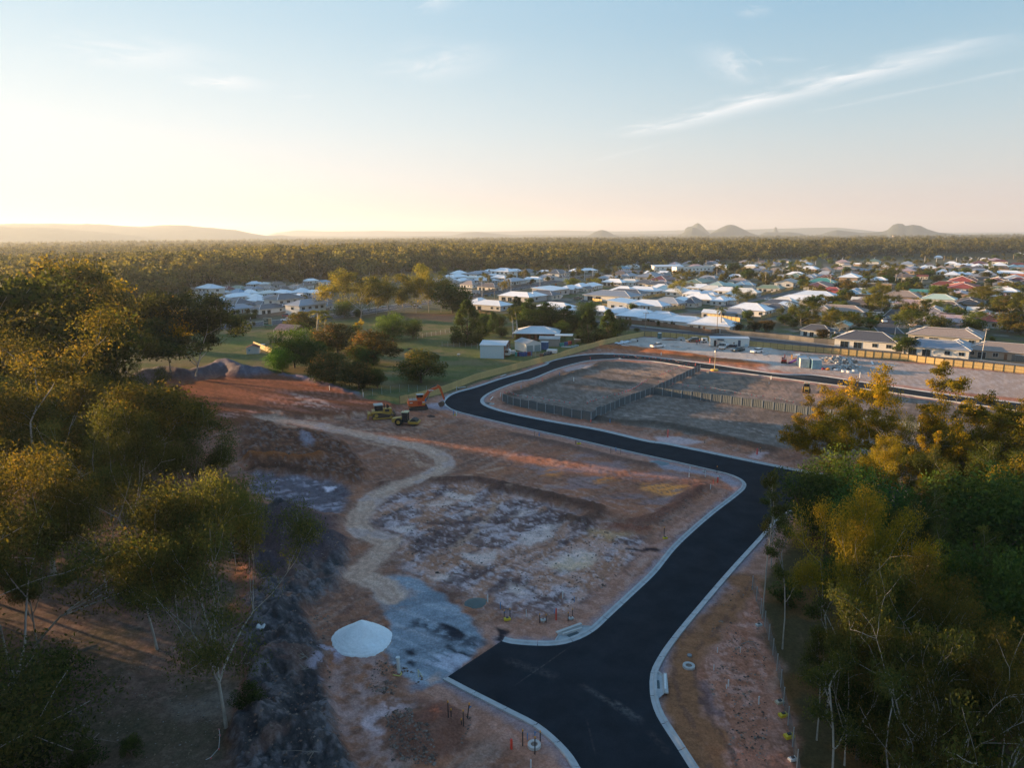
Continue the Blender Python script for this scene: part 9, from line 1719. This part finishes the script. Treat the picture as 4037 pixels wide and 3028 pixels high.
for r in [('v',233,425,1.0,'black','black stake at the left side of the left service pit',.03,1),('v',288,423,.9,'black','black stake at the right side of the left service pit'),('v',372,402,1.35,'red','thick red post between the two service pits',.06),('v',357,345,.5,'blue','short pale blue peg above the red post'),('v',475,412,1.0,'black','black stake at the left side of the right service pit',.03,1),('v',512,372,.9,'black','black stake at the right side of the right service pit'),('v',428,215,.9,'white','white peg in the clay above the right service pit',.05),('v',527,245,.6,'blue','blue peg right of the white peg',.04),('v',118,370,.8,'white','white peg far left of the service pits'),
          ('u',1636,1235,1.5,'black','tall black stake at the left of the rubble mound group',.03,1),('u',1660,1225,.7,'black','short stake with orange cap beside the tall one',.03),('u',1765,1310,1.5,'black','black stake in the middle of the rubble mound group'),('u',1797,1240,1.3,'black','bent black stake at the right of the rubble mound group',.035,1,.2),('u',1748,1290,.5,'black','short capped stake in the rubble mound group'),('u',1972,250,.9,'white','red and white peg beside the small gravel pile',.04),('u',2080,305,.8,'blue','blue peg right of the small gravel pile',.04),('u',2112,385,.9,'black','black stake left of the yellow box',.03,1),('u',2162,395,1.2,'black','black stake right of the yellow box'),
          ('v',88,1475,1.4,'black','black stake left of the bottom manhole ring'),('v',192,1545,1.5,'black','black stake just in front of the bottom manhole ring'),('v',237,1435,.9,'black','black stake behind the bottom manhole ring'),('v',128,1420,.6,'blue','blue flag peg left behind the bottom ring',.03,1),('v',192,1405,.6,'blue','blue flag peg right behind the bottom ring',.03,1),('v',-8,1500,.9,'red','red post near the bottom manhole ring',.07),('v',157,1659,.7,'white','white peg below the bottom manhole ring',.04),
          ('v',1745,680,.6,'white','white peg on the pink clay, top left'),('v',1940,680,.6,'white','white peg on the pink clay, top right'),('v',1715,830,.6,'white','white peg above the brown track edge'),('v',1838,968,.7,'white','white peg in the middle of the pink clay',.04),('v',2097,1120,.8,'white','white peg near the wire fence',.04),('v',1823,985,.4,'white','short white peg beside the middle one'),
          ('r',1337,490,1.6,'pink','orange-red post at the pale rubble inside the lower road',.10),('r',1313,480,1.2,'black','black stake left of the orange-red post'),('r',2105,640,1.2,'pink','orange-red post at the right along the lower road',.10),('r',2133,625,1.0,'black','black stake right of the orange-red post at the right'),('r',1655,540,.9,'black','black stake on the blue gravel patch'),('r',675,360,.6,'pink','orange peg at the corner of the metal fence',.08),('r',1527,785,.9,'white','white pipe peg by the kerb curve, left upper',.05),('r',1520,835,.8,'white','white pipe peg by the kerb curve, left lower',.05),('r',1660,830,.9,'white','white pipe peg below the left pit',.05),('r',1760,800,1.2,'black','black stake behind the right white pit'),
          ('r',1728,890,.8,'pink','pink stake near the red peg'),('r',1767,880,.9,'red','red cone-like peg by the kerb curve',.09),('r',1705,935,.8,'white','white peg on the pink verge below the curve',.05),('r',1305,1345,1.3,'black','black stake at the small yellow box on the verge'),('r',847,625,1.0,'black','black stake on the verge above the lower road, left'),('r',930,640,1.0,'black','black stake on the verge above the lower road, right'),('r',890,610,.8,'blue','blue peg between the verge stakes',.05),('r',190,480,1.0,'black','black stake at the left blue peg pair'),('r',230,480,.7,'blue','blue peg pair at the verge left',.07),('r',545,550,.8,'black','black stake at the yellow marker on the verge'),
          ('i',1535,570,1.0,'blue','pale blue post behind the excavator',.12),('i',2145,870,1.2,'blue','pale blue post at the outer kerb bend',.05),('i',2210,880,.9,'white','white box peg at the outer kerb bend',.09),('h',1585,645,1.4,'red','red and white bollard at the upper road',.12),('h',175,515,1.0,'white','white bollard at the upper road, left one',.09),('h',140,590,.6,'white','white peg in the dark lot',.06),('h',1463,680,.7,'white','short white peg beside the golden tree',.06),('y',715,382,1.0,'white','white bollard pipe on the red verge',.10),('y',1322,475,1.4,'pink','orange-red bollard between road and yard',.09),('y',1140,525,1.2,'pink','leaning orange post at the top of the lot fence',.09,None,-.35),('g',1655,890,1.2,'pink','orange stake at the inner kerb of the upper bend',.06,None,-.3),
          ('k',548,352,1.0,'white','white post at the start of the lot fence',.06),('k',125,300,1.3,'white','white leaning post beside the outer kerb bend',.06,None,-.3),('k',620,330,1.0,'black','black stake at the dark lot corner'),('k',955,210,1.0,'pink','orange peg along the inner verge, left',.05),('k',1120,150,1.0,'blue','blue peg along the inner verge, right',.05),('k',1258,205,1.1,'white','white pipe in the dark lot',.08),('k',748,272,.9,'blue','blue pegs at the teal patch of the inner verge',.05),('k',1610,610,.9,'blue','blue peg near the dark berm',.05),('o',1820,520,1.6,'white','white post glimpsed behind the golden trees',.1),('i',180,470,1.2,'white','white post at the left end of the temporary fence',.06),('q',632,85,1.2,'white','pale post in the grass above the platform',.06)]:
 stake(*r)
def small_box(z,x,y,s,col,label,nm='marker_box',rz=.3):
 p=PG(z,x,y);o=empty(nm,label,'box',tuple(p),rz);m=mat('box_%02d%02d%02d' % tuple(int(c*99) for c in col),col,.6);mb=MB();mb.box(-s,s,-s*.6,s*.6,0,s*.7,bev=s*.1);part('body',mb,m,o);mb=MB();mb.box(-s*.4,s*.4,-s*.3,s*.3,s*.7,s*.95);part('lid',mb,STL,o)
YB=(.62,.45,.03)
small_box('u',2138,400,.33,YB,'yellow box between two black stakes near the clay');small_box('r',1315,1362,.28,YB,'small yellow box on the verge halfway up the kerb');small_box('r',572,548,.35,YB,'yellow marker box above the lower road');small_box('q',1715,300,.35,YB,'yellow marker box at the outer kerb bend')
small_box('w',95,1110,.35,(.5,.42,.3),'pale timber block at the wire fence, upper','timber_block');small_box('w',125,1220,.35,YB,'yellow block at the wire fence, middle','fence_block');small_box('w',175,1400,.38,YB,'yellow block at the wire fence, lower','fence_block');small_box('w',205,1595,.3,(.6,.62,.62),'white block at the wire fence bottom','fence_block');small_box('v',2098,450,.3,(.5,.5,.48),'white block by the tall lit stem','fence_block')
small_box('u',1540,1,.2,(.02,.02,.02),'black scrap on the clay rim','scrap')
p=PG('u',1217,850);mb=MB();mb.tube([(0,0,-.1),(-.03,.02,.8),(-.06,.04,1.45)],[.16,.16,.16],18);mb.tube([(-.06,.04,1.38),(-.062,.042,1.52)],[.19,.19],18);o=mb.build('standpipe',mat('pvc_white',(.55,.58,.58),.5));o.location=tuple(p);tag(o,'upright white plastic pipe stub beside the crushed rock','pipe')
a=PG('u',1165,875);mb=MB();rel=[PG('u',*q)-p for q in [(1165,872),(1190,878),(1220,882),(1238,865),(1228,842)]];mb.tube([(r_[0],r_[1],r_[2]+.05) for r_ in rel],.05,6);o=mb.build('hose',mat('yellow_hose',(.6,.5,.12),.5));o.location=tuple(p);tag(o,'yellow hose curling at the foot of the white pipe','hose')
p=PG('u',1398,890);mb=MB();mb.obox((-.15,0,0),(-.2,.05,.75),.05,.05,up=(1,0,0));mb.obox((.2,0,0),(-.2,.05,.75),.05,.05,up=(1,0,0));o=mb.build('trestle',mat('yellow_wood',(.6,.55,.3),.6));o.location=tuple(p);tag(o,'small yellow A-shaped marker beside the crushed rock','marker')
p=PG('u',37,470);mb=MB();nx_,ny_=8,6;mb.add([((i/7-.5)*.85,(j/5-.5)*.5,.12+.22*math.sin(i*1.3)*math.sin(j*1.7)**2+.1*(j>3)) for j in range(ny_) for i in range(nx_)],[(j*nx_+i,j*nx_+i+1,(j+1)*nx_+i+1,(j+1)*nx_+i) for j in range(ny_-1) for i in range(nx_-1)]);o=mb.build('plastic_bag',WPIPE);o.location=tuple(p);tag(o,'white plastic bag with red print lying on the dark spoil','bag')
def inlet(z,A,B,off,label):
 p0,p1=P(z,*A),P(z,*B);L=dist(p1-p0);ang=math.atan2(p1[1]-p0[1],p1[0]-p0[0]);o=empty('stormwater_inlet',label,'stormwater inlet',(p0[0],p0[1],.0),ang);s=off
 mb=MB();mb.add([(0,0,.05),(L,0,.05),(L*.8,s*.95,.05),(L*.2,s*.95,.05),(0,s*.3,.17),(L*.2,s*1.1,.24),(L*.8,s*1.1,.24),(L,s*.3,.17),(L*.2,s*1.4,.24),(L*.8,s*1.4,.24),(L*.2,s*1.4,0),(L*.8,s*1.4,0)],[(0,1,2,3) if s>0 else (3,2,1,0),(0,3,5,4),(2,1,7,6),(3,2,6,5),(5,6,9,8),(8,9,11,10)]);part('apron',mb,CONC,o)
 mb=MB();[mb.box(L*.35+i*.09,L*.35+i*.09+.05,min(s*.08,s*.62),max(s*.08,s*.62),.05,.068) for i in range(int(L*.28/.09))];part('grate',mb,mat('grate_teal',(.05,.09,.10),.5,metal=.3),o)
 mb=MB();mb.box(L*.18,L*.82,min(s*1.12,s*1.5),max(s*1.12,s*1.5),.24,.36);part('lintel',mb,RING,o)
inlet('v',(1200,830),(1215,1090),.75,'concrete stormwater inlet with grate on the right-hand kerb');inlet('v',(370,600),(700,475),.8,'concrete stormwater inlet with grate at the left kerb curve')
for z,A,B,l,w_ in [('v',(1298,890),(1302,1018),'white plank lying behind the right-hand inlet',.16),('v',(428,545),(592,492),'grey plank resting over the left inlet',.2),('i',(1300,1100),(1305,1101),'',.1),('k',(450,398),(475,368),'white plank inside the far bend',.16),('q',(1735,75),(1800,65),'pale kerb slab beside the outer bend',.5),('k',(550,168),(600,150),'pale slab behind the kerb along the timber fence, middle',.5),('k',(980,35),(1020,22),'pale slab behind the kerb along the timber fence, far',.5)]:
 if not l: continue
 a,b=P(z,*A),P(z,*B);mb=MB();mb.obox((a[0],a[1],.32),(b[0],b[1],.32),w_,.1);tag(mb.build('plank',WPIPE if 'white' in l else RING),l,'plank')
PINK=mat('bunting_pink',(.75,.10,.09),.6)
def bunting(z,pts,label,sp=1.3,h=.7,s=.22):
 ln_=smooth_line([P(z,*q)[:2] for q in pts],sp*.5)[::2];o=empty('bunting_line',label,'bunting',(ln_[0][0],ln_[0][1],0),0,'pink bunting lines');mb=MB();x0,y0=ln_[0]
 P3=[(x-x0,y-y0,gz(x,y)+h+.12*math.sin(i*1.9)) for i,(x,y) in enumerate(ln_)];mb.tube(P3,.015,4,cap=False);part('cord',mb,WPIPE,o);mb=MB()
 for i,(x,y,zz) in enumerate(P3):
  if (i*7) % 10<8: mb.add([(x-s*.8,y+.02,zz),(x+s*.8,y-.02,zz),(x,y,zz-s*1.6)],[(0,1,2)])
 part('pennant_row',mb,PINK,o)
bunting('k',[(590,340),(740,370),(860,385),(1020,408),(1220,435)],'pink bunting behind the left metal fence');bunting('k',[(1390,440),(1490,400),(1620,368),(1760,330),(1880,270),(1980,205)],'pink bunting rising along the metal fence to the upper lots');bunting('y',[(130,400),(250,410),(360,405),(460,432),(590,425),(650,436)],'pink bunting beyond the upper road, left part');bunting('y',[(710,450),(790,456),(860,450),(930,478),(1060,488),(1100,480)],'pink bunting beyond the upper road, right part')
bunting('y',[(680,738),(860,760),(1050,785),(1300,815),(1600,870),(1900,915),(2020,928)],'pink bunting crossing the middle lots');bunting('y',[(2130,955),(2212,968),(2400,1000)],'pink bunting short run before the golden trees');bunting('y',[(270,865),(400,805),(500,740)],'pink bunting inside the left dark lot');bunting('y',[(700,660),(830,595),(980,540),(1080,500)],'pink bunting up to the top of the lot fence');bunting('t',[(1870,1380),(1880,1450),(1868,1540),(1800,1620),(1760,1659)],'pink bunting hanging at the foot of the slender white gum',1.0,.5,.12)
bunting('s',[(1500,1040),(1540,1045),(1550,1050),(1560,1052)],'pink scrap of bunting in the patch',1.0) if False else None
def branch(z,pts,r,label):
 ps=[PG(z,*q) for q in pts];mb=MB();mb.tube([(q[0],q[1],q[2]+.12+.15*(i % 2)) for i,q in enumerate(ps)],[r*(1-.7*i/len(ps)) for i in range(len(ps))],7);m_=len(ps)//2;q=ps[m_];rs=np.random.RandomState(len(label)+int(r*1000))
 for k in range(4): d=rs.normal(size=2);mb.tube([(q[0],q[1],q[2]+.2),(q[0]+d[0]*.7,q[1]+d[1]*.6,q[2]+.35),(q[0]+d[0]*1.5,q[1]+d[1]*1.2,q[2]+.3)],[r*.5,r*.3,r*.1],5)
 tag(mb.build('fallen_branch',TWIG),label,'branch','fallen branches')
for z,pts,r,l in [('t',[(600,1659),(690,1540),(780,1440),(850,1390)],.07,'long pale fallen branch at the lower left'),('t',[(640,1640),(700,1625),(780,1620)],.05,'small fallen branch crossing the long one'),('t',[(220,800),(330,770),(480,805)],.06,'pale fallen branch under the huge left gum'),('t',[(590,690),(600,760),(640,800)],.05,'thin fallen branch near the forest middle'),('t',[(0,1600),(60,1520),(140,1510)],.06,'fallen branch at the very left bottom'),('t',[(60,1659),(70,1600),(110,1640)],.07,'broken white stick in the bottom left corner'),('t',[(430,600),(560,620),(760,600)],.05,'long twig above the pale fallen branch'),('u',[(440,1560),(490,1548),(540,1540)],.06,'pale branch on the dark spoil'),('u',[(380,700),(420,730),(445,745)],.06,'stick on the spoil near the sand pile'),('u',[(370,790),(410,840)],.05,'dark stick on the spoil beneath the sand pile'),('v',[(1950,615),(2010,605),(2070,600)],.05,'dark stick on the pink clay')]: branch(z,pts,r,l)
# ------------------------------------------------------------------ far hills
def ridge(name,D,prof,mat_,depth=900,base=-20,jag=1.0,seed=0,label=None):
 """prof: (x, y) photo points of the skyline at distance D; built as a rounded ridge with real depth"""
 xs_=np.linspace(prof[0][0],prof[-1][0],120);ys_=np.interp(xs_,[p[0] for p in prof],[p[1] for p in prof])
 vs=[];fs=[];rows=14;rs=np.random.RandomState(seed)
 for i,(x,y) in enumerate(zip(xs_,ys_)):
  d=cF*FOC+cR*(x-2018.5)+cU*(1514-y);d=d/math.hypot(d[0],d[1]);top=np.array([0,0,CAM_H])+d*D
  az_=np.array([d[0],d[1]]);n_=fbm(np.array([x*.02]),np.array([seed*3.3]),3,seed)[0]-.5
  for k in range(rows+1):
   t=k/rows*2-1;w_=math.cos(t*math.pi/2)**1.2 if abs(t)<1 else 0
   hh=base+(top[2]-base)*w_*(1+(.12*jag*(fbm(np.array([x*.03]),np.array([t*3.0+9]),3,seed+5)[0]-.5) if abs(t)>.01 else 0))
   vs.append((top[0]+az_[0]*depth*t,top[1]+az_[1]*depth*t,hh))
 for i in range(len(xs_)-1):
  for k in range(rows): a=i*(rows+1)+k;fs.append((a,a+rows+1,a+rows+2,a+1))
 me=bpy.data.meshes.new(name);me.from_pydata(vs,[],fs);me.materials.append(mat_)
 me.polygons.foreach_set('use_smooth',np.ones(len(me.polygons),bool));me.update()
 o=link(name,me);tag(o,kind='structure');return o
HM=mat('hill_forest',(0.045,0.055,0.035),.95,noise=.4,nscale=.01)
ridge('hills',8600,[(-700,960),(-500,905),(0,882),(200,880),(400,884),(450,888),(520,892),(570,893),(640,886),(720,888),(800,895),(860,900),(930,906),(1000,921),(1060,930),(1110,925),(1150,931),(1230,936),(1300,944)],HM,1300,seed=1)
ridge('hills',7000,[(-700,930),(-100,893),(100,893),(200,897),(420,915),(560,930),(640,944)],HM,700,seed=2)
ridge('hills',13300,[(1020,940),(1080,918),(1180,906),(1270,911),(1370,911),(1500,909),(1600,911),(1720,911),(1900,912),(2020,911),(2100,909),(2200,907),(2400,911),(2500,911),(2600,909),(2720,906),(2900,905),(3050,901),(3120,900),(3180,898),(3300,896),(3400,906),(3480,914),(3600,925)],HM,900,seed=3)
ridge('hills',9500,[(1000,940),(1150,930),(1350,931),(1500,931),(1780,928),(1830,917),(1880,913),(1940,919),(2020,926),(2100,924),(2230,926),(2500,922),(2800,922),(3000,926)],HM,500,seed=4)
for nm,D,prof,sd_ in [('mountain',7300,[(2290,936),(2320,928),(2345,914),(2365,907),(2377,906),(2392,910),(2420,924),(2450,934)],5),
  ('mountain',8600,[(2680,930),(2695,916),(2702,900),(2712,894),(2730,891),(2738,884),(2750,878),(2762,884),(2775,896),(2792,914),(2806,924)],6),
  ('mountain',7300,[(2660,933),(2690,919),(2715,902),(2730,895),(2745,898),(2775,914),(2800,926),(2815,932)],7),
  ('mountain',7500,[(2770,933),(2800,920),(2835,900),(2865,887),(2880,885),(2895,887),(2925,900),(2960,918),(2995,928),(3030,932)],8),
  ('mountain',8200,[(2980,932),(3005,920),(3020,914),(3060,916),(3110,914),(3160,920),(3200,932)],9),
  ('mountain',9500,[(3025,926),(3040,915),(3050,912),(3053,897),(3058,894),(3063,897),(3066,910),(3080,920),(3090,926)],10),
  ('mountain',8000,[(3220,930),(3260,915),(3300,906),(3340,911),(3400,918),(3480,912),(3500,905),(3520,886),(3540,880),(3560,882),(3570,890),(3600,885),(3630,890),(3660,904),(3700,916),(3760,922),(3850,930)],11)]:
 o=ridge(nm,D,prof,HM,260 if nm=='mountain' else 900,seed=sd_,jag=.5)
# ------------------------------------------------------------------ haze
hz=bpy.data.materials.new('haze');hz.use_nodes=True;t=hz.node_tree;t.nodes.clear()
out=N(t,'ShaderNodeOutputMaterial');pv=N(t,'ShaderNodeVolumePrincipled');pv.inputs['Color'].default_value=(.80,.90,1.0,1);pv.inputs['Density'].default_value=8e-5;pv.inputs['Anisotropy'].default_value=.3
t.links.new(pv.outputs[0],out.inputs['Volume'])
mb=MB();mb.box(-13000,13000,-13000,14500,-25,285);hb=mb.build('haze',hz);tag(hb,'thin evening haze over the whole district','haze',kind='stuff')
hb.display_type='WIRE'
